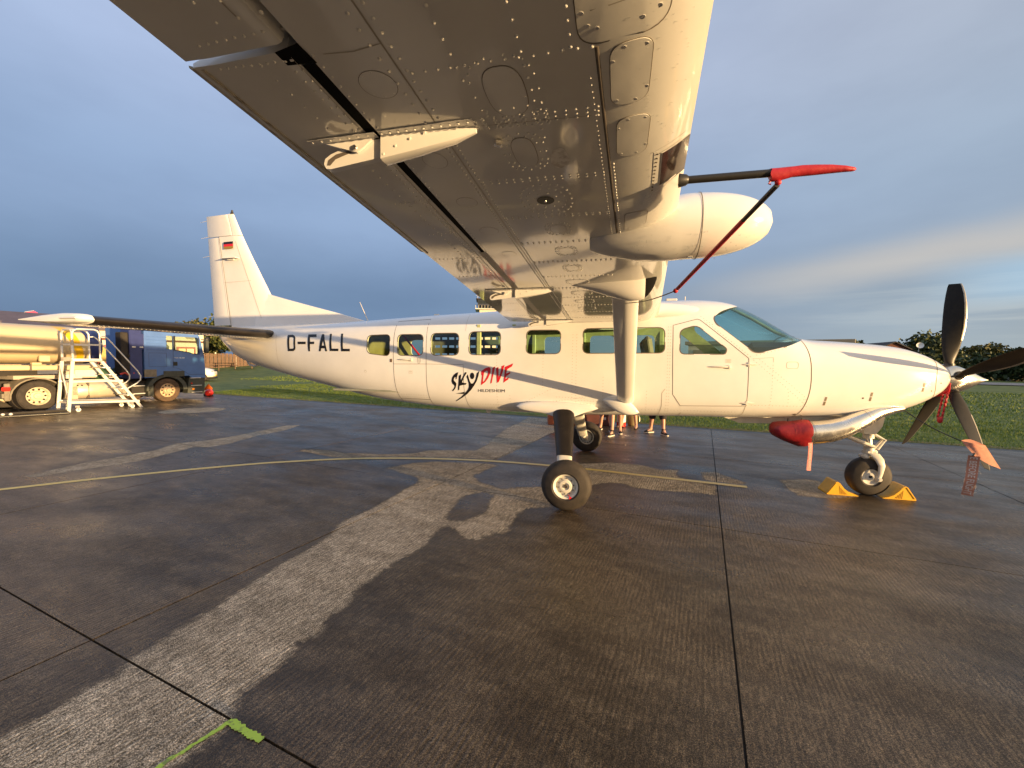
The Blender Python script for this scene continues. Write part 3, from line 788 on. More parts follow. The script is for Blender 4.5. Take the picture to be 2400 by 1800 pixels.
# hedge of shrubs on the far right
SHRUB_AT = ['dark hedge shrub just behind the upright propeller blade', 'dark hedge shrub between the upright blade and the raised near blade', 'dark hedge shrub straight behind the raised near blade', 'dark hedge shrub beyond the spinner tip, near the frame edge', 'last dark hedge shrub at the frame edge past the propeller', 'dark hedge shrub showing just above the front end of the cowl', 'lowest dark hedge shrub, beside the gabled house beyond the cowl']
for i, (az, d, w, h) in enumerate([(32.0, 78, 6.5, 3.2), (34.0, 74, 6.5, 3.0), (36.2, 72, 6.5, 3.4), (38.6, 70, 6.5, 3.4), (41.2, 68, 6.5, 3.6), (30.0, 82, 6.5, 2.8), (28.0, 86, 6, 2.5)]):
    x, y = at(az, d)
    tree('shrub', x, y, w, h, .15, 31 + i % 3, 'leaf_dark', SHRUB_AT[i], 'shrub', 1700, .24, 'shrubs in the dark hedge beyond the grass', rz=i * 1.3)
x, y = at(-50.4, 74); tree('oak_tree', x, y, 9.5, 5.2, 1.0, 21, 'leaf_gold', 'yellowing broad tree over the truck cab, left of the tail fin', n=6000, leaf=.17)
x, y = at(-47.4, 70); tree('oak_tree', x, y, 8.0, 5.6, 1.2, 22, 'leaf_mid', 'taller dark green tree partly behind the tail fin', n=5200, leaf=.16)
# trees behind the photographer, mirrored in the cabin windows
for i, (x, y, w, h) in enumerate([(-30, -62, 13, 9), (-16, -66, 12, 8), (-3, -60, 11, 8.5), (9, -66, 12, 7.5), (20, -62, 12, 9.5), (-46, -58, 12, 8)]):
    tree('oak_tree', x, y, w, h, 1.5, 41 + i % 2, ('leaf_mid', 'leaf_dark')[i % 2], 'leafy tree behind the apron, seen only in the cabin window reflections', n=1100, leaf=.45, group='trees mirrored in the windows', rz=i)

# ------------------------------------------------------------------ far buildings
M['white_wall'] = pmat('white_render', (0.66, 0.62, 0.55), 0.8, var=0.06, vscale=.6)
M['brick'] = pmat('red_brown_brick', (0.15, 0.055, 0.035), 0.85, var=0.2, vscale=2)
M['roof'] = pmat('dark_roof', (0.035, 0.030, 0.030), 0.8, var=0.2, vscale=2)
M['tan_roof'] = pmat('tan_hangar_cladding', (0.30, 0.26, 0.19), 0.7, var=0.08, vscale=1)
M['slate'] = pmat('slate_roof', (0.085, 0.075, 0.11), 0.7, var=0.12, vscale=2)
M['win_dark'] = pmat('dark_window', (0.02, 0.025, 0.03), 0.08)
M['navy_clad'] = pmat('dark_blue_cladding', (0.055, 0.065, 0.10), 0.5, var=0.1)
M['wood'] = pmat('brown_timber', (0.125, 0.075, 0.048), 0.75, var=0.25, vscale=5)
M['dish'] = pmat('white_dish', (0.82, 0.80, 0.76), 0.4)
def rot2(az): return -R(az)      # a building whose local +y points away along azimuth az
def hangar():
    x, y = at(16.6, 78); h = empty('hangar', (x, y, gz(x, y)), rot2(19), 'low flat-roofed hangar with tan cladding showing over the engine cowl', 'hangar')
    b = MB(); b.box((0, 6, 2.4), (22, 12, 4.8)); b.build('wall', M['white_wall'], h)
    b = MB(); b.box((0, 6, 5.05), (23, 13, .62), bevel=.05); b.build('roof', M['tan_roof'], h)
    for i in range(5):
        b = MB(); b.box((-8.4 + i * 4.2, -.03, 2.0), (3.6, .08, 3.8)); b.build('door_panel', M['tan_roof'], h)
hangar()
def gabled(name, az, d, w, l, hw, hr, wall, roof, label, dish=False):
    x, y = at(az, d); h = empty(name, (x, y, gz(x, y)), rot2(az) + R(28), label, 'house')
    b = MB(); b.prism([(-w / 2, 0, -.5), (w / 2, 0, -.5), (w / 2, 0, hw), (0, 0, hr), (-w / 2, 0, hw)], (0, l, 0)); b.build('wall', wall, h, angle=20)
    b = MB()
    for s_ in (-1, 1):
        a = Vector((s_ * (w / 2 + .35), -.3, hw - .25)); c = Vector((0, -.3, hr + .06)); up = Vector((0, 0, .16))
        b.prism([a, c, c + up, a + up], (0, l + .6, 0))
    b.build('roof', roof, h, angle=20)
    for (px, pz) in ((-w * .2, hw * .55), (w * .2, hw * .55), (0, hw * 1.12)):
        b = MB(); b.box((px, -.02, pz), (1.0, .08, 1.1)); f = b.build('window', M['white_wall'], h)
        b = MB(); b.box((px, -.07, pz), (.8, .04, .9)); b.build('pane', M['win_dark'], f)
    if dish:
        b = MB(); b.lathe((w * .44, .4, hw + 1.55), (-.25, -1, .25), [(0, .02), (.04, .25), (.12, .46), (.14, .46), (.05, .24), (.0, 0)], 18)
        b.tube([(w * .44, .6, hw - .6), (w * .44, .6, hw + 1.5)], .04); b.build('satellite_dish', M['dish'], h)
gabled('house', 28.1, 88, 8, 11, 3.2, 5.15, M['brick'], M['roof'], 'dark gabled brick house with a white dish, beyond the cowl', True)
def white_shed():
    x, y = at(39.5, 125); h = empty('shed', (x, y, gz(x, y)), rot2(37), 'long low white building past the propeller at the frame edge', 'building')
    b = MB(); b.box((0, 4, 1.9), (19, 8, 4.2)); b.build('wall', M['white_wall'], h)
    b = MB(); b.box((0, 4, 4.1), (19.6, 8.6, .3)); b.build('roof', M['dish'], h)
    for i in range(5):
        b = MB(); b.box((-7.5 + i * 3.7, -.04, 2.2), (1.6, .1, 1.2)); b.build('window', M['win_dark'], h)
    x, y = at(31.9, 112); h = empty('shed', (x, y, gz(x, y)), rot2(30), 'small pale shed between the dark trees behind the spinner', 'building')
    b = MB(); b.box((0, 3, 1.6), (6, 5, 3.4)); b.build('wall', M['white_wall'], h)
    b = MB(); b.prism([(-3.2, 0, 3.3), (3.2, 0, 3.3), (0, 0, 4.3)], (0, 5.6, 0)); b.build('roof', M['roof'], h)
    b = MB(); b.box((1.2, -.03, 2.2), (1.2, .08, 1.0)); b.build('window', M['alu'], h)
white_shed()
def tower():
    x, y = at(-17.35, 112); t = empty('control_tower', (x, y, gz(x, y)), rot2(-17.5), 'control tower cab with aerials just above the cabin roof', 'control tower')
    b = MB(); b.box((0, 2.6, 6.8), (4.4, 4.4, 14)); b.build('shaft', M['white_wall'], t)
    b = MB(); b.box((0, 2.6, 13.55), (6.6, 6.6, .25)); b.build('balcony', M['white_wall'], t)
    for i in range(9):
        b = MB(); b.box((-3.2 + i * .8, -.7, 14.05), (.10, .10, .9)); b.build('railing_post', M['white_wall'], t)
    b = MB(); b.box((0, -.72, 14.5), (6.6, .08, .09)); b.build('handrail', M['roof'], t)
    b = MB(); b.box((0, 2.6, 15.2), (5.4, 5.4, 1.5)); c = b.build('cab', M['navy_clad'], t)
    for i in range(4):
        b = MB(); b.box((-1.95 + i * 1.3, -.13, 15.35), (1.16, .06, .95)); b.build('cab_window', M['win_dark'], c)
    b = MB(); b.box((0, 2.6, 16.15), (6.2, 6.2, .3), bevel=.05); b.build('roof', M['roof'], t)
    for k, (ax, hgt) in enumerate(((-2.7, 1.5), (-1.9, 2.4), (-1.15, 2.9), (-.1, 1.7), (1.3, 2.2), (2.2, 1.4))):
        b = MB(); b.tube([(ax, 1, 16.2), (ax, 1, 16.2 + hgt)], .06, 6); b.tube([(ax - .5, 1, 16.4 + hgt * .55), (ax + .5, 1, 16.4 + hgt * .55)], .035, 5)
        b.tube([(ax, 1, 16.1 + hgt * .7), (ax, 1, 16.3 + hgt)], .13, 6); b.build('aerial', M['white_wall'], t)
tower()
def left_buildings():
    x, y = at(-58.2, 46); h = empty('house', (x, y, gz(x, y)), rot2(-57), 'white building with red trimmed window between tanker and cab', 'building')
    b = MB(); b.box((0, 3, 1.9), (13, 6, 3.9)); b.build('wall', M['white_wall'], h)
    b = MB(); b.box((0, -.03, 3.15), (13.05, .08, .16)); b.build('trim_band', M['brick'], h)
    b = MB(); b.prism([(-6.8, -.5, 3.8), (6.8, -.5, 3.8), (6.8, 6.5, 3.8), (-6.8, 6.5, 3.8)], (0, 0, .25)); b.build('roof', M['slate'], h)
    for i in range(5):
        cx = -4.9 + i * 2.45 + .35
        b = MB(); b.box((cx, -.03, 1.95), (1.3, .10, 1.5)); f = b.build('window', pmat('red_window_frame', (0.34, 0.03, 0.025), .5) if i == 0 else bpy.data.materials['red_window_frame'], h)
        b = MB(); b.box((cx - .28, -.09, 1.95), (.48, .05, 1.2)); b.build('pane', M['gold_pane'], f)
        b = MB(); b.box((cx + .28, -.09, 1.95), (.48, .05, 1.2)); b.build('pane', M['gold_pane'], f)
    x, y = at(-65, 40); h = empty('house', (x, y, gz(x, y)), rot2(-64), 'slate roofed building behind the tank at the frame edge', 'building')
    b = MB(); b.box((0, 3, 1.7), (9, 6, 3.5)); b.build('wall', M['white_wall'], h)
    b = MB(); b.prism([(-4.9, -.4, 3.4), (-4.9, 3, 4.75), (-4.9, 6.4, 3.4)], (9.6, 0, 0)); b.build('roof', M['slate'], h)
M['gold_pane'] = pmat('curtained_pane', (0.45, 0.33, 0.12), .15, var=.2)
left_buildings()
def fence():
    x, y = at(-49.0, 62); f = empty('fence', (x, y, gz(x, y)), rot2(-48), 'brown timber board fence seen under the tail beyond the grass', 'fence')
    for i in range(34):
        b = MB(); b.box((-6.2 + i * .38, 0, .85 + .03 * math.sin(i * 5)), (.33, .05, 1.75)); b.build('plank', M['wood'], f)
    for z in (.35, 1.45):
        b = MB(); b.box((0, .05, z), (13, .06, .12)); b.build('rail', M['wood'], f)
    for i in range(7):
        b = MB(); b.box((-6.4 + i * 2.1, .1, .85), (.14, .14, 2.0)); b.build('post', M['white_wall'], f)
    for i, (dx, lab) in enumerate(((-.6, 'long timber picnic bench before the board fence, nearest the truck'), (2.4, 'timber picnic bench before the board fence, under the tail cone'))):
        px, py = at(-49.0 + dx * 1.05, 57); t = empty('bench', (px, py, gz(px, py)), rot2(-48), lab, 'bench', )
        b = MB(); b.box((0, 0, .74), (2.2, .7, .06)); b.build('table_top', M['wood'], t)
        for s_ in (-1, 1):
            b = MB(); b.box((0, s_ * .65, .44), (2.2, .26, .05)); b.build('seat', M['wood'], t)
            b = MB(); b.box((s_ * .8, 0, .36), (.08, 1.4, .08)); b.box((s_ * .8, .3, .36), (.08, .09, .74)); b.box((s_ * .8, -.3, .36), (.08, .09, .74)); b.build('leg', M['wood'], t)
fence()
def beach_flag():
    x, y = at(-63.1, 52); t = empty('feather_flag', (x, y, gz(x, y)), rot2(-63), 'pink feather flag tip above the tank', 'flag'); t.scale = (1.0, 1.0, 1.36)
    b = MB(); b.tube([(-.55, 0, 0), (-.55, 0, 2.6), (-.4, 0, 3.4), (.1, 0, 3.9), (.6, 0, 4.02)], [.03, .025, .018, .012, .008], 8); b.build('pole', M['white_wall'], t)
    b = MB(); top = [(-.52, 3.0), (-.4, 3.4), (.1, 3.88), (.6, 3.99), (.95, 3.82)]; bot = [(-.52, 1.2), (-.1, 1.4), (.4, 2.0), (.8, 2.8), (.97, 3.6)]
    b.add([(q[0], .02 * math.sin(i * 2), q[1]) for i, q in enumerate(top)] + [(q[0], .03 * math.cos(i * 2), q[1]) for i, q in enumerate(bot)], [(i, i + 1, 6 + i, 5 + i) for i in range(4)])
    b.build('cloth', pmat('pink_cloth', (0.55, 0.06, 0.16), .8), t, recalc=False)
beach_flag()
def marker_post():
    x, y = at(35.7, 72); t = empty('marker_post', (x, y, gz(x, y)), 0, 'short pale marker post on the grass past the spinner', 'post')
    b = MB(); b.tube([(0, 0, 0), (0, 0, .62), (0, 0, .66)], [.22, .20, .12], 10); b.build('post', M['white_wall'], t)
marker_post()

# ------------------------------------------------------------------ the aeroplane  (x forward, y away to port, origin on the ground under the main wheels)
plane = empty('aeroplane', (0, 0, 0), 0, 'white single-propeller high-wing aeroplane parked on the wet apron', 'aeroplane')

def fus_ring(x, n=96, off=0.0):
    zt, zb, w, zm, nt_, nb_ = [float(q[0]) for q in sec(x)]
    zt -= off; zb += off; w -= off
    out = []
    for k in range(n):
        a = 2 * math.pi * k / n; c, s_ = math.cos(a), math.sin(a)
        nn, h = (nt_, zt - zm) if s_ >= 0 else (nb_, zm - zb)
        out.append((x, -w * math.copysign(abs(c) ** (2 / nn), c), zm + h * math.copysign(abs(s_) ** (2 / nn), s_)))
    return out
FX = sorted(set(np.round(np.concatenate([np.linspace(-7.24, -3, 34), np.linspace(-3, 1.5, 24), np.linspace(1.5, 3.1, 26), np.linspace(3.1, 4.715, 26)]), 4)))
def fus_mesh(off=0.0, x0=None, x1=None):
    b = MB(); xs = [q for q in FX if (x0 is None or q >= x0) and (x1 is None or q <= x1)]
    b.loft([fus_ring(q, 96, off) for q in xs], True)
    return b
def ys(x, z): return -float(yside(x, z)[0])
W_REAR1 = [(-3.418, 1.912), (-2.992, 1.868), (-2.989, 2.217), (-3.416, 2.205)]
W_REAR2 = [(-2.854, 1.880), (-2.404, 1.886), (-2.404, 2.217), (-2.854, 2.214)]
W3 = [(-2.271, 1.889), (-1.806, 1.892), (-1.808, 2.232), (-2.271, 2.230)]
W4 = [(-1.643, 1.900), (-1.143, 1.904), (-1.145, 2.253), (-1.644, 2.250)]
W5 = [(-.753, 1.921), (-.247, 1.926), (-.250, 2.268), (-.753, 2.268)]
W6 = [(.070, 1.934), (.560, 1.940), (.560, 2.290), (.068, 2.286)]
W7 = [(.680, 1.942), (1.171, 1.948), (1.163, 2.294), (.680, 2.291)]
WD = [(1.362, 1.934), (1.926, 1.936), (1.945, 2.006), (1.565, 2.322), (1.357, 2.258)]
WINS = [round_poly(q, .085) for q in (W_REAR1, W_REAR2, W3, W4, W5, W6, W7)] + [round_poly(WD, .07)]
BOTH = {0, 4, 5, 6, 7}
SHIELD = round_poly([(1.775, 2.425), (1.80, 2.345), (2.262, 1.968), (2.335, 1.957), (2.69, 2.05), (2.86, 2.115), (3.02, 2.178), (3.2, 2.4), (2.8, 2.9), (2.165, 2.75), (2.165, 2.61), (2.01, 2.565), (1.87, 2.51)], .05, 4)
def prism_y(b, poly, y0, y1): b.prism([(x, y0, z) for x, z in poly], (0, y1 - y0, 0))

outer = fus_mesh(0.0)
shell_b = MB(); shell_b.v = list(outer.v); shell_b.f = list(outer.f); shell_b.mi = [0] * len(outer.f)
inner = fus_mesh(0.035, -6.0, 2.96); shell_b.cur = 1; shell_b.add(inner.v, [f[::-1] for f in inner.f])
def raw_object(b, name, mats):
    me = bpy.data.meshes.new(name); me.from_pydata(b.v, [], b.f)
    for q in mats: me.materials.append(q)
    me.polygons.foreach_set('material_index', b.mi if len(b.mi) == len(b.f) else [0] * len(b.f))
    return me
def consistent(me, inner=None):
    bm = bmesh.new(); bm.from_mesh(me); bmesh.ops.recalc_face_normals(bm, faces=bm.faces)
    if inner is not None:
        bm.faces.ensure_lookup_table(); bmesh.ops.reverse_faces(bm, faces=bm.faces[inner:])
    bm.to_mesh(me); bm.free()
sh = link('fuselage', raw_object(shell_b, 'fuselage', [M['paint'], M['olive']]), plane)
consistent(sh.data, len(outer.f))
cut = MB()
for i, q in enumerate(WINS): prism_y(cut, q, -1.2, 1.2 if i in BOTH else -.2)
prism_y(cut, SHIELD, -1.2, 1.2)
prism_y(cut, round_poly([(-2.95, 1.30), (-1.62, 1.30), (-1.62, 2.31), (-2.95, 2.31)], .05), .3, 1.2)
co = link('cutter', raw_object(cut, 'cutter', [M['paint']])); consistent(co.data)
def boolean(o, c, op):
    md = o.modifiers.new('b', 'BOOLEAN'); md.operation = op; md.object = c; md.solver = 'EXACT'
    me = evaluated_mesh(o); o.modifiers.clear(); old = o.data; o.data = me; bpy.data.meshes.remove(old)
boolean(sh, co, 'DIFFERENCE'); drop(co)
# clean smooth normals from the uncut hull
hull = bpy.data.meshes.new('hull'); hull.from_pydata(outer.v, [], outer.f); consistent(hull)
hb = bmesh.new(); hb.from_mesh(hull); bmesh.ops.triangulate(hb, faces=hb.faces); hb.normal_update()
H_V = [q.co.copy() for q in hb.verts]; H_N = [q.normal.copy() for q in hb.verts]; H_F = [[q.index for q in f.verts] for f in hb.faces]; hb.free(); bpy.data.meshes.remove(hull)
HULL = BVHTree.FromPolygons(H_V, H_F)
def hull_normal(co_):
    loc, nn, fi, d = HULL.find_nearest(co_)
    tri = H_F[fi]; w = poly_3d_calc([H_V[k] for k in tri], loc)
    return (H_N[tri[0]] * w[0] + H_N[tri[1]] * w[1] + H_N[tri[2]] * w[2]).normalized(), d
def hull_normals(me, tol=.02):
    cache = [hull_normal(v.co) for v in me.vertices]; nrm = []
    for p_ in me.polygons:
        p_.use_smooth = True
        for li in p_.loop_indices:
            n_, d = cache[me.loops[li].vertex_index]
            if d < tol and n_.dot(p_.normal) > .72 and abs(p_.center.x) < 7.2 and p_.center.x < 4.71: nrm.append(n_)
            else: nrm.append(p_.normal.copy())
    me.normals_split_custom_set(nrm)
hull_normals(sh.data, .004)
tag(sh, 'white riveted fuselage')

# glazing
def pane(poly, side, name='window_pane', mat='glass'):
    b = MB(); n = len(poly); inset = .010
    cx = sum(q[0] for q in poly) / n; cz = sum(q[1] for q in poly) / n
    vs = []
    for x, z in poly:
        y = (ys(x, z) + inset) * (1 if side < 0 else -1); vs.append((x, y, z))
    yc = (ys(cx, cz) + inset - .004) * (1 if side < 0 else -1)
    b.add(vs + [(cx, yc, cz)], [(i, (i + 1) % n, n) for i in range(n)])
    return b.build(name, M[mat], sh, angle=60)
for i, q in enumerate(WINS):
    pane(q, -1)
    if i in BOTH: pane(q, 1)
for i, q in enumerate(WINS):                       # thin black seals
    b = MB(); pts = [(x, ys(x, z) - .001, z) for x, z in q]; b.strip(pts, Vector((0, -1, 0)), .012, closed=True)
    b.build('window_seal', M['seam'], sh, angle=0)
gb = MB(); gi = fus_mesh(.006, 1.4, 3.4); gj = fus_mesh(.016, 1.47, 3.33)
gb.add(gi.v, gi.f); gb.add(gj.v, [f[::-1] for f in gj.f])
go = link('windshield', raw_object(gb, 'windshield', [M['wind_glass']]), sh); consistent(go.data, len(gi.f))
cut = MB(); prism_y(cut, SHIELD, -1.2, 1.2)
co = link('cutter', raw_object(cut, 'cutter', [M['wind_glass']])); consistent(co.data)
boolean(go, co, 'INTERSECT'); drop(co); hull_normals(go.data, .02)
b = MB(); b.tube([(2.12, 0, 2.655), (2.45, 0, 2.475), (2.75, 0, 2.285), (3.02, 0, 2.165)], .022, 8); b.build('centre_post', M['grey_trim'], sh)
b = MB()
for s_ in (-1, 1):
    pts = []
    for i in range(15):
        t = i / 14; x = 3.04 - 1.0 * t; z = 2.02 + .40 * t; pts.append((x, 0, z))
b.strip([(q[0], ys(q[0], q[1]) - .0015, q[1]) for q in SHIELD if q[1] < 2.5 and q[0] < 3.0][:22], Vector((0, -1, .3)).normalized(), .014)
b.build('windshield_seal', M['seam'], sh, angle=0)

# cabin inside
b = MB(); b.box((-1.1, 0, 1.30), (6.0, 1.42, .03)); b.build('cabin_floor', M['grey_trim'], plane)
b = MB(); b.box((2.56, 0, 1.98), (.62, 1.16, .26), bevel=.07); b.box((2.62, 0, 1.65), (.3, 1.20, .5)); b.build('instrument_panel', M['black'], plane)
for s_ in (-1, 1):
    t = MB(); t.box((1.22, s_ * .36, 1.62), (.46, .44, .14), bevel=.05); t.box((1.0, s_ * .36, 1.92), (.12, .42, .56), rot=Matrix.Rotation(R(-10), 3, 'Y'), bevel=.05)
    t.build('pilot_seat', M['grey_trim'], plane)
    t = MB(); t.tube([(2.3, s_ * .36, 1.78), (2.08, s_ * .36, 1.80)], .014, 8)
    t.tube([(2.08, s_ * .36 - .15, 1.90), (2.08, s_ * .36 - .16, 1.80), (2.08, s_ * .36, 1.76), (2.08, s_ * .36 + .16, 1.80), (2.08, s_ * .36 + .15, 1.90)], .015, 8)
    t.build('control_yoke', M['black'], plane)
# port roll-up door: bands with rows of long slots
rd = MB(); y0 = .765
rows = [1.93, 2.085, 2.24]; zs = [1.30]
for z in rows: zs += [z - .022, z + .022]
zs.append(2.31)
for i in range(0, len(zs), 2): rd.box((-2.285, y0, (zs[i] + zs[i + 1]) / 2), (1.33, .02, zs[i + 1] - zs[i]))
for z in rows:
    for k in range(10): rd.box((-2.93 + k * .145, y0, z), (.036, .02, .044))
rd.build('roll_door', M['grey_trim'], sh)
b = MB(); b.tube([(-3.50, .60, 2.28), (-3.12, .60, 1.86)], .020, 8); b.build('door_strut', M['red_paint'], sh)
b = MB()
for x in (-3.0, -1.58, .05, 1.22): b.box((x, 0, 1.86), (.05, 1.50, .001)); 
for x in (-1.5, -.95, -.05, .62, 1.27):
    for s_ in (-1, 1):
        yy = ys(x, 1.9) * s_ * -1
        b.box((x, -s_ * (abs(yy) - .055), 1.86), (.07, .04, 1.0), bevel=.01)
b.build('cabin_frame', M['olive'], sh)

# ---- panel lines, handles, hinges, placards on the near side
def side_line(b, pts, w=.006, lift=.0016, k=8):
    P = []
    for i in range(len(pts) - 1):
        for j in range(k):
            t = j / k; x = pts[i][0] * (1 - t) + pts[i + 1][0] * t; z = pts[i][1] * (1 - t) + pts[i + 1][1] * t; P.append((x, z))
    P.append(pts[-1]); V = []; Nn = []
    for x, z in P:
        q = Vector((x, ys(x, z), z)); n_, d = hull_normal(q); V.append(q + n_ * lift); Nn.append(n_)
    b.strip(V, Nn, w)
door_line = [(1.61, 2.392), (1.572, 2.404), (1.269, 2.322), (1.275, 1.85), (1.288, 1.389), (1.396, 1.232), (1.8, 1.243), (2.215, 1.255), (2.212, 1.80), (2.209, 1.885), (1.61, 2.392)]
b = MB(); side_line(b, door_line, .007); b.build('crew_door_seam', M['seam'], sh, angle=0)
b = MB(); side_line(b, [(-2.913, 2.43), (-2.925, 1.9), (-2.915, 1.5), (-2.895, 1.16), (-2.87, 1.10)]); side_line(b, [(-2.345, 2.455), (-2.35, 1.9), (-2.345, 1.4), (-2.33, 1.10), (-2.28, 1.06)]); side_line(b, [(-2.913, 2.435), (-2.345, 2.460)], .009); side_line(b, [(-2.915, 1.745), (-2.345, 1.752)], .005); side_line(b, [(-2.345, 1.752), (-1.73, 1.752), (-1.72, 1.30), (-1.69, 1.09), (-1.63, 1.045)], .0045)
side_line(b, [(-2.89, 1.185), (-2.33, 1.185)], .010); b.build('passenger_door_seam', M['seam'], sh, angle=0)
b = MB(); side_line(b, [(-1.70, 2.53), (-1.705, 2.26)], .004); side_line(b, [(1.19, 1.46), (1.15, 1.40), (1.155, 1.22), (1.125, 1.08)], .006); side_line(b, [(2.21, 1.255), (2.20, 1.15), (2.16, 1.075)], .006); side_line(b, [(1.42, 1.13), (1.40, 1.075)], .010)
side_line(b, [(2.26, 1.88), (2.50, 1.90), (2.505, 1.84)], .004); side_line(b, [(-5.45, 2.25), (-5.40, 1.75), (-5.33, 1.50)], .004); b.build('skin_lap', M['seam_light'], sh, angle=0)
# fire wall and cowl seams all round
def ring_seam(name, x, w, lean=0.0, mat='seam'):
    b = MB(); V = []; Nn = []
    r0 = fus_ring(x, 96)
    for i, q in enumerate(r0):
        q = Vector(q); zt, zb = float(sec(x)[0][0]), float(sec(x)[1][0])
        if lean: q.x += lean * (((q.z - (zt + zb) / 2) / ((zt - zb) / 2)) ** 2)
        n_, d = hull_normal(q); loc = HULL.find_nearest(q)[0]; V.append(loc + n_ * .0018); Nn.append(n_)
    b.strip(V, Nn, w, closed=True); b.build(name, M[mat], sh, angle=0)
ring_seam('firewall_seam', 2.965, .011, -.10)
ring_seam('cowl_seam', 4.455, .008, .12)
for (x, z) in ((3.16, 1.345), (3.692, 1.415), (4.302, 1.545)):
    b = MB(); side_line(b, [(x - .004, z - .056), (x - .001, z - .004)], .026, .002, 3); side_line(b, [(x, z + .004), (x + .004, z + .056)], .026, .002, 3); b.build('cowl_latch', M['latch'], sh, angle=0)
for (x, z, r_) in ((3.60, 1.395, .012), (4.42, 1.50, .008), (4.53, 1.60, .008), (2.86, 1.15, .020), (2.97, 1.13, .012)):
    b = MB(); q = Vector((x, ys(x, z), z)); n_, d = hull_normal(q); b.lathe(q, n_, [(0, r_), (.004, r_ * .9), (.004, 0)], 10); b.build('drain_port', M['seam'], sh)
def handle(x, z, l):
    b = MB(); y = ys(x, z); P = []; Q = []
    for i in range(9):
        t = i / 8; P.append((x - l / 2 + l * t, y - .004 - .020 * math.sin(math.pi * min(1, t * 1.02)), z + .004 * math.sin(t * 3))); Q.append(.003 + .014 * t ** .7)
    b.tube(P, Q, 8); b.lathe((x + l / 2 - .006, y, z), (0, -1, 0), [(0, .024), (.018, .022), (.024, .012), (.024, 0)], 12)
    return b.build('door_handle', M['gear_paint'], sh)
handle(1.845, 1.767, .27); handle(-2.72, 1.815, .24)
for z in (1.805, 1.295):
    b = MB(); y = ys(2.21, z); b.tube([(2.11, y + .004, z), (2.14, y, z), (2.2, y - .002, z), (2.235, y - .002, z), (2.29, y + .002, z), (2.32, y + .004, z)], [.003, .010, .013, .013, .008, .003], 10); b.box((2.215, y - .005, z), (.03, .016, .058), bevel=.004)
    b.build('door_hinge', M['gear_paint'], sh)
def placard(x, z, w, h, mat='seam_light', lines=3):
    b = MB(); y = ys(x, z)
    b.strip([(x - w / 2, y - .0018, z - h / 2), (x + w / 2, y - .0018, z - h / 2), (x + w / 2, y - .0018, z + h / 2), (x - w / 2, y - .0018, z + h / 2)], Vector((0, -1, 0)), .004, closed=True)
    for k in range(lines): b.box((x, y - .0014, z + h * (.25 - .25 * k)), (w * .7, .001, .004))
    b.build('placard', M[mat], sh, angle=0)
placard(1.963, 1.848, .062, .042); placard(-2.475, 1.812, .05, .07, 'seam', 5); placard(-2.62, 1.62, .06, .04, lines=2); placard(-3.45, 1.62, .035, .035, lines=1)
b = MB(); b.box((-2.965, ys(-2.965, 1.80) - .002, 1.80), (.036, .004, .052), bevel=.001); b.build('reflector', M['wood'], sh)
b = MB(); pts = round_poly([(2.66, 1.76), (2.80, 1.76), (2.80, 1.845), (2.66, 1.845)], .03); V = []; 
V = [Vector((x, ys(x, z), z)) for x, z in pts]; NN = [hull_normal(q)[0] for q in V]; b.strip([q + n_ * .0015 for q, n_ in zip(V, NN)], NN, .005, closed=True); b.build('access_panel', M['seam_light'], sh, angle=0)

# ---- rivet rows on the fuselage side (tiny, one mesh)
b = MB()
def side_rivets(p0, p1, pitch=.042, r_=.0048):
    l = math.hypot(p1[0] - p0[0], p1[1] - p0[1]); n = max(1, int(l / pitch))
    for i in range(n + 1):
        x = p0[0] + (p1[0] - p0[0]) * i / n; z = p0[1] + (p1[1] - p0[1]) * i / n
        q = Vector((x, ys(x, z), z)); n_, d = hull_normal(q); u = n_.cross(Vector((0, 0, 1))).normalized(); w = n_.cross(u); o = len(b.v)
        b.v += [tuple(q + n_ * .0013 + (u * math.cos(a) + w * math.sin(a)) * r_) for a in (0, 1.257, 2.513, 3.77, 5.027)]; b.f.append([o + k for k in range(5)]); b.mi.append(0)
for l in [((-.02, 2.2), (-.02, 1.2)), ((-.075, 2.2), (-.075, 1.22)), ((1.21, 2.3), (1.21, 1.1)), ((1.24, 2.3), (1.24, 1.1)), ((-1.66, 1.085), (-.8, 1.115)), ((-1.66, 1.145), (-.9, 1.145)), ((-2.88, 1.215), (-2.34, 1.215)), ((-2.88, 1.255), (-2.34, 1.255)),
          ((-.78, 1.20), (-.35, 1.43)), ((-.35, 1.43), (0, 1.39)), ((-.74, 1.215), (-.3, 1.235)), ((-.3, 1.30), (.1, 1.29)), ((.02, 1.26), (.36, 1.25)), ((.05, 1.22), (.42, 1.20)), ((.1, 1.17), (.5, 1.14)), ((-.3, 1.24), (.2, 1.33)), ((.36, 1.6), (.36, 1.07)), ((.95, 1.42), (.95, 1.10)),
          ((.9, 1.16), (2.1, 1.165)), ((.9, 1.10), (2.8, 1.135)), ((2.27, 1.86), (2.95, 1.27)), ((2.34, 1.87), (2.90, 1.40)), ((2.50, 1.80), (2.50, 1.24)), ((2.28, 1.27), (2.92, 1.27)), ((2.70, 1.45), (2.72, 1.27)), ((2.90, 1.36), (2.90, 1.15)), ((2.925, 1.36), (2.925, 1.15)),
          ((1.66, 2.38), (2.26, 1.88)), ((2.30, 1.93), (2.65, 2.02)), ((1.62, 2.44), (1.76, 2.33)), ((-1.2, 2.0), (-1.2, 1.1)), ((-1.0, 1.3), (-1.0, 1.1)), ((-.5, 1.9), (-.5, 1.43)), ((-1.6, 1.05), (-.9, 1.05)), ((-1.5, 1.03), (-.9, 1.03)), ((.2, 1.10), (1.3, 1.10))]: side_rivets(*l)
o = b.build('rivet_rows', M['rivet_dark'], sh, angle=0, recalc=False); tag(o, kind='stuff')

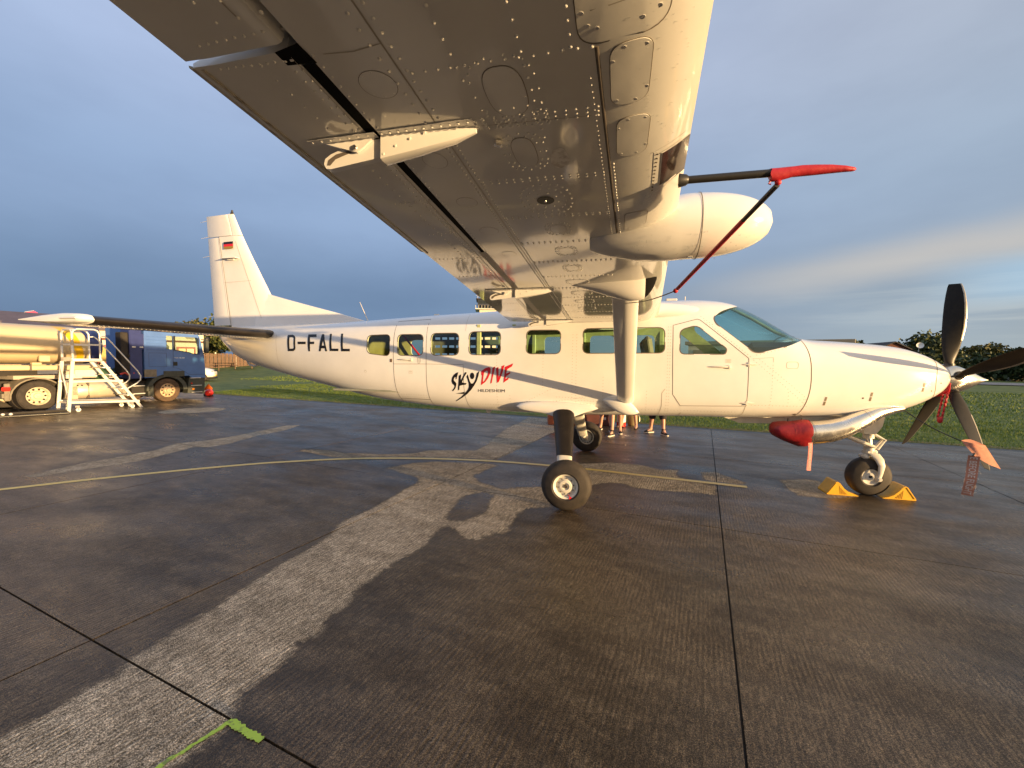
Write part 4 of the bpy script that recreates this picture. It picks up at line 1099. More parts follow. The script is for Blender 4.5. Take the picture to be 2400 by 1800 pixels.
# ---- lettering
def decal(name, polys, mat, lift=.0030, step=.05):
    """polys: list of (outer, holes); laid on the side skin"""
    b = MB()
    for outer_, holes in polys:
        v2, tris = tri_poly(outer_, holes)
        bm = bmesh.new(); vv = [bm.verts.new((x, 0, z)) for x, z in v2]
        for t in tris:
            try: bm.faces.new([vv[i] for i in t])
            except ValueError: pass
        for _ in range(6):
            ed = [e for e in bm.edges if e.calc_length() > step]
            if not ed: break
            bmesh.ops.subdivide_edges(bm, edges=ed, cuts=1); bmesh.ops.triangulate(bm, faces=bm.faces)
        bm.verts.ensure_lookup_table(); bm.verts.index_update()
        b.add([(q.co.x, ys(q.co.x, q.co.z) - lift, q.co.z) for q in bm.verts], [[q.index for q in f.verts] for f in bm.faces]); bm.free()
    return b.build(name, M[mat], sh, angle=0, recalc=False)
for nm, q, h in (('D', D_reg_D, [D_reg_Dh]), ('dash', D_reg_dash, []), ('F', D_reg_F, []), ('A', D_reg_A, [D_reg_Ah]), ('L', D_reg_L1, []), ('L', D_reg_L2, [])):
    o = decal('registration_letter' if nm != 'dash' else 'registration_dash', [(q, h)], 'black_paint', .0042)
for q in (D_logo_S, D_logo_K, D_logo_Y, D_logo_head, D_logo_tail):
    decal('logo_figure' if q in (D_logo_head, D_logo_tail) else 'logo_letter', [(q, [])], 'black_paint')
for q, h in ((D_logor_D, [D_logor_Dhole]), (D_logor_I, []), (D_logor_V, []), (D_logor_E, [])): decal('logo_letter', [(q, h)], 'red_paint')
def text_polys(txt, size=1.0):
    cu = bpy.data.curves.new('t', 'FONT'); cu.body = txt; cu.size = size; cu.resolution_u = 3
    o = bpy.data.objects.new('t', cu); COL.objects.link(o); me = evaluated_mesh(o)
    v = [(q.co.x, q.co.y) for q in me.vertices]; f = [list(p_.vertices) for p_ in me.polygons]
    bpy.data.objects.remove(o); bpy.data.curves.remove(cu); bpy.data.meshes.remove(me)
    x0 = min(q[0] for q in v); x1 = max(q[0] for q in v); y0_ = min(q[1] for q in v); y1 = max(q[1] for q in v)
    return [((x - x0) / (x1 - x0), (y - y0_) / (y1 - y0_)) for x, y in v], f
v, f = text_polys('HILDESHEIM')
b = MB(); P0, P1, P2, P3 = [Vector(q) for q in (D_hild[3], D_hild[2], D_hild[1], D_hild[0])]
pts = []
for s_, t in v:
    q = P0.lerp(P1, s_).lerp(P3.lerp(P2, s_), t); pts.append((q.x, ys(q.x, q.y) - .003, q.y))
b.add(pts, f); b.build('town_lettering', M['black_paint'], sh, angle=0, recalc=False)

# ---- roof bits
b = MB(); b.tube([(-3.86, 0, 2.49), (-3.90, 0, 2.53), (-4.06, 0, 2.86)], [.016, .009, .004], 8); b.build('whip_antenna', M['white_wall'], sh)
b = MB(); b.tube([(-2.5, -.28, 2.545), (-1.3, -.30, 2.59)], .012, 6); b.build('roof_rail', M['paint'], sh)
b = MB(); b.box((-2.45, -.2, 2.58), (.09, .05, .03), bevel=.01); b.build('roof_beacon', M['white_wall'], sh)
b = MB(); b.box((1.30, -.2, 2.745), (.16, .10, .04), bevel=.012); b.build('gps_antenna', M['white_wall'], sh)
b = MB(); b.tube([(1.5, -.15, 2.72), (1.5, -.15, 2.80)], .007, 6); b.build('probe', M['white_wall'], sh)
b = MB(); b.prism([(-1.52, -.35, 1.03), (-1.40, -.35, 1.03), (-1.44, -.35, .965), (-1.49, -.35, .965)], (0, .02, 0)); b.build('drain_mast', M['gear_paint'], sh)
b = MB(); b.tube([(-6.55, -.05, 1.76), (-6.50, -.05, 1.68), (-6.38, -.05, 1.66), (-6.26, -.05, 1.70), (-6.24, -.05, 1.70)], .022, 8); b.build('tail_bumper', M['paint'], sh)
# wing glove on the cabin roof ahead of the wing
gl = MB(); rings = []
for i in range(15):
    t = i / 14; x = .6 + 1.12 * t; k = math.sqrt(max(0.0, 1 - t ** 2.6)) * .999 + .001
    rings.append([(x, -.60 - .225 * k * math.cos(a), 2.53 + .155 * k * math.sin(a) - .02 * t) for a in np.linspace(0, 2 * math.pi, 24, endpoint=False)])
gl.loft(rings); gl.build('wing_glove', M['paint'], sh, angle=60)

# ------------------------------------------------------------------ wing
TD = math.tan(R(3.3)); TS = 0.0
def PL(x, y): return 2.381 + TS * (x + .89) + TD * (abs(y) - .81)
def LE(y): return 1.083 - .064 * (abs(y) - .81)
def TE(y): return -.989 + .053 * (abs(y) - .81)
def GAPF(y): return -.345 + .0214 * (abs(y) - 5.4)
def low(xi): return .098 * max(0.0, 1 - xi / .345) ** 3.1
def upper(s_, c): return .098 + .122 * c * (math.sqrt(s_) * (1 - s_)) / .385
def under(x, y): return PL(x, y) + low(LE(y) - x)
WN = Vector((TS, -TD, -1)).normalized()            # outward (down) normal of the starboard under-surface
def main_ring(y, full=False):
    le, te = LE(y), TE(y); c = le - te; pts = []
    x0 = te + .004 if full else GAPF(y)
    xs = [x0 + (le - .30 - x0) * t for t in (0, .25, .5, .75, 1)] + [le - q for q in (.24, .18, .13, .09, .06, .035, .015, .004)]
    for x in xs: pts.append((x, y, PL(x, y) + low(le - x)))
    for s_ in (.001, .006, .016, .035, .06, .10, .16, .24, .34, .45, .56, .66): pts.append((le - s_ * c, y, PL(le - s_ * c, y) + upper(s_, c)))
    if full:
        for s_ in (.8, .92, 1.0): pts.append((le - s_ * c + .002, y, PL(le - s_ * c, y) + (upper(s_, c) - .098) + .098 * (1 - s_) + .006))
    else:
        s_ = (le - GAPF(y) + .14) / c
        pts.append((le - s_ * c, y, PL(le - s_ * c, y) + upper(s_, c) - .06)); pts.append((le - s_ * c, y, PL(le - s_ * c, y) + upper(s_, c) - .066))
        pts.append((GAPF(y) - .03, y, PL(x0, y) + .12)); pts.append((GAPF(y) + .004, y, PL(x0, y) + .09))
    return pts
wing = MB(); YS = [-.15, -.5, -.81, -1.6, -2.4, -3.2, -4.0, -4.8, -5.6, -6.4, -7.2, -7.75]
rings = [main_ring(y) for y in YS]
tip = main_ring(-7.88); zc = PL(0, -7.9) + .1
rings.append([(.1 + (q[0] - .1) * .96, -7.9, zc + (q[2] - zc) * .55) for q in tip])
wing.loft(rings)
wo = wing.build('wing', M['paint_under'], plane, angle=32); tag(wo, 'starboard wing, its riveted underside overhead')
def flap_ring(y, x1, x2):
    """x1: nose, x2: trailing edge"""
    pts = [(x2, y, PL(x2, y) + .004)]
    for t in (.25, .5, .75, .93): x = x2 + (x1 - x2) * t; pts.append((x, y, PL(x, y)))
    for (dx, dz) in ((.012, .004), (.004, .018), (0, .045), (.008, .075), (.03, .095)): pts.append((x1 - dx, y, PL(x1, y) + dz))
    for t in (.7, .4, .15): x = x2 + (x1 - x2) * t; pts.append((x, y, PL(x, y) + .018 + .085 * t))
    pts.append((x2, y, PL(x2, y) + .016))
    return pts
def flapper(name, y0, y1, gap, mat='paint_under', label=None, nose=None):
    b = MB(); n = 8; rings = []
    for i in range(n + 1):
        y = y0 + (y1 - y0) * i / n; rings.append(flap_ring(y, gap(y), TE(y)))
    b.loft(rings); o = b.build(name, M[mat], wo, angle=38)
    return o
def gap_flap(y): return -.380 + .0095 * (abs(y) - 5.4)
flap = flapper('flap', -.86, -5.832, gap_flap)
ail = flapper('aileron', -5.856, -7.72, lambda y: -.365 + .025 * (abs(y) - 6))
b = MB(); b.strip([(GAPF(y) - .018, y, PL(-.35, y) - .0015) for y in np.linspace(-.9, -4.02, 14)], Vector((0, 0, -1)), .052); b.build('gap_seal', pmat('grey_gap_seal', (.36, .34, .31), .5), wo, angle=0)
b = MB(); b.strip([((GAPF(y) + gap_flap(y)) / 2, y, PL(-.34, y) + .004) for y in np.linspace(-5.77, -3.95, 12)], Vector((0, 0, -1)), .060); b.add([(x, y, PL(x, y) - .0012) for x, y in ((-.330, -5.775), (-.425, -5.785), (-.425, -5.835), (-.335, -5.850))], [(0, 1, 2, 3)]); b.build('slot_shade', M['slot'], wo, angle=0)  # black strip and notch patch painted in as the slot's shade
# flap trailing-edge strip
b = MB(); rings = []
for y in np.linspace(-4.05, -5.82, 9):
    x = TE(y); z = PL(x, y); rings.append([(x + .030, y, z - .0015), (x - .030, y, z + .016), (x - .032, y, z + .024), (x + .028, y, z + .003)])
b.loft(rings); b.build('trailing_edge_strip', pmat('dirty_trailing_edge', (.52, .46, .34), .6, dirt=(.20, .15, .09), vscale=22), flap, angle=0)
# dark cove behind the flap end
b = MB(); b.box((-.40, -5.858, PL(-.4, -5.86) + .07), (.12, .03, .09)); b.build('hinge_bracket', M['steel'], wo)

def wp(x, y, lift=0.0): return Vector((x, y, under(x, y) - lift))
# ---- rivets of the under-surface: domes, one mesh
rv = MB()
DOME = [(0, 1.0), (.40, .93), (.74, .66)]
def dome(x, y, r_=.0062, h=.0052):
    r_ *= 1.0
    c = wp(x, y); o = len(rv.v); n = 8
    for t, k in DOME:
        for i in range(n): a = 2 * math.pi * i / n; rv.v.append((c.x + r_ * k * math.cos(a), c.y + r_ * k * math.sin(a), c.z + .0006 - h * t))
    rv.v.append((c.x, c.y, c.z - h * .95))
    for j in range(2):
        for i in range(n): rv.f.append([o + j * n + i, o + j * n + (i + 1) % n, o + (j + 1) * n + (i + 1) % n, o + (j + 1) * n + i]); rv.mi.append(0)
    for i in range(n): rv.f.append([o + 2 * n + i, o + 2 * n + (i + 1) % n, o + 3 * n]); rv.mi.append(0)
rnd = random.Random(5)
def row(p0, p1, pitch, jit=.0012, **k):
    l = math.hypot(p1[0] - p0[0], p1[1] - p0[1]); n = max(1, round(l / pitch))
    for i in range(n + 1):
        t = i / n; dome(p0[0] + (p1[0] - p0[0]) * t + rnd.uniform(-jit, jit), p0[1] + (p1[1] - p0[1]) * t + rnd.uniform(-jit, jit), **k)
# ribs (chordwise)
for y, d in ((-5.68, 1), (-5.405, 3), (-4.98, 2), (-4.56, 2), (-4.145, 2), (-3.725, 2), (-3.30, 2), (-2.88, 2), (-2.46, 2), (-2.04, 2), (-1.62, 2), (-1.2, 2), (-6.1, 2), (-6.6, 2), (-7.1, 2)):
    for k in range(d): row((-.075, y + (k - (d - 1) / 2) * .022), (.46 + .03 * (5.7 + y) * .4, y + (k - (d - 1) / 2) * .022 + .012), .036 if d > 1 else .042)
# span-wise rows
for x, y0, y1, p_ in ((.075, -7.6, -5.62, .052), (.272, -7.6, -5.28, .052), (.412, -7.6, -5.68, .042), (-.085, -7.6, -5.42, .045), (-.085, -5.38, -1.0, .030), (-.127, -5.40, -1.0, .030), (-.14, -7.6, -5.45, .050)): row((x, y0), (x + (.0 if x < 0 else -.01), y1), p_)
for y0, y1 in ((-5.8, -4.1), (-4.05, -1.0)): row((GAPF(y0) + .012, y0), (GAPF(y1) + .012, y1), .042, r_=.005)
row((.448, -5.55), (.505, -4.0), .030, r_=.0034)
row((.512, -5.04), (.555, -4.0), .030, r_=.0034)
# closely set doublers round the inspection covers
def oval_pts(cx, cy, a, b, n, pw=3.0, ph=0.0):
    out = []
    for i in range(n):
        t = 2 * math.pi * i / n + ph; c, s_ = math.cos(t), math.sin(t)
        out.append((cx + a * math.copysign(abs(c) ** (2 / pw), c), cy + b * math.copysign(abs(s_) ** (2 / pw), s_)))
    return out
for q in oval_pts(.182, -5.54, .105, .150, 22): dome(*q, r_=.005)
for q in oval_pts(.168, -5.19, .085, .130, 20): dome(*q, r_=.0058)
for q in oval_pts(.168, -5.19, .062, .108, 14): dome(*q, r_=.0048)
for q in oval_pts(.183, -4.75, .125, .165, 24, 2.4): dome(*q, r_=.0078)
for q in oval_pts(.183, -4.75, .095, .125, 18, 2.3, .1): dome(*q, r_=.0050)
for q in oval_pts(.183, -4.75, .060, .080, 8, 2.0, .3): dome(*q, r_=.0066)
row((.09, -5.46), (.285, -5.47), .05); row((.10, -5.37), (.29, -5.36), .028)
for k in range(6): row((.07 + k * .045, -5.37), (.062 + k * .046, -5.43), .020, r_=.0058)
for cy in (-4.36, -3.95, -3.53): 
    for q in oval_pts(.19, cy, .072, .095, 18): dome(*q, r_=.0055)
    for q in oval_pts(.19, cy, .055, .075, 12): dome(*q, r_=.0045)
for cy in (-3.1, -2.66, -2.25, -1.85): 
    for q in oval_pts(.19, cy, .10, .085, 22): dome(*q, r_=.0050)
# flap and aileron rows
for x0, x1 in ((-.395, -.46), (-.42, -.485)): row((x0, -5.80), (x1, -3.6), .042, r_=.0045)
row((-.505, -5.80), (-.56, -4.0), .062, r_=.0050)
row((-.64, -5.815), (-.40, -5.80), .026, r_=.0044)
row((-.60, -4.85), (-.40, -4.86), .030, r_=.0044); row((-.62, -4.40), (-.42, -4.41), .030, r_=.0044)
for y in (-3.9, -3.4, -2.6, -2.2, -1.8, -1.4): row((-.80 - (y + 3.9) * -.0, y), (-.40, y), .034, r_=.0044)
row((-.46, -3.6), (-.55, -1.0), .036, r_=.0045); row((-.485, -3.6), (-.575, -1.0), .036, r_=.0045)
row((-.62, -5.90), (-.40, -5.90), .032, r_=.0048); row((-.43, -7.6), (-.43, -5.95), .050, r_=.0052); row((-.50, -7.6), (-.50, -5.95), .060, r_=.0052); row((-.365, -7.6), (-.355, -5.95), .055, r_=.0062)
rows_o = rv.build('rivet_rows', M['rivet'], wo, angle=180, recalc=False); tag(rows_o, kind='stuff')

# ---- skin seams on the under-surface
def under_line(b, pts, w, lift=.0012, closed=False, k=5):
    P = []
    n = len(pts) if closed else len(pts) - 1
    for i in range(n):
        a, c = pts[i], pts[(i + 1) % len(pts)]
        for j in range(k): t = j / k; P.append(wp(a[0] + (c[0] - a[0]) * t, a[1] + (c[1] - a[1]) * t, lift))
    if not closed: P.append(wp(*pts[-1], lift))
    b.strip(P, Vector((0, 0, -1)), w, closed=closed)
b = MB(); under_line(b, [(-.106, -7.6), (-.106, -5.95), (-.106, -1.0)], .005); b.build('spar_seam', M['seam_light'], wo, angle=0)
b = MB(); under_line(b, [(-.105, -5.80), (-.20, -5.79), (-.29, -5.80)], .003); under_line(b, [(-.39, -5.81), (-.402, -5.28), (-.43, -4.4), (-.48, -3.0), (-.56, -1.0)], .0028); under_line(b, [(.05, -5.392), (.44, -5.372)], .0028); under_line(b, [(.46, -5.78), (.70, -5.80)], .003)
under_line(b, [(-.43, -7.6), (-.43, -5.95)], .004); b.build('skin_seam', M['seam_light'], wo, angle=0)
fs_ = MB(); rings = []
for y in np.linspace(-5.665, -3.95, 14):
    x = .470 + (5.67 + y) * .0395; z = under(x, y); rings.append([(x - .006, y, z + .0005), (x - .003, y, z - .0022), (x + .004, y, z - .0022), (x + .007, y, z + .0005)])
fs_.loft(rings); fs_.build('front_spar_seam', M['seam'], wo, angle=60)
# hatches: proud plates with a dark rim
def hatch(pts, screws=6, mat='paint_under', lift=.0022, scr=.010, name='inspection_cover', rim=.0035, sphase=.3):
    n = len(pts); cx = sum(q[0] for q in pts) / n; cy = sum(q[1] for q in pts) / n
    b = MB(); top = [wp(x, y, lift) for x, y in pts]; base = [wp(x, y, -.001) for x, y in pts]
    b.add(top + base + [wp(cx, cy, lift)], [(i, (i + 1) % n, n + (i + 1) % n, n + i) for i in range(n)] + [(i, (i + 1) % n, 2 * n) for i in range(n)])
    o = b.build(name, M[mat], wo, angle=25)
    b = MB(); b.strip([wp(cx + (x - cx) * (1 + .012), cy + (y - cy) * (1 + .012), .0009) for x, y in pts], Vector((0, 0, -1)), rim, closed=True); b.build('rim', M['rim_line'], o, angle=0)
    if screws:
        b = MB()
        for k in range(screws):
            x, y = pts[int((k + sphase) * n / screws) % n]; c = wp(cx + (x - cx) * .89, cy + (y - cy) * .89, lift); scr_ = scr * .72
            b.lathe(c, (0, 0, -1), [(0, scr_), (.0005, scr_ * .96), (.0005, scr_ * .62), (-.0004, scr_ * .56), (-.0004, scr_ * .3), (.0002, scr_ * .25), (.0002, 0)], 12)
        tag(b.build('screws', M['paint'], o, angle=12), kind='stuff')
    return o
HATCH_A = round_poly([(.507, -5.66), (.507, -5.405), (.622, -5.405), (.622, -5.66)], .062, 6)
HATCH_B = round_poly([(.525, -5.335), (.525, -5.085), (.638, -5.085), (.638, -5.335)], .055, 6)
hatch(HATCH_A, 6, scr=.0085); hatch(HATCH_B, 6, scr=.0078)
hatch(round_poly([(.425, -6.5), (.425, -5.679), (.655, -5.679), (.655, -6.5)], .06, 6), 12, scr=.0095, name='leading_edge_panel')
hatch(oval_pts(.182, -5.54, .064, .112, 30, 2.7), 6, scr=.006)
hatch(oval_pts(.168, -5.19, .046, .103, 26, 2.7), 0)
hatch(round_poly([(.568, -4.515), (.568, -4.262), (.683, -4.33), (.683, -4.515)], .03), 5, scr=.006)
for (cx, cy, a, e) in ((-.203, -5.655, .058, .060), (-.214, -5.205, .050, .062), (-.221, -4.80, .053, .055), (-.225, -4.40, .056, .060), (-.215, -3.95, .050, .055)): hatch(oval_pts(cx, cy, a, e, 26, 2.0), 8, lift=.0012, scr=.0042, name='round_cover', rim=.0022)
for cy in (-4.36, -3.95, -3.53): hatch(oval_pts(.19, cy, .045, .062, 22, 2.8), 0, lift=.0010, rim=.0022)
for cy in (-3.1, -2.66, -2.25, -1.85): hatch(oval_pts(.19, cy, .085, .070, 26, 2.2), 0, lift=.0010, rim=.0025)
b = MB(); n = 22; q = [(.300 + .038 * math.cos(t) * (1 + .12 * math.sin(3 * t)), -5.122 + .078 * math.sin(t) * (1 + .10 * math.cos(2 * t + 1))) for t in np.linspace(0, 2 * math.pi, n, endpoint=False)]
b.add([wp(x, y, .0009) for x, y in q] + [wp(.300, -5.122, .0012)], [(i, (i + 1) % n, n) for i in range(n)]); b.build('sealed_patch', M['sealpatch'], wo, angle=0)
# fuel vent: dark opening with a pin
b = MB(); b.add([wp(x, y, .0026) for x, y in oval_pts(.179, -4.752, .044, .046, 26, 2.0)], [list(range(26))]); v_ = b.build('fuel_vent', M['black'], wo, angle=0)
b = MB(); b.sphere(wp(.179, -4.752, .006), .007, 10, 6); b.build('vent_pin', M['alu'], v_)
b = MB(); b.box(wp(.085, -5.292, .011), (.030, .026, .022), rot=Matrix.Rotation(.5, 3, 'Z'), bevel=.005); b.build('drain_plug', M['alu'], wo)
# landing light under a dark lens in the leading edge
LL = [(.700, -4.998), (.792, -5.028), (.812, -4.772), (.715, -4.700)]
def light_patch(x0a, x0b, ya, yb, n=8):
    V = []; F = []
    for i in range(n + 1):
        t = i / n; y = ya + (yb - ya) * t
        for j in range(n + 1):
            s_ = j / n; xa = x0a + (x0b - x0a) * t; le = LE(y) - .004; x = xa + (le - xa) * s_
            V.append(wp(x, y, .0025))
    for i in range(n):
        for j in range(n): F.append((i * (n + 1) + j, i * (n + 1) + j + 1, (i + 1) * (n + 1) + j + 1, (i + 1) * (n + 1) + j))
    return V, F
b = MB(); b.add(*light_patch(.704, .718, -5.030, -4.750)); ll = b.build('landing_light', M['dark_glass'], wo, angle=60)
b = MB(); under_line(b, [(.79, -5.080), (.668, -5.062), (.684, -4.690), (.80, -4.745)], .006, .003); under_line(b, [(.78, -5.046), (.700, -5.034), (.714, -4.744), (.79, -4.765)], .010, .0035); b.build('lens_frame', M['paint'], ll, angle=0)
b = MB(); 
for i in range(11): y = -5.035 + i * .031; b.lathe(wp(.685 + .0003 * i, y, .001), (0, 0, -1), [(0, .005), (.002, .0045), (.002, 0)], 8)
b.build('lens_screws', M['seam'], ll)

# ---- flap tracks
def ext_y(b, pts, y, t): b.prism([(x, y - t / 2, z) for x, z in pts], (0, t, 0))
def flap_track(yc, dx, dz, k=1.0):
    def tr(P): return [(x * 1.0 + dx, z + dz) for x, z in P]
    b = MB()
    # front fairing: a wedge, closed below
    r1 = [[(x, yc - w, zt), (x, yc - w, zb + .004), (x, yc - w * .6, zb), (x, yc + w * .6, zb), (x, yc + w, zb + .004), (x, yc + w, zt)] for x, w, zt, zb in
          [(-.342 + dx, .030, 2.665 + dz, 2.556 + dz), (-.20 + dx, .026, 2.665 + dz, 2.575 + dz), (-.05 + dx, .018, 2.664 + dz, 2.600 + dz), (.03 + dx, .006, 2.662 + dz, 2.625 + dz)]]
    b.loft(r1); fr = b.build('flap_track', M['paint'], wo, angle=30)
    b = MB(); b.box(((-.155 + dx), yc - .042, PL(-.155 + dx, yc - .042) - .0022), (.37, .032, .003)); b.build('flange', M['paint'], fr)
    plate = tr([(-.338, 2.640), (-.345, 2.572), (-.572, 2.548), (-.592, 2.553), (-.602, 2.570), (-.596, 2.590), (-.570, 2.605), (-.511, 2.622), (-.46, 2.640)])
    b = MB(); ext_y(b, plate, yc, .030); pl = b.build('track_plate', M['paint'], fr, angle=30)
    slot = tr([(-.586, 2.564), (-.580, 2.584), (-.545, 2.602), (-.49, 2.610), (-.455, 2.606), (-.50, 2.596), (-.548, 2.583), (-.572, 2.562)])
    b = MB(); b.add([(x, yc - .0165, z) for x, z in slot], [list(range(len(slot)))]); b.build('track_slot', M['seam'], pl, angle=0, recalc=False)
    arm = tr([(-.646, 2.668), (-.360, 2.652), (-.425, 2.606), (-.447, 2.596), (-.462, 2.600), (-.63, 2.655)])
    b = MB(); ext_y(b, arm, yc - .022, .010); b.box((-.50 + dx, yc - .040, PL(-.5 + dx, yc) - .0018), (.29, .035, .003)); ar = b.build('flap_arm', M['paint'], fr, angle=30)
    b = MB(); b.lathe((-.455 + dx, yc - .027, 2.612 + dz), (0, -1, 0), [(0, .011), (.006, .010), (.006, 0)], 10); b.build('pivot_bolt', M['steel'], ar)
    b = MB()
    for i in range(11): x = -.33 + dx + i * .034; b.lathe((x, yc - .043, PL(x, yc) - .004), (0, 0, -1), [(0, .0052), (.002, .0045), (.003, 0)], 8)
    for i in range(7): x = -.63 + dx + i * .04; b.lathe((x, yc - .043, PL(x, yc) - .0035), (0, 0, -1), [(0, .0052), (.002, .0045), (.003, 0)], 8)
    for i, (x, z) in enumerate(((-.33, 2.575), (-.28, 2.60), (-.22, 2.62), (-.16, 2.635))): b.lathe((x + dx, yc - .030, z + dz), (0, -1, 0), [(0, .0052), (.0014, .0042), (.0018, 0)], 8)
    tag(b.build('track_rivets', M['rivet'], fr), kind='stuff')
flap_track(-5.385, 0, 0)
flap_track(-2.86, -.085, PL(-.4, -2.86) - PL(-.32, -5.385))
flap_track(-.98, -.09, PL(-.4, -.98) - PL(-.32, -5.385) + .012)

# ---- radar pod on the leading edge
pd = MB(); rings = []; PY = -4.10; PZ = 2.628
for i in range(30):
    t = i / 29
    if t < .45: u = t / .45; x = .36 + u * .56; k = .30 + .70 * math.sin(u * math.pi / 2) ** .8; zc = PZ - .055 * (1 - u)
    else: u = (t - .45) / .55; x = .92 + u * .485; k = max(.004, math.sqrt(max(0.0, 1 - u ** 2.5))); zc = PZ
    rr = .188 * k
    rings.append([(x, PY + rr * 1.06 * math.cos(a), zc + rr * math.sin(a)) for a in np.linspace(0, 2 * math.pi, 40, endpoint=False)])
pd.loft(rings); pod = pd.build('radar_pod', M['paint'], wo, angle=60)
b = MB(); b.strip([(.992, PY + .1975 * 1.045 * math.cos(a) * .955, PZ + .1885 * math.sin(a)) for a in np.linspace(0, 2 * math.pi, 60, endpoint=False)], [Vector((0, math.cos(a), math.sin(a))) for a in np.linspace(0, 2 * math.pi, 60, endpoint=False)], .005, closed=True, lift=.0030); b.build('pod_seam', M['seam'], pod, angle=0)
b = MB(); b.box((.955, PY - .03, PZ - .190), (.03, .02, .012), bevel=.004); b.build('pod_drain', M['alu'], pod)

# ---- water drops below the leading edge
dr = MB(); rs = np.random.RandomState(2)
def drop_at(c, rx, ry, rz): dr.sphere(c, (rx, ry, rz), 7, 5)
for i in range(230):
    y = rs.uniform(-5.95, -3.0); x = LE(y) - rs.beta(1.5, 1.6) * .20 - .045
    drop_at(wp(x, y, .0008), rs.uniform(.003, .0075), rs.uniform(.0016, .0028), rs.uniform(.0007, .0013))
for i in range(90):
    a = rs.uniform(3.6, 5.2); x = rs.uniform(.6, 1.28); k = .19 if x < 1.2 else .15
    drop_at((x, PY + k * 1.06 * math.cos(a), PZ + k * math.sin(a)), .004, .004, .0045)
tag(dr.build('water_drops', M['water'], wo, angle=60, recalc=False), kind='stuff')

# ---- port wing, plainly mirrored
pw = MB(); rings = []
for y in (.15, .81, 2.4, 4, 5.6, 7.2, 7.8): rings.append(main_ring(y, True))
zc = PL(0, 7.9) + .1; rings.append([(.1 + (q[0] - .1) * .96, 7.92, zc + (q[2] - zc) * .5) for q in main_ring(7.9, True)])
pw.loft(rings); tag(pw.build('wing', M['paint'], plane, angle=32), 'port wing beyond the cabin roof')

# ---- lift struts
def strut(side):
    s_ = -1 if side < 0 else 1
    F = Vector((.668, -.80, 1.27)); T = Vector((.600, -2.98, 2.50))
    ax = (T - F).normalized(); b = MB(); rings = []
    nx = Vector((1, 0, 0)); nx = (nx - ax * nx.dot(ax)).normalized(); nz = ax.cross(nx)
    for t, c in ((0, .225), (.5, .235), (1, .240)):
        o = F.lerp(T, t); pr = []
        for k in range(28):
            a = 2 * math.pi * k / 28; u = math.cos(a); th = math.sin(a) * (1 if u > 0 else (1 - .55 * abs(u)))
            pr.append(o + nx * (u * c / 2) + nz * (th * .046))
        rings.append([Vector((q.x, q.y * -s_ * -1 if False else q.y, q.z)) for q in pr])
    b.loft(rings)
    if s_ > 0: b.v = [(x, -y, z) for x, y, z in b.v]
    st = b.build('lift_strut', M['paint'], plane, angle=40)
    # canoe fairing under the wing, a shaded mouth painted black on its closed front outboard side
    b = MB(); rings = []; xs_ = []
    tab = [(.095, .004, .004), (.17, .022, .022), (.26, .042, .046), (.36, .062, .078), (.46, .080, .112), (.56, .092, .142), (.65, .097, .158), (.73, .094, .156), (.765, .090, .148), (.79, .084, .134), (.82, .068, .105), (.845, .048, .070), (.862, .020, .025)]
    for x, w, d in tab:
        yc = -2.96 - .03 * (x - .1); ring = []
        for a in np.linspace(-.22, math.pi + .22, 22): ring.append((x, yc + w * 1.08 * math.copysign(abs(math.cos(a)) ** .9, math.cos(a)), under(x, yc) + .010 - d * 1.06 * max(-.1, math.sin(a) if math.sin(a) < 0 else math.sin(a) ** .85)))
        rings.append(ring); xs_.append(x)
    b.loft(rings, True, True); n_ = 22
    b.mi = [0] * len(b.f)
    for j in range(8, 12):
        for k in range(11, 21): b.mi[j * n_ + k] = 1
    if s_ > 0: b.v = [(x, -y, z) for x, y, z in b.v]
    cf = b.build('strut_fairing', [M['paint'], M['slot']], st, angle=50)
    # foot fairing on the fuselage
    b = MB(); rings = []
    for i in range(13):
        t = i / 12; x = .36 + .50 * t; k = math.sin(math.pi * t) ** .75 if 0 < t < 1 else .02; zc = 1.345 - .16 * t + .02 * math.sin(math.pi * t)
        ring = []
        for a in np.linspace(0, 2 * math.pi, 20, endpoint=False): ring.append((x, -.805 - .055 * k * math.cos(a) * (1 if math.cos(a) > 0 else .3), zc - .065 + .118 * k * math.sin(a)))
        rings.append(ring)
    b.loft(rings)
    if s_ > 0: b.v = [(x, -y, z) for x, y, z in b.v]
    b.build('strut_foot_fairing', M['paint'], st, angle=60)
    return st, cf
st, cf = strut(-1); strut(1)
# tie-down ring
b = MB(); b.box((.61, -2.66, 2.405), (.10, .09, .035), bevel=.008)
b.tube([(.575 + .055 + .045 * math.cos(a), -2.70, 2.375 + .018 * math.sin(a)) for a in np.linspace(0, 2 * math.pi, 16)], .007, 6); b.build('tie_down_ring', M['steel'], st)

# ------------------------------------------------------------------ tail
def foil_ring(xl, xt, z, thick, n=14, axis='z', y0=0.0, blunt_le=True, x_cut=None):
    """symmetrical section between xl (leading) and xt (trailing); thickness along y"""
    c = xl - xt; up = []
    for i in range(n + 1):
        s_ = (i / n) ** 2 if blunt_le else i / n
        h = thick * (2.6 * math.sqrt(s_) * (1 - s_) * .5 + .02 * (1 - s_)) if blunt_le else thick * .5 * (1 - s_) + .004
        up.append((xl - c * s_, h))
    ring = [(x, y0 - h, z) for x, h in up] + [(x, y0 + h, z) for x, h in up[::-1]]
    return ring
def lerp_tab(tab, z):
    for a, b in zip(tab[:-1], tab[1:]):
        if a[0] <= z <= b[0]:
            t = (z - a[0]) / (b[0] - a[0]); return a[1] + (b[1] - a[1]) * t
    return tab[-1][1] if z > tab[-1][0] else tab[0][1]
FIN_LE = [(2.30, -5.60), (3.045, -6.007), (3.703, -6.387), (4.138, -6.623), (4.655, -6.872)]
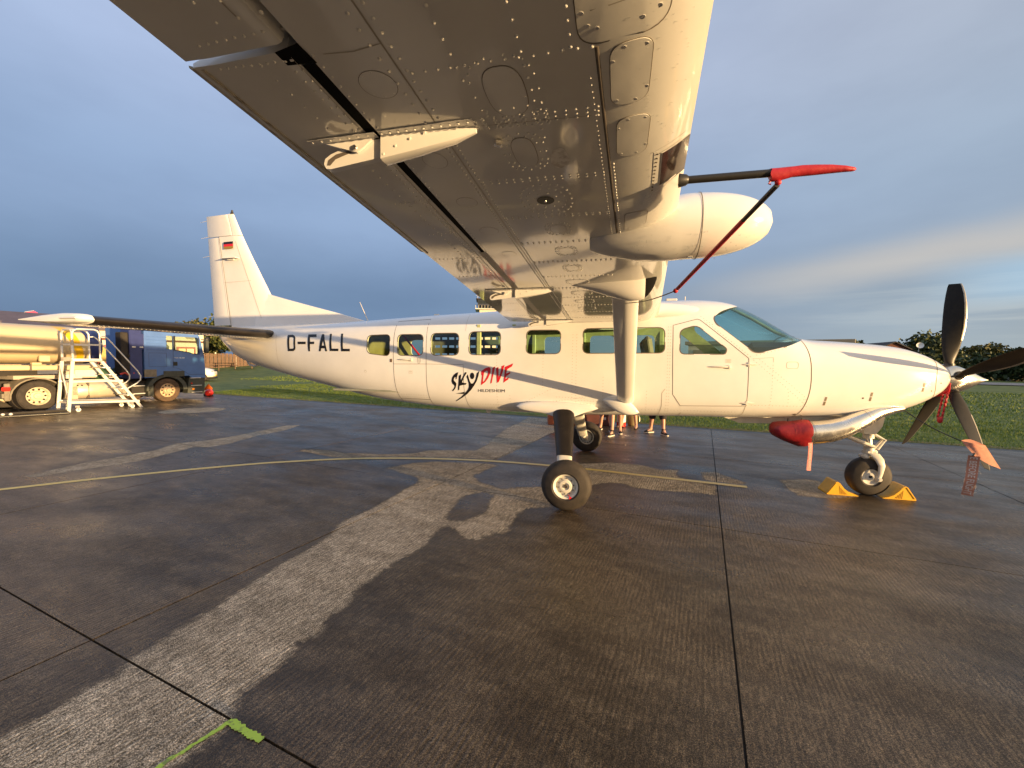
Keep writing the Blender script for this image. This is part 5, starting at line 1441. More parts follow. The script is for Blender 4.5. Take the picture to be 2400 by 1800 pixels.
HINGE = [(2.30, -6.88), (2.443, -6.90), (4.205, -7.185), (4.212, -6.862), (4.655, -6.975)]
fin = MB(); fr_ = []
for z in (2.25, 2.6, 3.0, 3.4, 3.8, 4.15, 4.205): 
    le = lerp_tab(FIN_LE, z); te = lerp_tab(HINGE, z); w = .085 - .03 * (z - 2.3) / 2.3; c = le - te
    up = [(le - c * s_, w * k) for s_, k in ((0, .04), (.02, .32), (.08, .62), (.2, .9), (.4, 1), (.7, .92), (1, .80))]
    fr_.append([(x, -h, z) for x, h in up] + [(x, h, z) for x, h in up[::-1]])
fin.loft(fr_)
r2 = []
for z in (4.216, 4.4, 4.62, 4.652):
    le = lerp_tab(FIN_LE, z); te = lerp_tab(HINGE, z); w = (.062 - .03 * (z - 2.3) / 2.3) * (1 if z < 4.65 else .6); c = le - te
    up = [(le - c * s_, w * k) for s_, k in ((0, .04), (.08, .5), (.25, .85), (.6, 1.0), (1, 1.0))]
    r2.append([(x, -h, z) for x, h in up] + [(x, h, z) for x, h in up[::-1]])
fin.loft(r2)
fo = fin.build('tail_fin', M['paint'], plane, angle=40)
rd_ = MB(); rr_ = []
RTE = [(2.44, -7.395), (4.64, -7.54)]
def rud_ring(z, le):
    te = lerp_tab(RTE, z); w = .068 - .03 * (z - 2.3) / 2.3
    up = [(le + .022, w * .3), (le, w * .85), (le - .05, w * .95), (te + .004, .006), (te, .004)]
    return [(x, -h, z) for x, h in up] + [(x, h, z) for x, h in up[::-1]]
for z in (2.46, 2.8, 3.3, 3.8, 4.196): rr_.append(rud_ring(z, lerp_tab(HINGE, z) - .028))
rd_.loft(rr_)
rr_ = [rud_ring(z, lerp_tab(HINGE, z) - .026) for z in (4.222, 4.4, 4.6, 4.636)]
rd_.loft(rr_); ro = rd_.build('rudder', M['paint'], fo, angle=40)
b = MB(); b.box((-7.05, 0, 4.209), (.30, .09, .012)); b.box((-6.90, 0, 3.2), (.02, .02, 1.6), rot=Matrix.Rotation(R(9.2), 3, 'Y')); b.build('hinge_gap', M['seam'], fo)
# dorsal fillet
b = MB(); rr_ = []
for x, zt, w in ((-3.95, 2.52, .01), (-4.5, 2.665, .035), (-5.0, 2.79, .045), (-5.6, 2.94, .055), (-6.05, 3.06, .065), (-6.3, 3.10, .065)):
    z0 = 2.36; rr_.append([(x, -w * 1.9, z0), (x, -w * 1.25, z0 + (zt - z0) * .35), (x, -w, z0 + (zt - z0) * .75), (x, -w * .5, zt - .008), (x, 0, zt), (x, w * .5, zt - .008), (x, w, z0 + (zt - z0) * .75), (x, w * 1.25, z0 + (zt - z0) * .35), (x, w * 1.9, z0)])
b.loft(rr_); b.build('dorsal_fin', M['paint'], fo, angle=40)
def fin_y(x, z):
    le = lerp_tab(FIN_LE, z); te = lerp_tab(HINGE, z); w = .085 - .03 * (z - 2.3) / 2.3
    return -w - .004
b = MB()
for a, c in (((-7.17, 4.19), (-6.905, 2.46)),): b.strip([(a[0] + (c[0] - a[0]) * t + .0, fin_y(-7, a[1] + (c[1] - a[1]) * t) + .004, a[1] + (c[1] - a[1]) * t) for t in np.linspace(0, 1, 10)], Vector((0, -1, 0)), .012)
b.strip([(-6.15 - (.62) * t, fin_y(-6.6, 2.55 + 1.55 * t), 2.55 + 1.55 * t) for t in np.linspace(0, 1, 8)], Vector((0, -1, 0)), .006)
b.strip([(-7.05, fin_y(-7, 3.30), 3.30), (-6.40, fin_y(-6.5, 3.32), 3.32)], Vector((0, -1, 0)), .004)
b.build('fin_seam', M['seam_light'], fo, angle=0)
# flag
fx0, fx1 = -7.045, -6.816
for k, (mat, nm) in enumerate((('black_paint', 'flag_stripe'), ('red_paint', 'flag_stripe'), ('flag_gold', 'flag_stripe'))):
    z1 = 4.091 - .0457 * k; z0 = z1 - .0457; b = MB()
    b.add([(x, -.078, z) for x, z in ((fx0, z0 - .001), (fx1, z0 + .003), (fx1, z1 + .003), (fx0, z1 - .001))], [(0, 1, 2, 3)]); b.build(nm, M[mat], fo, angle=0, recalc=False)
b = MB(); b.prism([(-7.14, -.05, 3.775), (-6.90, -.05, 3.780), (-6.69, -.05, 3.760), (-6.69, -.16, 3.752), (-6.98, -.17, 3.752)], (0, 0, .010)); b.box((-6.86, -.09, 3.742), (.16, .03, .024), bevel=.008); b.build('vortex_plate', M['paint'], fo)
for z, l in ((4.555, .16), (4.235, .18), (3.855, .17), (2.66, .15)):
    x = lerp_tab(RTE, z); b = MB(); b.tube([(x + .01, 0, z), (x - l, 0, z - .02)], [.0045, .0025], 6); b.build('static_wick', M['white_wall'], ro)
b = MB(); b.lathe((-6.905, 0, 4.645), (0, 0, 1), [(0, .035), (.03, .028), (.035, .026)], 12, True); b.lathe((-6.905, 0, 4.68), (0, 0, 1), [(0, .018), (.04, .018), (.05, 0)], 10); b.build('tail_beacon', M['black'], fo)
# tailplane
def tailplane(sg):
    b = MB(); rings = []
    for y in (.10, .6, 1.2, 2.0, 2.8, 3.04):
        t = y / 3.1; le = -5.50 - .27 * t; te = -6.93 + .05 * t; z = 2.255; th = .185 - .06 * t; c = le - te
        up = [(le - c * s_, th * .5 * k) for s_, k in ((0, .04), (.012, .36), (.04, .62), (.1, .85), (.25, 1), (.5, .88), (.8, .45), (1, .06))]
        rings.append([(x, sg * y, z + h) for x, h in up] + [(x, sg * y, z - h) for x, h in up[::-1]])
    b.loft(rings); o = b.build('tailplane', M['paint_under'], plane, angle=40)
    b = MB(); rings = []
    for y in np.linspace(.42, 3.03, 8):
        t = y / 3.1; le = -5.50 - .27 * t + .006; te = -6.93 + .05 * t; z = 2.255; th = .185 - .06 * t + .006; c = le - te
        up = [(le - c * s_, th * .5 * k) for s_, k in ((0, .05), (.012, .38), (.04, .63), (.085, .83))]
        rings.append([(x, sg * y, z + h) for x, h in up[::-1]] + [(x, sg * y, z - h) for x, h in up])
    b.loft(rings); b.build('deicing_boot', M['boot'], o, angle=60)
    b = MB(); rings = []
    for y, k2 in ((3.03, 1), (3.10, 1), (3.15, .8), (3.17, .35)):
        le = -5.765 - (1 - k2) * .12; te = -6.885 + (1 - k2) * .03; c = le - te
        up = [(le - c * s_, .07 * k * (.4 + .6 * k2)) for s_, k in ((0, .1), (.03, .62), (.1, .9), (.3, 1.05), (.6, .8), (1, .12))]
        rings.append([(x, sg * y, 2.258 + h * 1.1) for x, h in up] + [(x, sg * y, 2.258 - h * .75) for x, h in up[::-1]])
    b.loft(rings); b.build('tip_cap', M['paint'], o, angle=50)
    b = MB(); b.box((-5.97, sg * 3.16, 2.268), (.30, .05, .045), bevel=.02); b.build('horn_weight', M['paint'], o)
    b = MB(); rs_ = random.Random(3)
    for k in range(3):
        for i in range(44): y = sg * (.6 + i * .055); x = -5.80 - .25 * k; b.lathe((x, y, 2.255 - (.185 - .06 * abs(y) / 3.1) * .5 * (1.0, .9, .7)[k]), (0, 0, -1), [(-.002, .0055), (.003, .004), (.0035, 0)], 6)
    tag(b.build('rivet_rows', M['rivet'], o), kind='stuff')
tailplane(-1); tailplane(1)

# ------------------------------------------------------------------ landing gear
def tyre(b, c, ax, rad, rim, w, n=40):
    c = Vector(c); prof = []
    for a in np.linspace(-1, 1, 15):
        k = abs(a); t = a * w / 2 * (1 if k < .82 else .985)
        r_ = rim + (rad - rim) * math.sqrt(max(0.0, 1 - (k ** 3.0) * .985)); prof.append((t, r_))
    prof = [(-w / 2 * .80, rim * .99)] + prof + [(w / 2 * .80, rim * .99)]
    b.lathe(c, ax, prof, n)
    for a in (-.28, 0, .28): b.lathe(c, ax, [((a - .02) * w / 2, rad * (1 - abs(a) ** 3 * .2) - .001), (a * w / 2, rad * (1 - abs(a) ** 3 * .2) - .006), ((a + .02) * w / 2, rad * (1 - abs(a) ** 3 * .2) - .001)], n)
def main_gear(sg, near):
    leg = MB(); rings = []
    top = Vector((-.19, sg * .80, 1.10)); bot = Vector((-.075, sg * 1.50, .36))
    for t, c, th in ((0, .30, .10), (.12, .285, .095), (.5, .225, .075), (.8, .195, .062), (1, .185, .055)):
        o = top.lerp(bot, t); rings.append([(o.x + c / 2 * math.copysign(abs(math.cos(a)) ** .7, math.cos(a)), o.y + th * .5 * math.sin(a) * .6, o.z + th * .5 * math.sin(a) * sg * .6) for a in np.linspace(0, 2 * math.pi, 24, endpoint=False)])
    leg.loft(rings); lo = leg.build('main_gear_leg', M['gear_paint'], plane, angle=50)
    if near:
        b = MB(); rings = []
        for t in (0.0, .12, .5, .74):
            o = top.lerp(bot, t); c = .30 - .13 * t + .012 * (1 - t); th = .10 - .05 * t + .014
            rings.append([(o.x + (c / 2 + .004) * math.copysign(abs(math.cos(a)) ** .7, math.cos(a)), o.y + th * .5 * math.sin(a) * .66, o.z + th * .5 * math.sin(a) * sg * .66) for a in np.linspace(0, 2 * math.pi, 24, endpoint=False)])
        b.loft(rings); b.build('abrasion_sleeve', M['boot'], lo, angle=50)
    b = MB(); b.tube([bot + Vector((0, -sg * .03, .03)), Vector((-.03, sg * 1.60, .30)), Vector((-.02, sg * 1.70, .30))], [.055, .05, .042], 12); b.box((-.03, sg * 1.60, .33), (.09, .05, .15), bevel=.012); b.build('axle', M['gear_paint'], lo)
    wc = Vector((-.02, sg * 1.78, .305)); ax = Vector((0, sg, 0))
    wh = empty('main_wheel', wc); wh.parent = plane
    b = MB(); tyre(b, (0, 0, 0), ax, .308, .150, .215); b.v = [(x, y, max(z, -.2985)) for x, y, z in b.v]; b.build('tyre', M['rubber'], wh, angle=50)
    rim = MB()
    rim.lathe((0, 0, 0), ax, [(-.088, .148), (-.088, .132), (-.06, .118), (.03, .115), (.055, .122), (.083, .136), (.090, .150), (.083, .152)], 40)
    rim.lathe((0, 0, 0), ax, [(.045, .124), (.052, .110), (.058, .085), (.072, .072), (.075, .045), (.06, .040), (.06, 0)], 32)
    ro_ = rim.build('rim', M['gear_paint'], wh, angle=40)
    b = MB(); b.lathe((0, 0, 0), ax, [(.05, .026), (.080, .024), (.083, .018), (.072, .014), (.072, .007), (.078, .006), (.078, 0)], 18); b.build('hub_cap', M['seam'], ro_)
    b = MB()
    for k in range(10):
        a = k * math.pi / 5 + .2; b.box((.097 * math.cos(a), sg * .060, .097 * math.sin(a)), (.012, .012, .016), rot=Matrix.Rotation(-a, 3, 'Y'), bevel=.002)
    b.build('wheel_bolts', M['seam'], ro_)
    if near:
        b = MB(); b.tube([(.035, sg * .075, -.10), (.05, sg * .09, -.115)], .006, 6); b.box((.058, sg * .09, -.138), (.026, .004, .040), rot=Matrix.Rotation(.35, 3, 'Y')); b.build('valve_tag', M['red_paint'], ro_)
    else:
        b = MB(); b.box((-.02, -sg * .10, .0), (.075, .05, .17), bevel=.012); b.tube([(0, -sg * .12, 0), (0, -sg * .06, 0)], [.10, .11], 22); b.build('brake_caliper', M['steel'], wh)
        b = MB()
        for k in range(14): a = k * math.pi / 7; b.tube([(.105 * math.cos(a), -sg * .095, .105 * math.sin(a)), (.105 * math.cos(a), -sg * .085, .105 * math.sin(a))], .012, 7)
        b.build('brake_bolts', M['black'], wh)
    # blister fairing on the belly
    b = MB(); rings = []
    for i in range(21):
        t = i / 20; x = -.90 + 1.20 * t; k = (math.sin(math.pi * t ** .82) ** .55) if 0 < t < 1 else .02
        ring = []
        for a in np.linspace(0, 2 * math.pi, 26, endpoint=False):
            ca, sa = math.cos(a), math.sin(a)
            yy = .795 + .045 * k * ca if ca > 0 else .795 + .40 * ca * k
            drop = .085 * math.exp(-((x + .17) / .22) ** 2)
            ring.append((x, sg * (yy + (.06 * math.exp(-((x + .16) / .2) ** 2) * (1 if ca > 0 else 0) * max(0, -sa))), 1.155 + (.085 * k * sa if sa > 0 else (.085 * k + drop) * sa) - .012 * (1 - t)))
        rings.append(ring)
    b.loft(rings); b.build('gear_fairing', M['paint'], lo, angle=70)
main_gear(-1, True); main_gear(1, False)

def nose_gear():
    ng = empty('nose_gear', (4.0, 0, 0)); ng.parent = plane
    def part(b, nm, mat, parent=ng, angle=40): return b.build(nm, M[mat], parent, angle=angle)
    b = MB(); b.tube([(-.04, 0, 1.25), (-.02, 0, .84)], [.055, .052], 16); b.tube([(-.02, 0, .86), (-.018, 0, .80)], .066, 16); part(b, 'oleo_cylinder', 'gear_paint')
    b = MB(); b.tube([(-.02, 0, .84), (0, 0, .64)], .040, 14); part(b, 'oleo_piston', 'alu')
    b = MB(); b.tube([(-.005, 0, .69), (0, 0, .58)], [.062, .070], 16); b.box((.005, 0, .60), (.16, .13, .11), bevel=.03)
    b.box((-.06, 0, .545), (.09, .15, .07), rot=Matrix.Rotation(.25, 3, 'Y'), bevel=.025); fk = part(b, 'fork_head', 'gear_paint')
    for sg in (-1, 1):
        b = MB(); rings = []
        for (x, z, w, y) in ((.02, .60, .135, .07), (.065, .53, .115, .115), (.095, .44, .085, .125), (.085, .34, .062, .125), (.07, .27, .062, .122), (.07, .225, .055, .120)):
            rings.append([(x + w / 2 * math.cos(a), sg * y + .018 * math.sin(a), z) for a in np.linspace(0, 2 * math.pi, 14, endpoint=False)])
        b.loft(rings); b.tube([(.07, sg * .095, .255), (.07, sg * .150, .255)], [.034, .030], 14); b.tube([(.07, sg * .148, .255), (.07, sg * .160, .255)], [.018, .016], 10); b.build('fork_arm', M['gear_paint'], fk, angle=40)
    b = MB()
    for sg in (-1, 1):
        b.tube([(.03, sg * .03, .865), (.165, sg * .028, .785)], [.018, .014], 8); b.tube([(.165, sg * .028, .785), (.075, sg * .04, .655)], [.015, .020], 8)
    b.tube([(.165, -.05, .785), (.165, .05, .785)], .013, 8); part(b, 'torque_link', 'gear_paint')
    b = MB(); b.tube([(-.34, -.075, .835), (-.20, -.075, .775), (.02, -.075, .69)], [.020, .032, .022], 10); b.tube([(-.34, .075, .835), (.02, .075, .69)], .018, 8); part(b, 'steering_link', 'gear_paint')
    b = MB(); b.prism([(-.16, -.10, 1.20), (.14, -.10, 1.26), (.09, -.10, .98), (.02, -.10, .87), (-.12, -.10, .87)], (0, .20, 0)); part(b, 'leg_fairing', 'gear_paint')
    wh = empty('nose_wheel', (0, 0, .268)); wh.parent = ng
    b = MB(); tyre(b, (0, 0, 0), (0, -1, 0), .272, .112, .205); b.v = [(x, y, max(z, -.2625)) for x, y, z in b.v]; b.build('tyre', M['rubber'], wh, angle=50)
    for sg in (-1, 1):
        b = MB(); b.lathe((0, 0, 0), (0, sg, 0), [(.075, .112), (.082, .116), (.080, .102), (.060, .092), (.055, .060), (.068, .045), (.068, .022), (.060, .020), (.060, 0)], 34); b.build('rim', M['gear_paint'], wh, angle=40)
    b = MB(); b.lathe((.0, -.06, .0), (0, -1, 0), [(0, .034), (.006, .034), (.006, 0)], 16); b.build('hub_hole', M['black'], wh)
nose_gear()

# ------------------------------------------------------------------ propeller
PX, PZH = 4.846, 1.640
prop = empty('propeller', (PX, 0, PZH)); prop.parent = plane
b = MB(); b.lathe((-.145, 0, 0), (1, 0, 0), [(0, .06), (0, .190), (.05, .202), (.145, .200), (.24, .176), (.34, .132), (.44, .075), (.52, .030), (.575, .008), (.588, 0)], 44); sp = b.build('spinner', M['alu'], prop, angle=40)
b = MB(); b.strip([(-.093, .2035 * math.cos(a), .2035 * math.sin(a)) for a in np.linspace(0, 2 * math.pi, 50, endpoint=False)], [Vector((0, math.cos(a), math.sin(a))) for a in np.linspace(0, 2 * math.pi, 50, endpoint=False)], .004, closed=True); b.build('spinner_seam', M['seam'], sp, angle=0)
def blade_mesh():
    b = MB(); rings = []
    # (radius, chord, thickness, twist deg, sweep of the leading edge)
    tab = [(.10, .085, .085, 70, 0), (.18, .095, .080, 66, 0), (.26, .130, .055, 58, 0), (.38, .178, .036, 48, .002), (.52, .205, .028, 40, .006), (.68, .222, .022, 33, .012), (.84, .222, .018, 28, .012), (1.0, .208, .014, 24, .008), (1.13, .180, .011, 21.5, .002), (1.22, .146, .009, 20, -.006), (1.262, .118, .007, 19.5, -.010)]
    for r_, c, th, tw, sw in tab:
        ring = []; a0 = R(tw + 37)
        for k in range(20):
            a = 2 * math.pi * k / 20; u = math.cos(a) * c / 2 + sw; w = math.sin(a) * th / 2
            ring.append((u * math.sin(a0) * 1 + w * math.cos(a0), -(u * math.cos(a0)) + w * math.sin(a0), r_))
        rings.append(ring)
    b.loft(rings); return b, tab
def blade_edge():
    b = MB(); rings = []
    _, tab = blade_mesh()
    for r_, c, th, tw, sw in tab[4:]:
        ring = []; a0 = R(tw + 37)
        for u, w in ((.5 * c + .002, 0), (.485 * c, th * .16 + .0015), (.40 * c, th * .34 + .0012), (.40 * c, -th * .34 - .0012), (.485 * c, -th * .16 - .0015)):
            u += sw; ring.append((u * math.sin(a0) + w * math.cos(a0), -(u * math.cos(a0)) + w * math.sin(a0), r_))
        rings.append(ring)
    b.loft(rings); return b
bm_, be_ = blade_mesh()[0].mesh('propeller_blade', M['prop'], 50), blade_edge().mesh('metal_edge', M['blade_edge'], 40)
TH0 = -.03
for k in range(5):
    a = TH0 + k * 2 * math.pi / 5          # from vertical towards port
    bl = link('propeller_blade', bm_, prop); bl.rotation_euler = (-a, 0, 0)
    link('metal_edge', be_, bl)
    c = MB(); c.tube([(0, 0, .16), (0, 0, .215)], [.060, .056], 16); c.build('blade_cuff', M['black'], bl)
    if k == 3:
        c = MB(); c.add([(.062, -.005, .50), (-.01, -.055, .50), (.026, -.03, .55)], [(0, 1, 2)]); c.add([(.0, .052, .42), (.0, -.05, .42)], [])
# mark on the tied blade
def on_blade(k, r_, u, lift=.0): pass

# ------------------------------------------------------------------ exhaust stack and belly bits
b = MB(); path = [(4.15, -.36, 1.262), (4.0, -.42, 1.248), (3.84, -.46, 1.215), (3.65, -.49, 1.110), (3.45, -.50, 1.0), (3.30, -.50, .947), (3.16, -.50, .922), (3.0, -.50, .905)]
rings = []
wid = [.045, .062, .085, .115, .138, .150, .155, .155]
for (x, y, z), w in zip(path, wid): pass
pv = [Vector(q) for q in path]
b.tube(pv, wid, 26)
ex = b.build('exhaust_stack', M['alu'], plane, angle=60)
b = MB(); t = (pv[6] - pv[7]).normalized(); b.tube([pv[7] + t * .085, pv[7] + t * .070], .159, 26, False); b.build('exhaust_clamp', M['steel'], ex)
b = MB(); t = (pv[2] - pv[3]).normalized(); b.tube([pv[3] + t * .06, pv[3] + t * .054], .108, 26, False); b.tube([pv[3] + t * .10, pv[3] + t * .094], .102, 26, False); b.build('weld_seam', M['seam_light'], ex)
b = MB(); b.tube([(4.155, -.385, 1.272), (4.12, -.395, 1.235), (4.06, -.41, 1.205)], [.010, .014, .006], 8); b.build('exhaust_shield_edge', M['seam'], ex)
b = MB(); b.prism([(1.98, -.30, 1.075), (3.55, -.30, 1.12), (3.50, -.30, 1.00), (2.25, -.30, .975)], (0, .5, 0)); b.build('belly_duct', M['gear_paint'], plane)
b = MB()
for (x, y, z, l) in ((2.80, -.50, 1.06, .12), (2.96, -.52, 1.07, .16)): b.tube([(x, y, z + .03), (x - .01, y, z - l * .5), (x - .03, y, z - l * .55)], .011, 8)
b.build('drain_pipe', M['seam'], plane)
b = MB(); b.tube([(4.55, -.22, 1.46), (4.66, -.15, 1.49), (4.715, -.02, 1.48)], .012, 8); b.build('intake_lip', M['seam'], plane)

# ------------------------------------------------------------------ covers, ties, chocks: things of their own
# red bag over the exhaust mouth
b = MB(); rings = []; e0 = pv[7] + (pv[6] - pv[7]).normalized() * .04; rs = random.Random(9)
axis = Vector((-1, -.02, .0)).normalized(); up = Vector((0, 0, 1)); up = (up - axis * up.dot(axis)).normalized(); sd = axis.cross(up)
prof = [(0, .165, .168, 0), (.05, .172, .178, -.003), (.11, .165, .176, -.004), (.19, .150, .154, -.004), (.28, .138, .134, .004), (.36, .124, .112, .016), (.42, .098, .085, .026), (.452, .058, .050, .032), (.462, .02, .018, .034)]
for t, rw, rh, dz in prof:
    o = e0 + axis * t + up * dz; ring = []
    for k in range(30):
        a = 2 * math.pi * k / 30; f_ = 1 + .05 * math.sin(a * 3 + t * 9) + .035 * math.sin(a * 5 - t * 14) + .02 * math.sin(a * 9 + t * 30)
        ring.append(o + sd * (rw * f_ * math.cos(a)) + up * (rh * f_ * math.sin(a)))
    rings.append(ring)
b.loft(rings); ec = b.build('exhaust_cover', M['red_bag'], None, angle=70); tag(ec, 'red padded bag plugging the exhaust stack under the cowl', 'cover')
b = MB(); b.strip([r_[6] for r_ in rings], up, .010, lift=.004); b.strip([q for q in rings[3]] + [rings[3][0]], up, .006, lift=.003); b.build('seam_piping', M['red_bag'], ec, angle=0)
b = MB(); x0 = 3.01; rows_ = []
for i in range(9): t = i / 8; rows_.append((x0 + .006 * math.sin(t * 5), -.672 + .006 * math.sin(t * 4), .80 - .365 * t))
b.strip([Vector(q) for q in rows_], Vector((.15, -1, 0)).normalized(), .052); st_ = b.build('warning_strap', M['strap'], ec, angle=0)
v, f = text_polys('REMOVE BEFORE FLIGHT')
b = MB(); b.add([(x0 - .014 + .028 * t, -.679, .78 - .31 * s_) for s_, t in v], f); b.build('strap_lettering', M['white_print'], st_, angle=0, recalc=False)

# cloth cover on the tip of the lower near blade, its banner and the tie cord
a3 = TH0 + 3 * 2 * math.pi / 5; tipdir = Vector((0, math.sin(a3), math.cos(a3)))
def BL(r_): return Vector((PX, 0, PZH)) + tipdir * r_
tn = tipdir.cross(Vector((1, 0, 0))).normalized()                 # across the blade in the disc
top_ = [Vector((4.555, -.735, .930)), Vector((4.66, -.745, .925)), Vector((4.80, -.725, .885))]; low_ = [Vector((4.630, -.845, .765)), Vector((4.745, -.855, .690)), Vector((4.885, -.835, .630))]
b = MB(); rings = []; NC = Vector((-.25, -.90, -.35)).normalized()
for j in range(7):
    t = j / 6; L0 = [p_.lerp(q_, t) for p_, q_ in zip(top_, low_)]; ring = []
    row_ = [L0[0].lerp(L0[1], k / 4) for k in range(4)] + [L0[1].lerp(L0[2], k / 4) for k in range(5)]
    th = .034 * (1 - t) + .006
    for k, q in enumerate(row_): ring.append(q + NC * (th * math.sin(math.pi * k / 8) + .006 * math.sin(k * 2.3 + t * 2.5) * (k not in (0, 8))))
    for k, q in list(enumerate(row_))[::-1][1:-1]: ring.append(q - NC * (th * 1.3 * math.sin(math.pi * k / 8)))
    rings.append(ring)
b.loft(rings, False); pc = b.build('propeller_cover', M['brown_cloth'], None, angle=60); tag(pc, 'faded brown cloth boot tied over the lower propeller blade tip', 'cover')
b = MB(); b.strip(rings[1][:9], NC, .006, lift=.003); b.build('stitching', M['strap'], pc, angle=0)
B0 = Vector((4.628, -.835, .770))
b = MB(); L_ = []
for i in range(15):
    t = i / 14; L_.append(B0 + Vector((-.036 * t + .008 * math.sin(t * 6), .012 * math.sin(t * 7), -.475 * t)))
BN = Vector((-.42, -.90, 0)).normalized()
b.strip(L_, BN, .098); bn = b.build('warning_banner', M['brown_cloth'], None, angle=0)
tag(bn, 'frayed red REMOVE BEFORE FLIGHT banner hanging below the propeller cover', 'banner')
v, f = text_polys('REMOVE BEFORE FLIGHT')
b = MB(); wx = Vector((0, 0, 1)).cross(BN).normalized()
pts = []
for s_, t in v:
    s2 = -.36 + 1.33 * s_; q = B0 + Vector((-.036 * s2, 0, -.475 * s2)); pts.append(q + wx * ((t - .5) * .060) + BN * .004 + Vector((.008 * math.sin(max(0, s2) * 6), .012 * math.sin(max(0, s2) * 7), 0)))
keep = [q for q in f if all(pts[i].z < L_[0].z - .012 for i in q)]
b.add(pts, keep); b.build('banner_lettering', M['white_print'], bn, angle=0, recalc=False)
b = MB(); rs = random.Random(12)
for i in range(26):
    q = L_[rs.randrange(3, 15)] + wx * rs.choice((-.049, .049)); d = Vector((rs.uniform(-.03, .03), rs.uniform(-.01, .01), rs.uniform(-.05, .02))); b.tube([q, q + d * .5 + Vector((0, 0, .01)), q + d], .0009, 4)
tag(b.build('loose_threads', M['white_print'], bn), kind='stuff')
b = MB(); b.tube([(4.64, -.82, .80), (4.625, -.835, .785), (4.61, -.83, .765)], .007, 6); b.build('banner_loop', M['black'], bn)
b = MB(); P = []
A0 = Vector((4.17, -.36, 1.245)); A1 = Vector((4.557, -.74, .925))
for i in range(13): t = i / 12; P.append(A0.lerp(A1, t) - Vector((0, 0, .03 * math.sin(math.pi * t))))
b.tube(P, .0065, 6); tag(b.build('tie_cord', M['black'], None), 'black tie cord from the exhaust to the covered propeller blade', 'cord')
# red intake plug and its wrapped cords behind the spinner
b = MB(); rings = []
b.tube([(4.725, -.235, 1.60), (4.735, -.20, 1.50), (4.70, -.12, 1.44), (4.68, .0, 1.415)], [.012, .020, .022, .02], 10)
for j in range(2):
    P = []
    for i in range(22): t = i / 21; P.append((4.69 - .05 * t + .03 * j + .006 * math.sin(i * 1.9), -.20 - .02 * j - .01 * math.cos(i * 2.0), 1.48 - (.34 + .04 * j) * t))
    b.tube(P, [.010 + .004 * (i % 2) for i in range(22)], 8)
b.sphere((4.655, -.22, 1.115), (.03, .03, .045), 10, 8)
ip = b.build('intake_plug', M['red_vinyl'], None, angle=50); tag(ip, 'red intake plug with twisted cords hanging behind the spinner', 'cover')

# pitot mast (part of the wing) with its red cover and bungee
MZ = 2.632
b = MB(); b.tube([(.80, -4.79, MZ), (1.21, -4.79, MZ - .002)], .0165, 16); b.lathe((.80, -4.79, MZ), (1, 0, 0), [(.0, .03), (.03, .024), (.04, .017)], 16); b.build('pitot_mast', M['black'], wo)
b = MB(); rings = []
for x, rz, ry, dz in ((1.172, .027, .024, -.010), (1.20, .028, .024, -.011), (1.235, .025, .022, -.007), (1.26, .022, .021, -.004), (1.29, .0225, .021, -.003), (1.34, .021, .020, -.004), (1.40, .0175, .018, -.006), (1.45, .0125, .014, -.010), (1.482, .0075, .012, -.015), (1.490, .003, .008, -.017)):
    rings.append([(x + .004 * math.sin(k), -4.79 + ry * math.cos(2 * math.pi * k / 22) * (1 + .05 * math.sin(k * 1.7 + x * 40)), MZ + dz + rz * math.sin(2 * math.pi * k / 22)) for k in range(22)])
b.loft(rings); pcv = b.build('pitot_cover', M['red_vinyl'], None, angle=70); tag(pcv, 'red vinyl sheath over the pitot mast ahead of the wing', 'cover')
b = MB(); b.sphere((1.205, -4.79, MZ - .044), (.014, .012, .012), 10, 8); b.tube([(1.176, -4.79, MZ - .035), (1.168, -4.79, MZ - .046), (1.178, -4.79, MZ - .05)], .003, 6); b.build('eyelet', M['red_vinyl'], pcv)
E0 = Vector((1.202, -4.79, 2.577)); E1 = Vector((.638, -2.70, 2.372)); KN = E0.lerp(E1, .49) + Vector((-.0, .0, -.175))
d_ = (KN - E0)
b = MB(); b.tube([E0, E0 + d_ * .24], .0115, 10); bg = b.build('bungee', M['black'], None); tag(bg, 'red sleeved bungee running from the pitot cover down to the strut ring', 'cord')
b = MB(); b.tube([E0 + d_ * .24, E0 + d_ * .97], [.0125, .0125], 10); b.sphere(KN, .017, 10, 8); b.build('red_sleeve', M['red_vinyl'], bg)
b = MB(); P = [KN.lerp(E1, i / 12) - Vector((0, 0, .02 * math.sin(math.pi * i / 12))) for i in range(13)]; b.tube(P, .0042, 6); b.sphere(E1, .016, 8, 6); b.build('thin_cord', M['black'], bg)

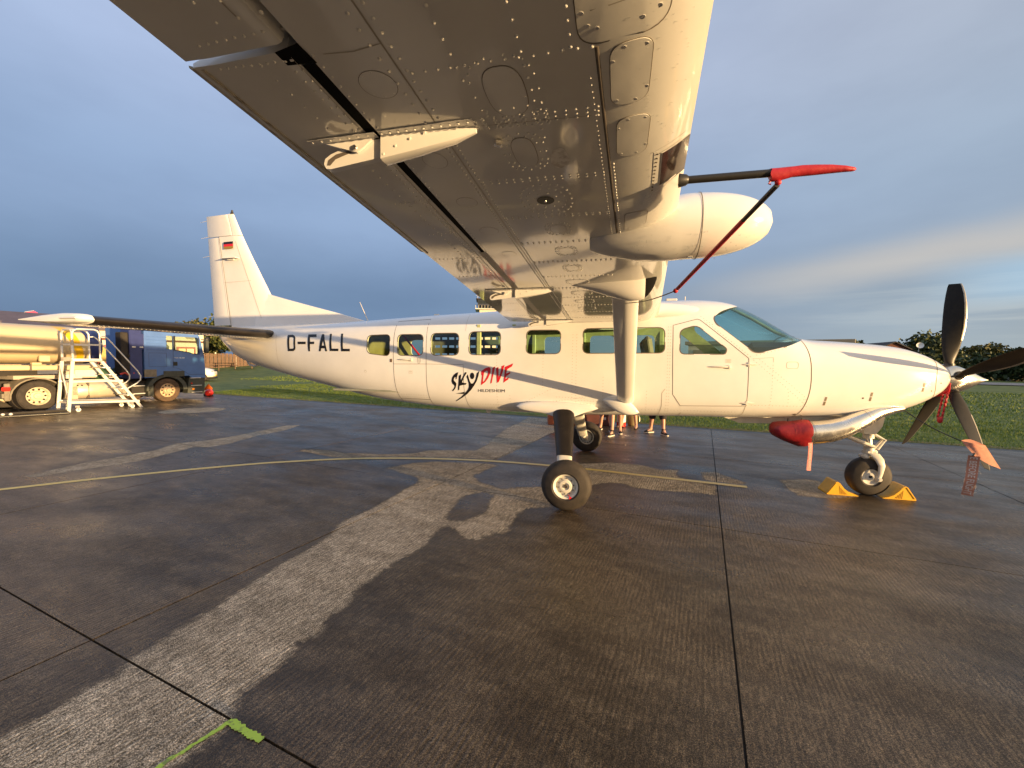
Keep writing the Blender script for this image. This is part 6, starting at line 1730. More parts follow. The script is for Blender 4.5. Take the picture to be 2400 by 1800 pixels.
# yellow wheel chocks
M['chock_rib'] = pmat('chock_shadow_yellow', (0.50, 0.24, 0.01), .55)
def chock(x, mirror, label):
    """profile in x,z: a wedge with a hollowed face"""
    t = empty('wheel_chock', (x, 0, 0), math.pi if mirror else 0, label, 'wheel chock', 'yellow chocks at the nose wheel')
    # +x is the wheel side
    prof = [(-.165, 0), (-.165, .018), (-.062, .178), (-.038, .184), (-.012, .168), (.035, .105), (.088, .055), (.15, .022), (.215, .006), (.215, 0)]
    b = MB(); b.prism([(px, -.14, pz) for px, pz in prof], (0, .28, 0)); b.build('wedge', M['yellow_chock'], t, angle=30)
    for sg in (-1, 1):
        yy = -.14 if sg < 0 else .14
        for k in range(5):
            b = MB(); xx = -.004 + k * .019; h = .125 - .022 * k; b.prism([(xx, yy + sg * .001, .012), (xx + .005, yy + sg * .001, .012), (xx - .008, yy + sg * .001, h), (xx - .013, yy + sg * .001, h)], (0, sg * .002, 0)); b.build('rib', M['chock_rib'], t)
        b = MB(); b.prism([(-.158, yy + sg * .002, .02), (-.146, yy + sg * .002, .02), (-.050, yy + sg * .002, .165), (-.061, yy + sg * .002, .170)], (0, sg * .006, 0)); b.build('edge_rim', M['yellow_chock'], t)
    return t
chock(3.62, False, 'yellow wheel chock behind the nose wheel, on the tail side')
chock(4.335, True, 'yellow wheel chock ahead of the nose wheel, on the propeller side')

# ------------------------------------------------------------------ tank lorry (local x forward, local -y = the side we see, z up)
M['blue'] = pmat('blue_cab_paint', (0.085, 0.180, 0.48), 0.24, var=0.08, vscale=3, coat=0.5)
M['navy'] = pmat('dark_blue_tank_paint', (0.032, 0.045, 0.17), 0.3, var=0.12, vscale=4)
M['cream'] = pmat('cream_tank_paint', (0.60, 0.49, 0.31), 0.42, var=0.06, vscale=1.3)
M['tank_yellow'] = pmat('yellow_tank_stripe', (0.76, 0.46, 0.015), 0.34)
M['plastic_grey'] = pmat('dark_grey_plastic', (0.055, 0.060, 0.052), 0.55, var=0.2, vscale=7)
M['mud_grey'] = pmat('dusty_mudguard', (0.20, 0.175, 0.135), 0.7, var=0.2, vscale=6)
M['dust_rim'] = pmat('dusty_wheel_steel', (0.62, 0.52, 0.38), 0.55, var=0.15, vscale=10)
M['rust_rim'] = pmat('rusty_wheel_steel', (0.50, 0.36, 0.22), 0.65, var=0.25, vscale=12)
M['brown_tyre'] = pmat('muddy_tyre', (0.085, 0.052, 0.030), 0.8, var=0.3, vscale=8)
M['alu_tank'] = pmat('dusty_aluminium', (0.62, 0.54, 0.42), 0.42, 0.35, var=0.08, vscale=5)
M['chassis'] = pmat('dark_chassis', (0.022, 0.018, 0.015), 0.7, var=0.3, vscale=6)
M['light_red'] = pmat('red_lamp_lens', (0.62, 0.03, 0.02), 0.15, coat=.6)
M['amber'] = pmat('amber_lens', (0.75, 0.25, 0.02), 0.2)
M['white_metal'] = pmat('white_coated_aluminium', (0.72, 0.71, 0.68), 0.30, 0.25, var=0.05, vscale=8)
M['cable_red'] = pmat('red_rubber_hose', (0.50, 0.05, 0.04), 0.5)
M['green_coil'] = pmat('green_coil_hose', (0.03, 0.09, 0.045), 0.5)
AX = Vector((.103, .995, 0)).normalized()
lorry = empty('tank_lorry', (-17.32, 6.45, 0), math.atan2(AX.y, AX.x), 'blue tractor cab with a cream tank trailer and yellow stripe', 'tank truck')
# local y: +y is away to the left of travel (hidden side); the near side is y = 0 .. towards us is -y
def lp(b, nm, mat, parent=None, angle=35): return b.build(nm, M[mat] if isinstance(mat, str) else mat, parent or lorry, angle=angle)
WID = 2.45
def road_wheel(x, y, rad, rimm, tyrem, wide=.30, face=-1, parent=None, dish=.06):
    w = empty('wheel', (x, y, rad)); w.parent = parent or lorry
    b = MB(); ax = Vector((0, face, 0)); hw = wide / 2
    b.lathe((0, 0, 0), ax, [(-hw, rad * .60), (-hw, rad * .93), (-hw * .8, rad), (hw * .8, rad), (hw, rad * .93), (hw, rad * .80), (hw * 1.02, rad * .70), (hw * .95, rad * .585)], 36)
    b.build('tyre', M[tyrem], w, angle=35)
    b = MB(); b.lathe((0, 0, 0), ax, [(hw * .95, rad * .59), (hw * .98, rad * .56), (hw * .80, rad * .53), (hw - dish, rad * .50), (hw - dish - .01, rad * .34), (hw - dish + .03, rad * .30), (hw - dish + .05, rad * .20), (hw - dish + .09, rad * .17), (hw - dish + .10, 0)], 36)
    r_ = b.build('rim', M[rimm], w, angle=35)
    b = MB()
    for k in range(10):
        a = k * math.pi / 5; b.lathe((rad * .425 * math.cos(a), face * (hw - dish - .004), rad * .425 * math.sin(a)), ax, [(0, .034), (.004, .034), (.004, 0)], 10)
    b.build('rim_hole', M['chassis'], r_)
    b = MB()
    for k in range(10):
        a = k * math.pi / 5 + .31; b.lathe((rad * .32 * math.cos(a), face * (hw - dish), rad * .32 * math.sin(a)), ax, [(0, .018), (.035, .016), (.035, 0)], 6)
    b.build('wheel_nut', M['steel'], r_)
    return w
for y, fc in ((.16, -1), (WID - .16, 1)):
    road_wheel(.0, y, .475, 'rust_rim', 'brown_tyre', face=fc, dish=.02)
    road_wheel(-3.80, y, .50, 'dust_rim', 'rubber', face=fc, wide=.30, dish=.13)
    road_wheel(-3.80, y - fc * .34, .50, 'dust_rim', 'rubber', face=fc, wide=.28)
    for x in (-9.2, -10.5, -11.8): road_wheel(x, y, .48, 'dust_rim', 'rubber', face=fc, wide=.36)
# cab shell with window openings cut through both doors
def cab():
    side = [(-.80, 1.0), (-.80, 3.06), (.2, 3.12), (1.10, 3.05), (1.30, 2.72), (1.47, 1.95), (1.52, 1.15), (1.50, .95), (.95, .95), (.82, 1.06)]
    b = MB(); b.prism([(x, 0.0, z) for x, z in side], (0, WID, 0))
    ins = [(-.70, 1.25), (-.70, 2.95), (.2, 3.0), (1.02, 2.95), (1.22, 2.68), (1.40, 1.95), (1.42, 1.25)]
    n0 = len(b.f); b.cur = 1; b.prism([(x, .07, z) for x, z in ins], (0, WID - .14, 0))
    c = link('cab', raw_object(b, 'cab', [M['blue'], M['grey_trim']]), lorry); consistent(c.data, n0)
    k = MB(); prism_y(k, round_poly([(.32, 2.13), (.88, 2.05), (.98, 2.0), (1.24, 1.99), (1.235, 2.69), (.32, 2.69)], .06), -.5, 3.5)
    prism_y(k, round_poly([(-.02, 2.16), (.24, 2.14), (.24, 2.70), (-.03, 2.70)], .05), -.5, 3.5)
    k2 = MB(); k2.prism([(1.28, .16, 1.98), (1.28, WID - .16, 1.98), (1.10, WID - .2, 2.80), (1.10, .2, 2.80)], (1.2, 0, 0))
    for kk in (k, k2):
        co = link('cutter', raw_object(kk, 'cutter', [M['blue']]), lorry); consistent(co.data)
        boolean(c, co, 'DIFFERENCE'); drop(co)
    for yy, sgn in ((.012, 1), (WID - .012, -1)):
        for q in ([(.32, 2.13), (.88, 2.05), (.98, 2.0), (1.24, 1.99), (1.235, 2.69), (.32, 2.69)], [(-.02, 2.16), (.24, 2.14), (.24, 2.70), (-.03, 2.70)]):
            w = MB(); pp = round_poly(q, .06); w.add([(x, yy, z) for x, z in pp], [list(range(len(pp)))]); w.build('cab_window', M['car_glass'], c, angle=0)
    w = MB(); w.add([(1.452, .16, 2.0), (1.452, WID - .16, 2.0), (1.262, WID - .2, 2.78), (1.262, .2, 2.78)], [(0, 1, 2, 3)]); w.build('windscreen', M['car_glass'], c, angle=0)
    w = MB(); w.tube([(.32, -.004, 2.12), (.88, -.004, 2.04), (.98, -.004, 1.99), (1.25, -.004, 1.98)], .014, 6); w.box((.28, -.004, 2.41), (.07, .02, .60)); w.tube([(1.255, -.004, 1.98), (1.25, -.004, 2.70)], .016, 6); w.build('window_trim', M['black'], c)
    # door and locker joints
    w = MB(); N_ = Vector((0, -1, 0))
    w.strip([(.23, -.002, 2.12), (.22, -.002, 1.40), (.42, -.002, 1.36), (.70, -.002, 1.20), (.83, -.002, 1.10), (1.44, -.002, 1.10)], N_, .012)
    w.strip([(-.65, -.002, 1.99), (-.02, -.002, 1.99), (-.02, -.002, 1.44), (-.65, -.002, 1.44)], N_, .012, closed=True); w.build('door_joint', M['chassis'], c, angle=0)
    for i in range(5):
        w = MB(); w.box((-.36, -.004, 2.12 + i * .13), (.72, .016, .030), bevel=.006); w.build('pressed_rib', M['blue'], c)
    w = MB(); w.box((.30, -.012, 1.56), (.16, .03, .16), bevel=.015); w.build('door_handle', M['black'], c)
    w = MB(); v, f = text_polys('TGS 18.440'); w.add([(.27 + .40 * s_, -.003, 1.785 + .045 * t) for s_, t in v], f); w.build('model_lettering', M['dish'], c, angle=0, recalc=False)
    # lower plastics: step box, arch, bumper
    w = MB(); w.prism([(.76, .02, .30), (1.46, .02, .27), (1.50, .02, .95), (.84, .02, .97)], (0, .3, 0)); w.prism([(.76, WID - .3, .30), (1.46, WID - .3, .27), (1.50, WID - .3, .95), (.84, WID - .3, .97)], (0, .28, 0))
    w.box((1.42, WID / 2, .55), (.22, WID - .1, .62), bevel=.06); w.build('step_box', M['plastic_grey'], c)
    for z, x0 in ((.945, .86), (.62, .90), (.33, .92)):
        w = MB(); w.box((x0 + .22, .0, z), (.44, .05, .028), bevel=.008); w.build('step', M['white_metal'], c)
    outer_, inner_ = [], []
    for a in np.linspace(0, math.pi, 13):
        outer_.append((.76 * math.cos(a) - .0, .48 + .66 * math.sin(a))); inner_.append((.60 * math.cos(a), .48 + .54 * math.sin(a)))
    for yy in (.0, WID - .35):
        w = MB(); w.prism([(x, yy, z) for x, z in outer_ + inner_[::-1]], (0, .35, 0)); w.build('wheel_arch', M['plastic_grey'], c, angle=40)
    w = MB(); w.box((-.60, .17, .48), (.20, .34, .46), bevel=.02); w.build('mud_flap', M['plastic_grey'], c)
    w = MB(); w.box((-.60, .02, 1.18), (.42, .06, .30), bevel=.01); w.build('side_skirt', M['mud_grey'], c)
    w = MB(); w.box((.25, .01, 1.14), (.80, .04, .24), bevel=.01); w.build('door_skirt', M['plastic_grey'], c)
    w = MB(); w.box((.99, -.005, .47), (.09, .03, .07), bevel=.01); w.build('side_marker', M['amber'], c)
    for k2, (x, z) in enumerate(((.92, .72),)): w = MB(); w.box((x, -.004, z), (.06, .02, .05)); w.build('side_marker', M['light_red'], c)
    w = MB(); w.tube([(1.30, -.10, 2.62), (1.42, -.24, 2.60), (1.44, -.26, 2.15), (1.36, -.10, 1.98)], .022, 8); w.box((1.42, -.22, 2.32), (.13, .25, .56), bevel=.04); w.build('side_mirror', M['plastic_grey'], c)
    w = MB(); w.sphere((1.52, -.15, 2.62), (.10, .07, .13), 12, 8); w.build('front_mirror', M['black'], c)
    w = MB(); w.tube([(1.02, .55, 1.75), (1.0, .55, 1.75)], .02); w.tube([(1.02 + .05 * math.cos(a) * .6, .55 + .21 * math.cos(a), 1.80 + .20 * math.sin(a)) for a in np.linspace(0, 2 * math.pi, 20)], .016, 6); w.box((1.2, WID / 2, 1.62), (.4, WID - .3, .5), bevel=.08); w.build('dashboard', M['black'], c)
    for yy in (.55, WID - .55):
        w = MB(); w.box((.45, yy, 1.55), (.5, .5, .2), bevel=.06); w.box((.22, yy, 1.95), (.16, .48, .8), bevel=.06); w.build('cab_seat', M['grey_trim'], c)
    w = MB(); w.box((.95, .08, 2.66), (.34, .05, .10), bevel=.03); w.build('sun_visor', M['seam_light'], c)
cab()
# tractor behind the cab
b = MB(); b.box((-1.05, .30, 2.0), (.42, .55, 2.05), bevel=.03); wallb = lp(b, 'cab_back', 'navy')
b = MB(); b.box((-1.0, .035, 2.42), (.46, .03, .62), bevel=.015); lp(b, 'locker_door', 'navy', wallb)
for x in (-1.13, -.88): b = MB(); b.box((x, .015, 2.20), (.12, .02, .05), bevel=.008); lp(b, 'locker_latch', 'white_metal', wallb)
b = MB(); b.box((-1.40, .22, 2.1), (.24, .36, 1.3), bevel=.03); b.box((-1.2, .3, 1.45), (.6, .5, .6), bevel=.04); b.box((-1.28, .12, 1.86), (.40, .16, .12), bevel=.02); lp(b, 'intake_stack', 'chassis')
b = MB(); b.box((-1.0, WID / 2, .85), (4.2, .95, .26)); b.box((-3.4, WID / 2, .85), (3.2, .9, .26)); b.box((-1.0, WID / 2, .62), (1.6, 1.9, .5)); lp(b, 'chassis', 'chassis')
b = MB(); b.box((-2.20, .33, .615), (1.80, .62, .58), bevel=.14); ft = lp(b, 'fuel_tank', 'alu_tank', angle=50)
for x in (-2.52, -1.55): b = MB(); b.box((x, .33, .615), (.06, .635, .60), bevel=.14); lp(b, 'tank_strap', 'seam', ft, 50)
for x in (-2.82, -2.70): b = MB(); b.lathe((x, .018, .80), (0, -1, 0), [(0, .028), (.006, .026), (.006, 0)], 12); lp(b, 'tank_port', 'black', ft)
b = MB(); b.box((-2.95, .30, .62), (.30, .56, .60), bevel=.02); lp(b, 'battery_box', 'alu_tank')
for z in (.70, .40): b = MB(); b.box((-1.0, .05, z), (.38, .10, .03)); lp(b, 'catwalk_step', 'white_metal')
b = MB(); b.box((-1.0, .14, .55), (.42, .1, .5)); lp(b, 'step_frame', 'chassis')
for yy in (.0, WID - .66):
    b = MB(); O, I = [], []
    for a in np.linspace(-.12, math.pi + .05, 15): O.append((-3.8 + .66 * math.cos(a), .46 + .64 * math.sin(a))); I.append((-3.8 + .62 * math.cos(a), .46 + .60 * math.sin(a)))
    b.prism([(x, yy, z) for x, z in O + I[::-1]], (0, .66, 0)); lp(b, 'mudguard', 'mud_grey', angle=50)
b = MB(); b.box((-4.48, .05, .66), (.14, .05, .55), bevel=.02); b.box((-4.55, .5, .55), (.10, .9, .14)); lp(b, 'rear_guard', 'mud_grey')
b = MB(); b.box((-4.52, .01, .765), (.19, .06, .13), bevel=.02); lp(b, 'tail_light', 'light_red')
b = MB(); b.box((-3.0, WID / 2, 1.10), (2.4, 1.6, .12)); b.box((-2.65, .35, 1.18), (.9, .4, .26), bevel=.03); lp(b, 'fifth_wheel', 'seam_light')
b = MB(); b.box((-2.55, .10, 1.24), (.62, .1, .30), bevel=.02); b.box((-2.9, .12, 1.12), (.5, .1, .16), bevel=.02); lp(b, 'white_side_box', 'white_metal')
for j in range(3):
    b = MB(); P = []
    for i in range(60): t = i / 59; P.append((-1.95 + .75 * t + .02 * math.cos(i * 1.3), .35 + .15 * j + .06 * math.sin(i * 1.3), 1.42 - .32 * math.sin(math.pi * t) + .06 * math.cos(i * 1.3) + .1 * j))
    b.tube(P, .014, 5); lp(b, 'coiled_hose', 'green_coil' if j else 'black')
b = MB(); P = [(-1.55, .10, 1.16), (-1.42, .06, 1.22), (-1.30, .1, 1.14), (-1.15, .05, 1.20), (-1.02, .1, 1.15)]; b.tube(P, .035, 8); b.tube([(-1.30, .12, 1.72), (-1.22, .1, 1.60), (-1.26, .1, 1.5)], .018, 6); lp(b, 'red_hose', 'cable_red')
b = MB(); b.box((-2.0, .5, 1.25), (.40, .5, .5), bevel=.05); lp(b, 'hose_box', 'green_coil')
# tank
def tank():
    t = empty('tank', (0, 0, 0)); t.parent = lorry
    cz, hz, hy, yc = 2.20, .665, 1.20, WID / 2
    def ring(sf, k=1.0, n=44):
        r_ = []
        for i in range(n):
            a = 2 * math.pi * i / n; c, s_ = math.cos(a), math.sin(a)
            y = yc + hy * k * math.copysign(abs(c) ** .78, c); z = cz + hz * k * math.copysign(abs(s_) ** .82, s_); r_.append((sf(z), y, z))
        return r_
    def bound(z, a, b_): f = (z - 1.79) / 1.05; return b_ + (a - b_) * (f if f > 0 else f * .6)
    e1 = lambda z: bound(z, -3.19, -2.74); e2 = lambda z: bound(z, -2.86, -2.55); e3 = lambda z: bound(z, -2.60, -2.36)
    for nm, mat, f0, f1 in (('tank_shell', 'cream', lambda z: -12.6, e1), ('yellow_stripe', 'tank_yellow', e1, e2), ('pale_stripe', 'cream', e2, e3)):
        b = MB(); b.loft([ring(f0), ring(f1)], False); lp(b, nm, mat, t, 60)
    b = MB(); b.loft([ring(e3), ring(lambda z: -2.16), ring(lambda z: -2.06, .97), ring(lambda z: -2.0, .85), ring(lambda z: -1.97, .5), ring(lambda z: -1.965, .01)], True); lp(b, 'tank_front', 'navy', t, 60)
    b = MB(); b.loft([ring(lambda z: -12.6), ring(lambda z: -12.72, .92), ring(lambda z: -12.76, .5)], True); lp(b, 'tank_rear', 'cream', t, 60)
    for x in (-5.4, -7.6, -9.8): b = MB(); b.loft([ring(lambda z, x=x: x, 1.006), ring(lambda z, x=x: x + .06, 1.006)], False); lp(b, 'tank_band', 'seam_light', t, 60)
    b = MB(); b.box((-7.4, .10, 1.42), (10.5, .16, .16), bevel=.03); b.box((-7.4, WID - .1, 1.42), (10.5, .16, .16), bevel=.03); lp(b, 'side_beam', 'cream', t)
    for x in (-3.95, -2.92, -5.2, -6.6): b = MB(); b.box((x, .10, 1.42), (.05, .175, .175)); lp(b, 'beam_clamp', 'seam', t)
    b = MB(); b.box((-3.62, .03, 1.72), (.26, .10, .20), bevel=.02); b.box((-3.80, .09, 1.56), (.22, .12, .06)); lp(b, 'pale_bracket', 'cream', t)
    b = MB(); b.box((-8.2, 1.0, 2.88), (8.0, .05, .10)); b.box((-8.2, WID - 1.0, 2.88), (8.0, .05, .10)); lp(b, 'walkway_board', 'slate', t)
    b = MB(); b.box((-8.0, WID / 2, 1.25), (9.0, .9, .22)); lp(b, 'trailer_chassis', 'chassis', t)
    for yy in (.45, WID - .45): b = MB(); b.box((-5.6, yy, .75), (.16, .14, 1.0)); b.box((-5.6, yy, .10), (.3, .3, .06)); lp(b, 'landing_leg', 'chassis', t)
    b = MB(); b.box((-6.9, .16, .95), (1.5, .25, .55), bevel=.03); lp(b, 'hose_locker', 'alu_tank', t)
    v, f = text_polys('DIESEL'); 
tank()

# black drip tray and hoses lying before the lorry
t = empty('drip_tray', (-16.75, 1.75, 0), math.atan2(.87, .42), 'long black rubber drip tray lying on the apron below the tanker', 'tray')
b = MB(); b.box((-.7, 0, .03), (3.4, .50, .06), bevel=.02); b.build('tray', M['black'], t)
b = MB()
for i, x in enumerate((-.35, -.20)): b.sphere((x, -.20, .09), (.045, .045, .04), 10, 7)
b.build('white_coupling', M['white_metal'], t)
b = MB(); b.tube([(-2.2, -.1, .09), (-1, -.12, .085), (0, .05, .085), (.7, .1, .085), (.95, .05, .075)], .045, 10); b.build('hose', M['chassis'], t)

# ------------------------------------------------------------------ rolling platform steps
def ladder():
    a = Vector((.208, .978, 0)).normalized(); rz = math.atan2(a.y, a.x)
    L_ = empty('platform_steps', (-16.60, 2.76, 0), rz, 'white aluminium rolling platform steps standing beside the tanker', 'platform steps')
    def T(b, nm, mat='white_metal', parent=L_): return b.build(nm, M[mat], parent, angle=50)
    D = .80                                                 # depth, local +y away from us
    for y in (0, D):
        b = MB(); b.box((.095, y, .82), (.085, .055, 1.66), rot=Matrix.Rotation(R(5), 3, 'Y')); T(b, 'leg')
        b = MB(); ln = math.hypot(1.06, 1.66); b.box((1.42, y, .815), (.085, .05, ln), rot=Matrix.Rotation(-math.atan2(1.06, 1.66), 3, 'Y')); T(b, 'stringer')
        b = MB(); b.tube([(.175, y, 1.60), (.175, y, 2.52), (.21, y, 2.64), (.30, y, 2.70), (.72, y, 2.71), (.80, y, 2.67), (.855, y, 2.57), (.855, y, 1.66)], .026, 10); T(b, 'guard_rail')
        b = MB(); b.box((.175, y, 2.38), (.06, .06, .42), bevel=.01); b.box((.175, y, 1.95), (.06, .06, .42), bevel=.01); T(b, 'rail_clamp')
        b = MB(); b.box((.515, y, 2.20), (.66, .035, .05)); T(b, 'mid_rail')
        b = MB(); b.tube([(.86, y, 2.48), (.98, y, 2.50), (1.06, y, 2.44), (1.86, y, 1.32), (1.95, y, 1.14), (1.94, y, .99), (1.84, y, .88), (1.50, y, .66)], .020, 10); T(b, 'hand_rail')
        b = MB(); b.box((.76, y, .985), (1.34, .045, .065)); b.box((.95, y, .275), (1.86, .045, .075), rot=Matrix.Rotation(R(2.6), 3, 'Y')); T(b, 'side_brace')
    b = MB(); b.box((.53, D / 2, 1.69), (.74, D + .06, .10), bevel=.012); T(b, 'platform')
    b = MB(); b.box((.16, D / 2, 1.72), (.03, D, .12)); b.box((.16, D / 2, 2.22), (.03, D, .04)); b.box((.12, D / 2, .98), (.04, D, .05)); b.box((.05, D / 2, .30), (.04, D, .05)); T(b, 'cross_bar')
    b = MB(); b.tube([(.175, 0, 2.55), (.175, .1, 2.68), (.175, D - .1, 2.68), (.175, D, 2.55)], .024, 10); T(b, 'end_rail')
    b = MB(); b.tube([(.12, D, 1.55), (.05, 0, .35)], .022, 8); T(b, 'diagonal_brace')
    for x, z in ((1.07, 1.44), (1.23, 1.19), (1.40, .95), (1.555, .70), (1.71, .46), (1.87, .22)):
        b = MB(); b.box((x - .06, D / 2, z), (.21, D - .02, .035), bevel=.006); T(b, 'tread')
    for x in (.20, 1.62):
        for y in (0, D):
            c = empty('castor', (x + .06, y, 0)); c.parent = L_
            b = MB(); b.lathe((0, -.02, .062), (0, 1, 0), [(0, .02), (0, .06), (.04, .06), (.04, .02)], 18); b.build('castor_wheel', M['plastic_grey'] if False else M['dish'], c, angle=40)
            b = MB(); b.box((0, 0, .125), (.05, .07, .03)); b.box((0, -.032, .09), (.03, .008, .08)); b.box((0, .032, .09), (.03, .008, .08)); b.box((-.02, 0, .17), (.10, .05, .06)); b.build('castor_fork', M['steel'], c)
ladder()

# ------------------------------------------------------------------ white car beyond the lorry, its nose showing
def car():
    c = empty('parked_car', (-30.1, 18.9, gz(-30, 19)), R(41), 'white car parked on the grass, its nose past the truck cab', 'car')
    # local +x forward; front bumper at x = .55
    rings = []; b = MB()
    prof = [(-3.55, .62, 1.00, .78), (-3.5, .38, 1.06, .84), (-2.9, .28, 1.10, .88), (-1.6, .26, 1.10, .90), (-.6, .26, 1.08, .90), (0.0, .26, 1.00, .89), (.35, .28, .90, .84), (.52, .34, .80, .74), (.58, .42, .70, .60)]
    for x, z0, z1, w in prof:
        ring = []
        for k in range(20):
            a = 2 * math.pi * k / 20; cc, ss = math.cos(a), math.sin(a)
            ring.append((x, w * math.copysign(abs(cc) ** .45, cc), (z0 + z1) / 2 + (z1 - z0) / 2 * math.copysign(abs(ss) ** .5, ss)))
        rings.append(ring)
    b.loft(rings); body = b.build('body', M['dish'], c, angle=50)
    b = MB(); rings = []
    for x, z1, w in ((-3.3, 1.15, .72), (-2.7, 1.50, .68), (-1.6, 1.55, .68), (-1.0, 1.48, .69), (-.15, 1.02, .78)):
        rings.append([(x, -w - .06, 1.0), (x, -w, z1 - .1), (x, -w + .12, z1), (x, w - .12, z1), (x, w, z1 - .1), (x, w + .06, 1.0)])
    b.loft(rings, True); gh = b.build('cabin', M['win_dark'], c, angle=40)
    b = MB(); b.prism([(-2.75, -.62, 1.53), (-1.55, -.62, 1.575), (-1.0, -.62, 1.50), (-1.0, .62, 1.50), (-1.55, .62, 1.575), (-2.75, .62, 1.53)], (0, 0, .02)); b.build('roof', M['dish'], c)
    for sg in (-1, 1):
        b = MB(); b.sphere((.38, sg * .62, .74), (.16, .18, .07), 12, 8); b.build('headlight', M['alu'], c)
        b = MB(); b.box((.50, sg * .55, .42), (.10, .22, .08), bevel=.02); b.build('fog_lamp', M['black'], c)
        for x in (-.15, -2.75):
            w = empty('wheel', (x, sg * .80, .31)); w.parent = c
            b = MB(); b.lathe((0, -.10, 0), (0, 1, 0), [(0, .19), (0, .29), (.03, .31), (.17, .31), (.20, .29), (.20, .19)], 26); b.build('tyre', M['rubber'], w)
            b = MB(); b.lathe((0, sg * .07, 0), (0, sg, 0), [(0, .20), (.02, .19), (.01, .10), (.03, .05), (.03, 0)], 22); b.build('rim', M['steel'], w)
        b = MB(); b.box((-.62, sg * .95, 1.08), (.12, .16, .12), bevel=.03); b.build('door_mirror', M['dish'], c)
    for z, h in ((.80, .10), (.62, .09)):
        b = MB(); b.box((.52, 0, z - .02), (.12, .86, h), bevel=.03); b.build('grille', M['black'], c)
    b = MB(); b.box((.585, 0, .43), (.03, .52, .11)); b.build('number_plate', M['tank_yellow'], c)
    b = MB(); b.box((.2, 0, .26), (.8, 1.5, .14), bevel=.04); b.build('bumper_skirt', M['black'], c)
car()
# red marker buoys at the apron edge
def buoys():
    t = empty('ball_marker', (-18.25, 9.02, -.02), 0, 'red ball marker lying at the grass edge by the truck bumper', 'marker ball')
    b = MB(); b.sphere((0, 0, .19), (.18, .18, .18), 20, 14); b.build('ball', M['light_red'], t, angle=60)
    b = MB(); b.box((0, 0, .02), (.4, .14, .04), bevel=.01); b.build('foot', M['black'], t)
    t = empty('marker_board', (-18.42, 9.12, .0), .3, 'orange diamond board standing behind the red ball', 'marker board')
    b = MB(); b.prism([(-.20, 0, .34), (0, 0, .12), (.20, 0, .36), (.02, 0, .58)], (0, .03, 0)); b.build('board', M['orange'], t)
    b = MB(); b.box((0, .02, .06), (.34, .22, .12), bevel=.02); b.tube([(0, .03, .1), (0, .03, .4)], .015); b.build('foot', M['black'], t)
M['orange'] = pmat('orange_board', (0.75, 0.16, 0.02), .5)
buoys()

# ------------------------------------------------------------------ people standing beyond the fuselage
M['skin'] = pmat('skin', (0.52, 0.30, 0.22), 0.5, var=.08, vscale=12)
M['black_cloth'] = pmat('black_cloth', (0.014, 0.014, 0.016), .85, var=.3, vscale=20)
M['navy_cloth'] = pmat('navy_cloth', (0.03, 0.04, 0.08), .85, var=.2, vscale=20)
M['red_cloth'] = pmat('red_cloth', (0.30, 0.03, 0.03), .85, var=.15, vscale=20)
M['grey_cloth'] = pmat('grey_cloth', (0.25, 0.25, 0.26), .85, var=.15, vscale=20)
M['hair'] = pmat('brown_hair', (0.06, 0.035, 0.02), .6, var=.3, vscale=30)
M['shoe'] = pmat('black_canvas', (0.012, 0.011, 0.010), .7)
def skin_mesh(verts, edges, radii, name, mat, parent, root=0, sub=2):
    me = bpy.data.meshes.new(name); me.from_pydata(verts, edges, []); o = link(name, me)
    md = o.modifiers.new('s', 'SKIN'); o.modifiers.new('u', 'SUBSURF').levels = sub
    sv = me.skin_vertices[0].data
    for i, r_ in enumerate(radii):
        sv[i].radius = (r_, r_) if isinstance(r_, (int, float)) else r_; sv[i].use_root = (i == root)
    n = evaluated_mesh(o); n.materials.clear(); n.materials.append(mat)
    for p_ in n.polygons: p_.use_smooth = True
    drop(o); n.name = name; return link(name, n, parent)
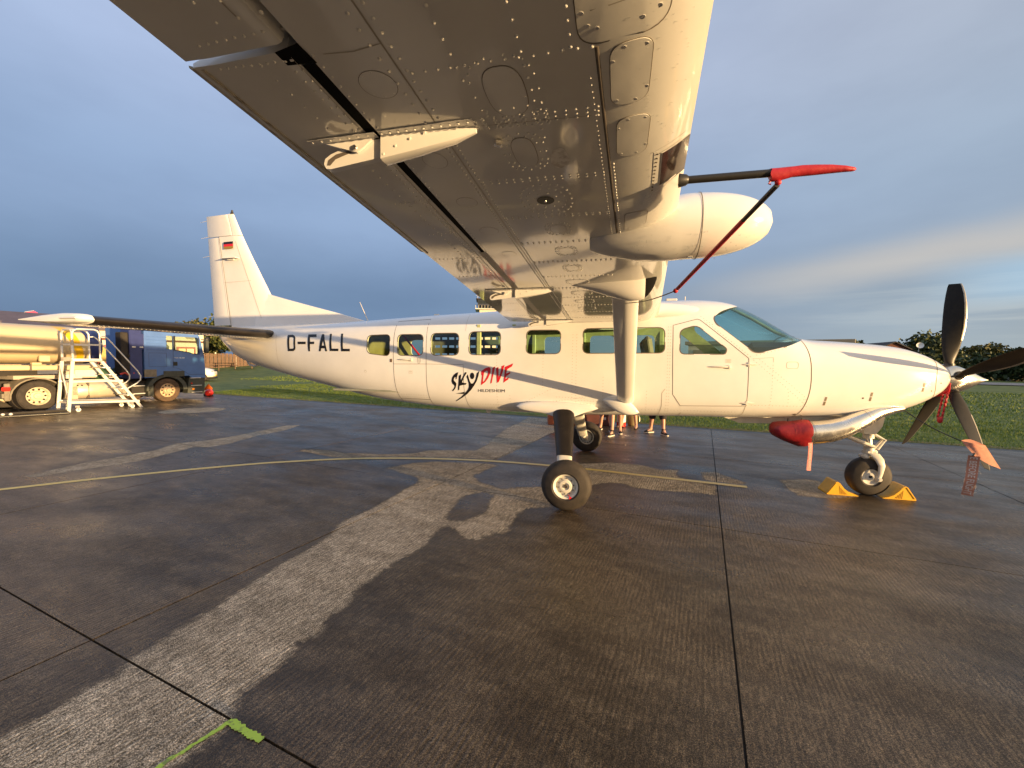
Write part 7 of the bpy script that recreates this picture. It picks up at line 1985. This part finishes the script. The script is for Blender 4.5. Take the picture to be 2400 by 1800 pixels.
def person(x, y, rz, label, feet, top, shorts, shoes=True, sole=True, h=1.74, short_len=.55):
    """feet: two (dx, dy, toe angle) in local metres; local +y is forward"""
    P = empty('person', (x, y, 0), rz, label, 'person')
    k = h / 1.75
    V = [(0, 0, .95 * k), (0, .01, 1.12 * k), (0, .01, 1.32 * k), (0, 0, 1.46 * k), (0, .01, 1.53 * k), (0, .03, 1.62 * k), (0, .03, 1.70 * k)]
    Rr = [(.150, .105), (.135, .095), (.165, .105), (.10, .075), (.055, .055), (.078, .092), (.068, .080)]
    E = [(i, i + 1) for i in range(6)]
    for sg, (fx, fy, ta) in zip((-1, 1), feet):
        b0 = len(V); hip = (sg * .09 * k, 0, .90 * k); an = (fx, fy, .085); kn = ((hip[0] + an[0]) / 2, (hip[1] + an[1]) / 2 + .03, .49 * k)
        cf = (kn[0] * .55 + an[0] * .45, kn[1] * .55 + an[1] * .45 - .015, .34 * k)
        d = (math.sin(ta), math.cos(ta)); toe = (fx + d[0] * .15, fy + d[1] * .15, .028); heel = (fx - d[0] * .03, fy - d[1] * .03, .035)
        V += [hip, kn, cf, an, toe, heel]; Rr += [.088 * k, .058 * k, .056 * k, .037 * k, (.042, .025), (.034, .034)]
        E += [(0, b0), (b0, b0 + 1), (b0 + 1, b0 + 2), (b0 + 2, b0 + 3), (b0 + 3, b0 + 4), (b0 + 3, b0 + 5)]
    hands = []
    for sg in (-1, 1):
        b0 = len(V); sh_ = (sg * .18 * k, 0, 1.42 * k); el = (sg * .245 * k, -.02, 1.13 * k); wr = (sg * .255 * k, .07, .89 * k); pm = (sg * .255 * k, .09, .81 * k)
        V += [sh_, el, wr, pm]; Rr += [.055 * k, .042 * k, .028 * k, (.022, .040)]
        E += [(3, b0), (b0, b0 + 1), (b0 + 1, b0 + 2), (b0 + 2, b0 + 3)]; hands.append((sg, wr, pm))
        for j, (off, ln) in enumerate(((-.030, .068), (-.010, .078), (.010, .074), (.028, .058))):
            f0 = len(V); V += [(pm[0], pm[1] + off, pm[2] - .03), (pm[0] - sg * .006, pm[1] + off * 1.05 + .004, pm[2] - .03 - ln * .5), (pm[0] - sg * .02, pm[1] + off * 1.05 + .008, pm[2] - .03 - ln)]; Rr += [.0095, .0085, .007]
            E += [(b0 + 3, f0), (f0, f0 + 1), (f0 + 1, f0 + 2)]
        f0 = len(V); V += [(pm[0] - sg * .01, pm[1] + .045, pm[2] + .02), (pm[0] - sg * .02, pm[1] + .062, pm[2] - .02)]; Rr += [.011, .008]; E += [(b0 + 3, f0), (f0, f0 + 1)]
    body = skin_mesh(V, E, Rr, 'body', M['skin'], P, 0, 2)
    # face and hair
    b = MB(); b.sphere((0, .012, 1.675 * k), (.088, .102, .105), 18, 12); b.v = [q if not (q[1] > .06 and q[2] < 1.70 * k) else (q[0] * .8, .05, q[2]) for q in b.v]; b.v = [q if q[2] > 1.57 * k else (q[0], q[1], 1.57 * k) for q in b.v]; b.build('hair', M['hair'], P, angle=60)
    b = MB()
    for sg in (-1, 1): b.sphere((sg * .032, .122, 1.655 * k), (.011, .008, .008), 8, 6)
    b.build('eyes', M['black_cloth'], P)
    b = MB(); b.sphere((0, .130, 1.625 * k), (.013, .020, .022), 10, 8); b.sphere((0, .115, 1.585 * k), (.025, .008, .006), 10, 6)
    for sg in (-1, 1): b.sphere((sg * .088, .02, 1.635 * k), (.012, .02, .03), 8, 6)
    b.build('face', M['skin'], P, angle=60)
    # shirt
    b = MB(); rings = []
    for z, rx, ry, y0 in ((.90, .185, .135, 0), (1.0, .180, .130, .0), (1.12, .170, .125, .01), (1.3, .195, .135, .01), (1.40, .205, .125, .005), (1.455, .15, .10, 0), (1.50, .075, .075, .005)):
        rings.append([(rx * k * math.cos(a), y0 + ry * k * math.sin(a), z * k) for a in np.linspace(0, 2 * math.pi, 22, endpoint=False)])
    b.loft(rings, False)
    for sg in (-1, 1): b.tube([(sg * .165 * k, 0, 1.425 * k), (sg * .215 * k, -.01, 1.30 * k), (sg * .235 * k, -.015, 1.20 * k)], [.072 * k, .066 * k, .062 * k], 14, False)
    b.build('shirt', M[top], P, angle=60)
    # shorts
    b = MB(); rings = []
    for z, rx, ry in ((.80, .185, .135), (.92, .178, .130), (1.0, .170, .125)): rings.append([(rx * k * math.cos(a), ry * k * math.sin(a), z * k) for a in np.linspace(0, 2 * math.pi, 22, endpoint=False)])
    b.loft(rings, False)
    for sg, (fx, fy, ta) in zip((-1, 1), feet):
        hip = Vector((sg * .09 * k, 0, .90 * k)); an = Vector((fx, fy, .085)); kn = Vector(((hip[0] + an[0]) / 2, (hip[1] + an[1]) / 2 + .03, .49 * k))
        end = hip.lerp(kn, min(1, short_len / .42)) if short_len < .42 else kn + (an - kn) * ((short_len - .42) / .42)
        b.tube([hip + Vector((0, 0, -.01)), hip.lerp(end, .5), end], [.105 * k, .098 * k, .088 * k], 16, False)
    b.build('shorts', M[shorts], P, angle=60)
    for sg, (fx, fy, ta) in zip((-1, 1), feet):
        rot = Matrix.Rotation(-ta, 3, 'Z'); o = Vector((fx, fy, 0))
        b = MB(); rings = []
        if shoes:
            for yy, w, hh in ((-.085, .026, .055), (-.06, .040, .080), (0, .043, .092), (.05, .044, .078), (.11, .047, .055), (.165, .042, .040), (.195, .022, .028)):
                ring = []
                for a in np.linspace(0, math.pi, 9): ring.append(o + rot @ Vector((w * math.cos(a), yy, .018 + hh * math.sin(a))))
                ring += [o + rot @ Vector((-w, yy, .018)), o + rot @ Vector((w, yy, .018))]
                rings.append(ring)
            b.loft(rings); s_ = b.build('shoe', M['shoe'], P, angle=50)
            b = MB(); b.tube([o + Vector((0, 0, .08)), o + Vector((0, 0, .15))], [.046, .047], 14, False); b.build('sock', M['shoe'], s_, angle=60)
            b = MB(); q = [(-.046 * math.cos(a) * (1 if True else 1), 0) for a in (0,)]; ol = [(-.03, -.09), (.03, -.09), (.047, -.04), (.050, .05), (.050, .12), (.04, .18), (.015, .205), (-.015, .205), (-.04, .18), (-.050, .12), (-.050, .05), (-.047, -.04)]
            b.prism([o + rot @ Vector((x_, y_, .0)) for x_, y_ in ol], (0, 0, .024)); b.build('sole', M['white_print'] if sole else M['shoe'], s_, angle=30)
        else:
            ol = [(-.03, -.08), (.03, -.08), (.044, 0), (.048, .12), (.035, .19), (0, .205), (-.035, .19), (-.048, .12), (-.044, 0)]
            b.prism([o + rot @ Vector((x_, y_, .0)) for x_, y_ in ol], (0, 0, .014)); s_ = b.build('flip_flop', M['shoe'], P, angle=30)
            b = MB(); b.tube([o + rot @ Vector((-.040, .03, .02)), o + rot @ Vector((-.015, .09, .055)), o + rot @ Vector((0, .125, .03)), o + rot @ Vector((.015, .09, .055)), o + rot @ Vector((.040, .03, .02))], .005, 6); b.build('toe_strap', M['shoe'], s_)
    return P
# feet given in local axes of a person facing +y, turned by rz
person(.31, 4.60, math.pi, 'person in shorts, bare shins and dark shoes, half behind the far wheel', ((-.12, .12, -.35), (.16, -.18, .3)), 'grey_cloth', 'red_cloth', short_len=.38)
person(.56, 4.08, math.pi, 'person with bare shins and black canvas shoes with white soles', ((-.10, -.22, -.1), (.10, .26, .5)), 'navy_cloth', 'red_cloth', short_len=.38)
person(.90, 5.20, math.pi, 'person in flip-flops with bare legs, standing near the grass', ((-.20, -.02, .2), (.20, -.06, .9)), 'red_cloth', 'grey_cloth', shoes=False, short_len=.38)
person(1.60, 4.52, math.pi, 'person in black knee-length shorts, black shoes and black socks', ((-.13, .16, -.45), (.16, -.16, 1.0)), 'black_cloth', 'black_cloth', sole=True, short_len=.52)
# bits standing on the apron behind them
def crate(name, x, y, rz, size, mat, label, cat, lid=None):
    t = empty(name, (x, y, 0), rz, label, cat)
    b = MB(); b.box((0, 0, size[2] / 2), size, bevel=.02); b.build('body', M[mat], t)
    b = MB(); b.box((0, 0, size[2] + .012), (size[0] + .02, size[1] + .02, .05), bevel=.012); b.build('lid', M[lid or mat], t)
    for sg in (-1, 1): b = MB(); b.box((sg * (size[0] / 2 + .006), 0, size[2] * .7), (.02, size[1] * .3, .05), bevel=.006); b.build('handle', M['black'], t)
    b = MB(); b.box((size[0] * .2, -size[1] / 2 - .004, size[2] * .35), (.10, .006, .08)); b.build('label_sticker', M['white_print'], t)
M['crate_orange'] = pmat('orange_crate', (0.42, 0.115, 0.045), .6, var=.1)
M['crate_brown'] = pmat('dark_red_box', (0.10, 0.03, 0.025), .7, var=.2)
crate('crate', -.95, 5.55, .2, (.95, .6, .72), 'crate_orange', 'orange crate standing on the apron behind the near gear leg', 'crate')
crate('crate', .02, 5.72, .1, (.86, .6, .62), 'crate_brown', 'dark red box behind the far main wheel', 'crate')
def gas_bucket():
    t = empty('canister', (.70, 5.62, 0), 0, 'red and white canister standing between two pairs of bare legs', 'canister')
    b = MB(); b.tube([(0, 0, 0), (0, 0, .12)], .13, 18); b.tube([(0, 0, .44), (0, 0, .52), (0, 0, .60)], [.13, .13, .07], 18); b.build('red_body', M['light_red'], t)
    b = MB(); b.tube([(0, 0, .12), (0, 0, .44)], .129, 18); b.build('white_band', M['dish'], t)
    t = empty('bucket', (1.02, 5.95, 0), 0, 'khaki bucket with pale handle beside the canister', 'bucket')
    b = MB(); b.lathe((0, 0, 0), (0, 0, 1), [(0, 0), (0, .13), (.34, .16), (.34, .15), (.02, .12), (.02, 0)], 20); b.build('pail', pmat('khaki_pail', (.20, .15, .07), .6), t)
    b = MB(); b.tube([(.16, 0, .32), (.20, -.08, .24), (.20, -.10, .12)], .012, 6); b.build('handle', M['white_metal'], t)
gas_bucket()
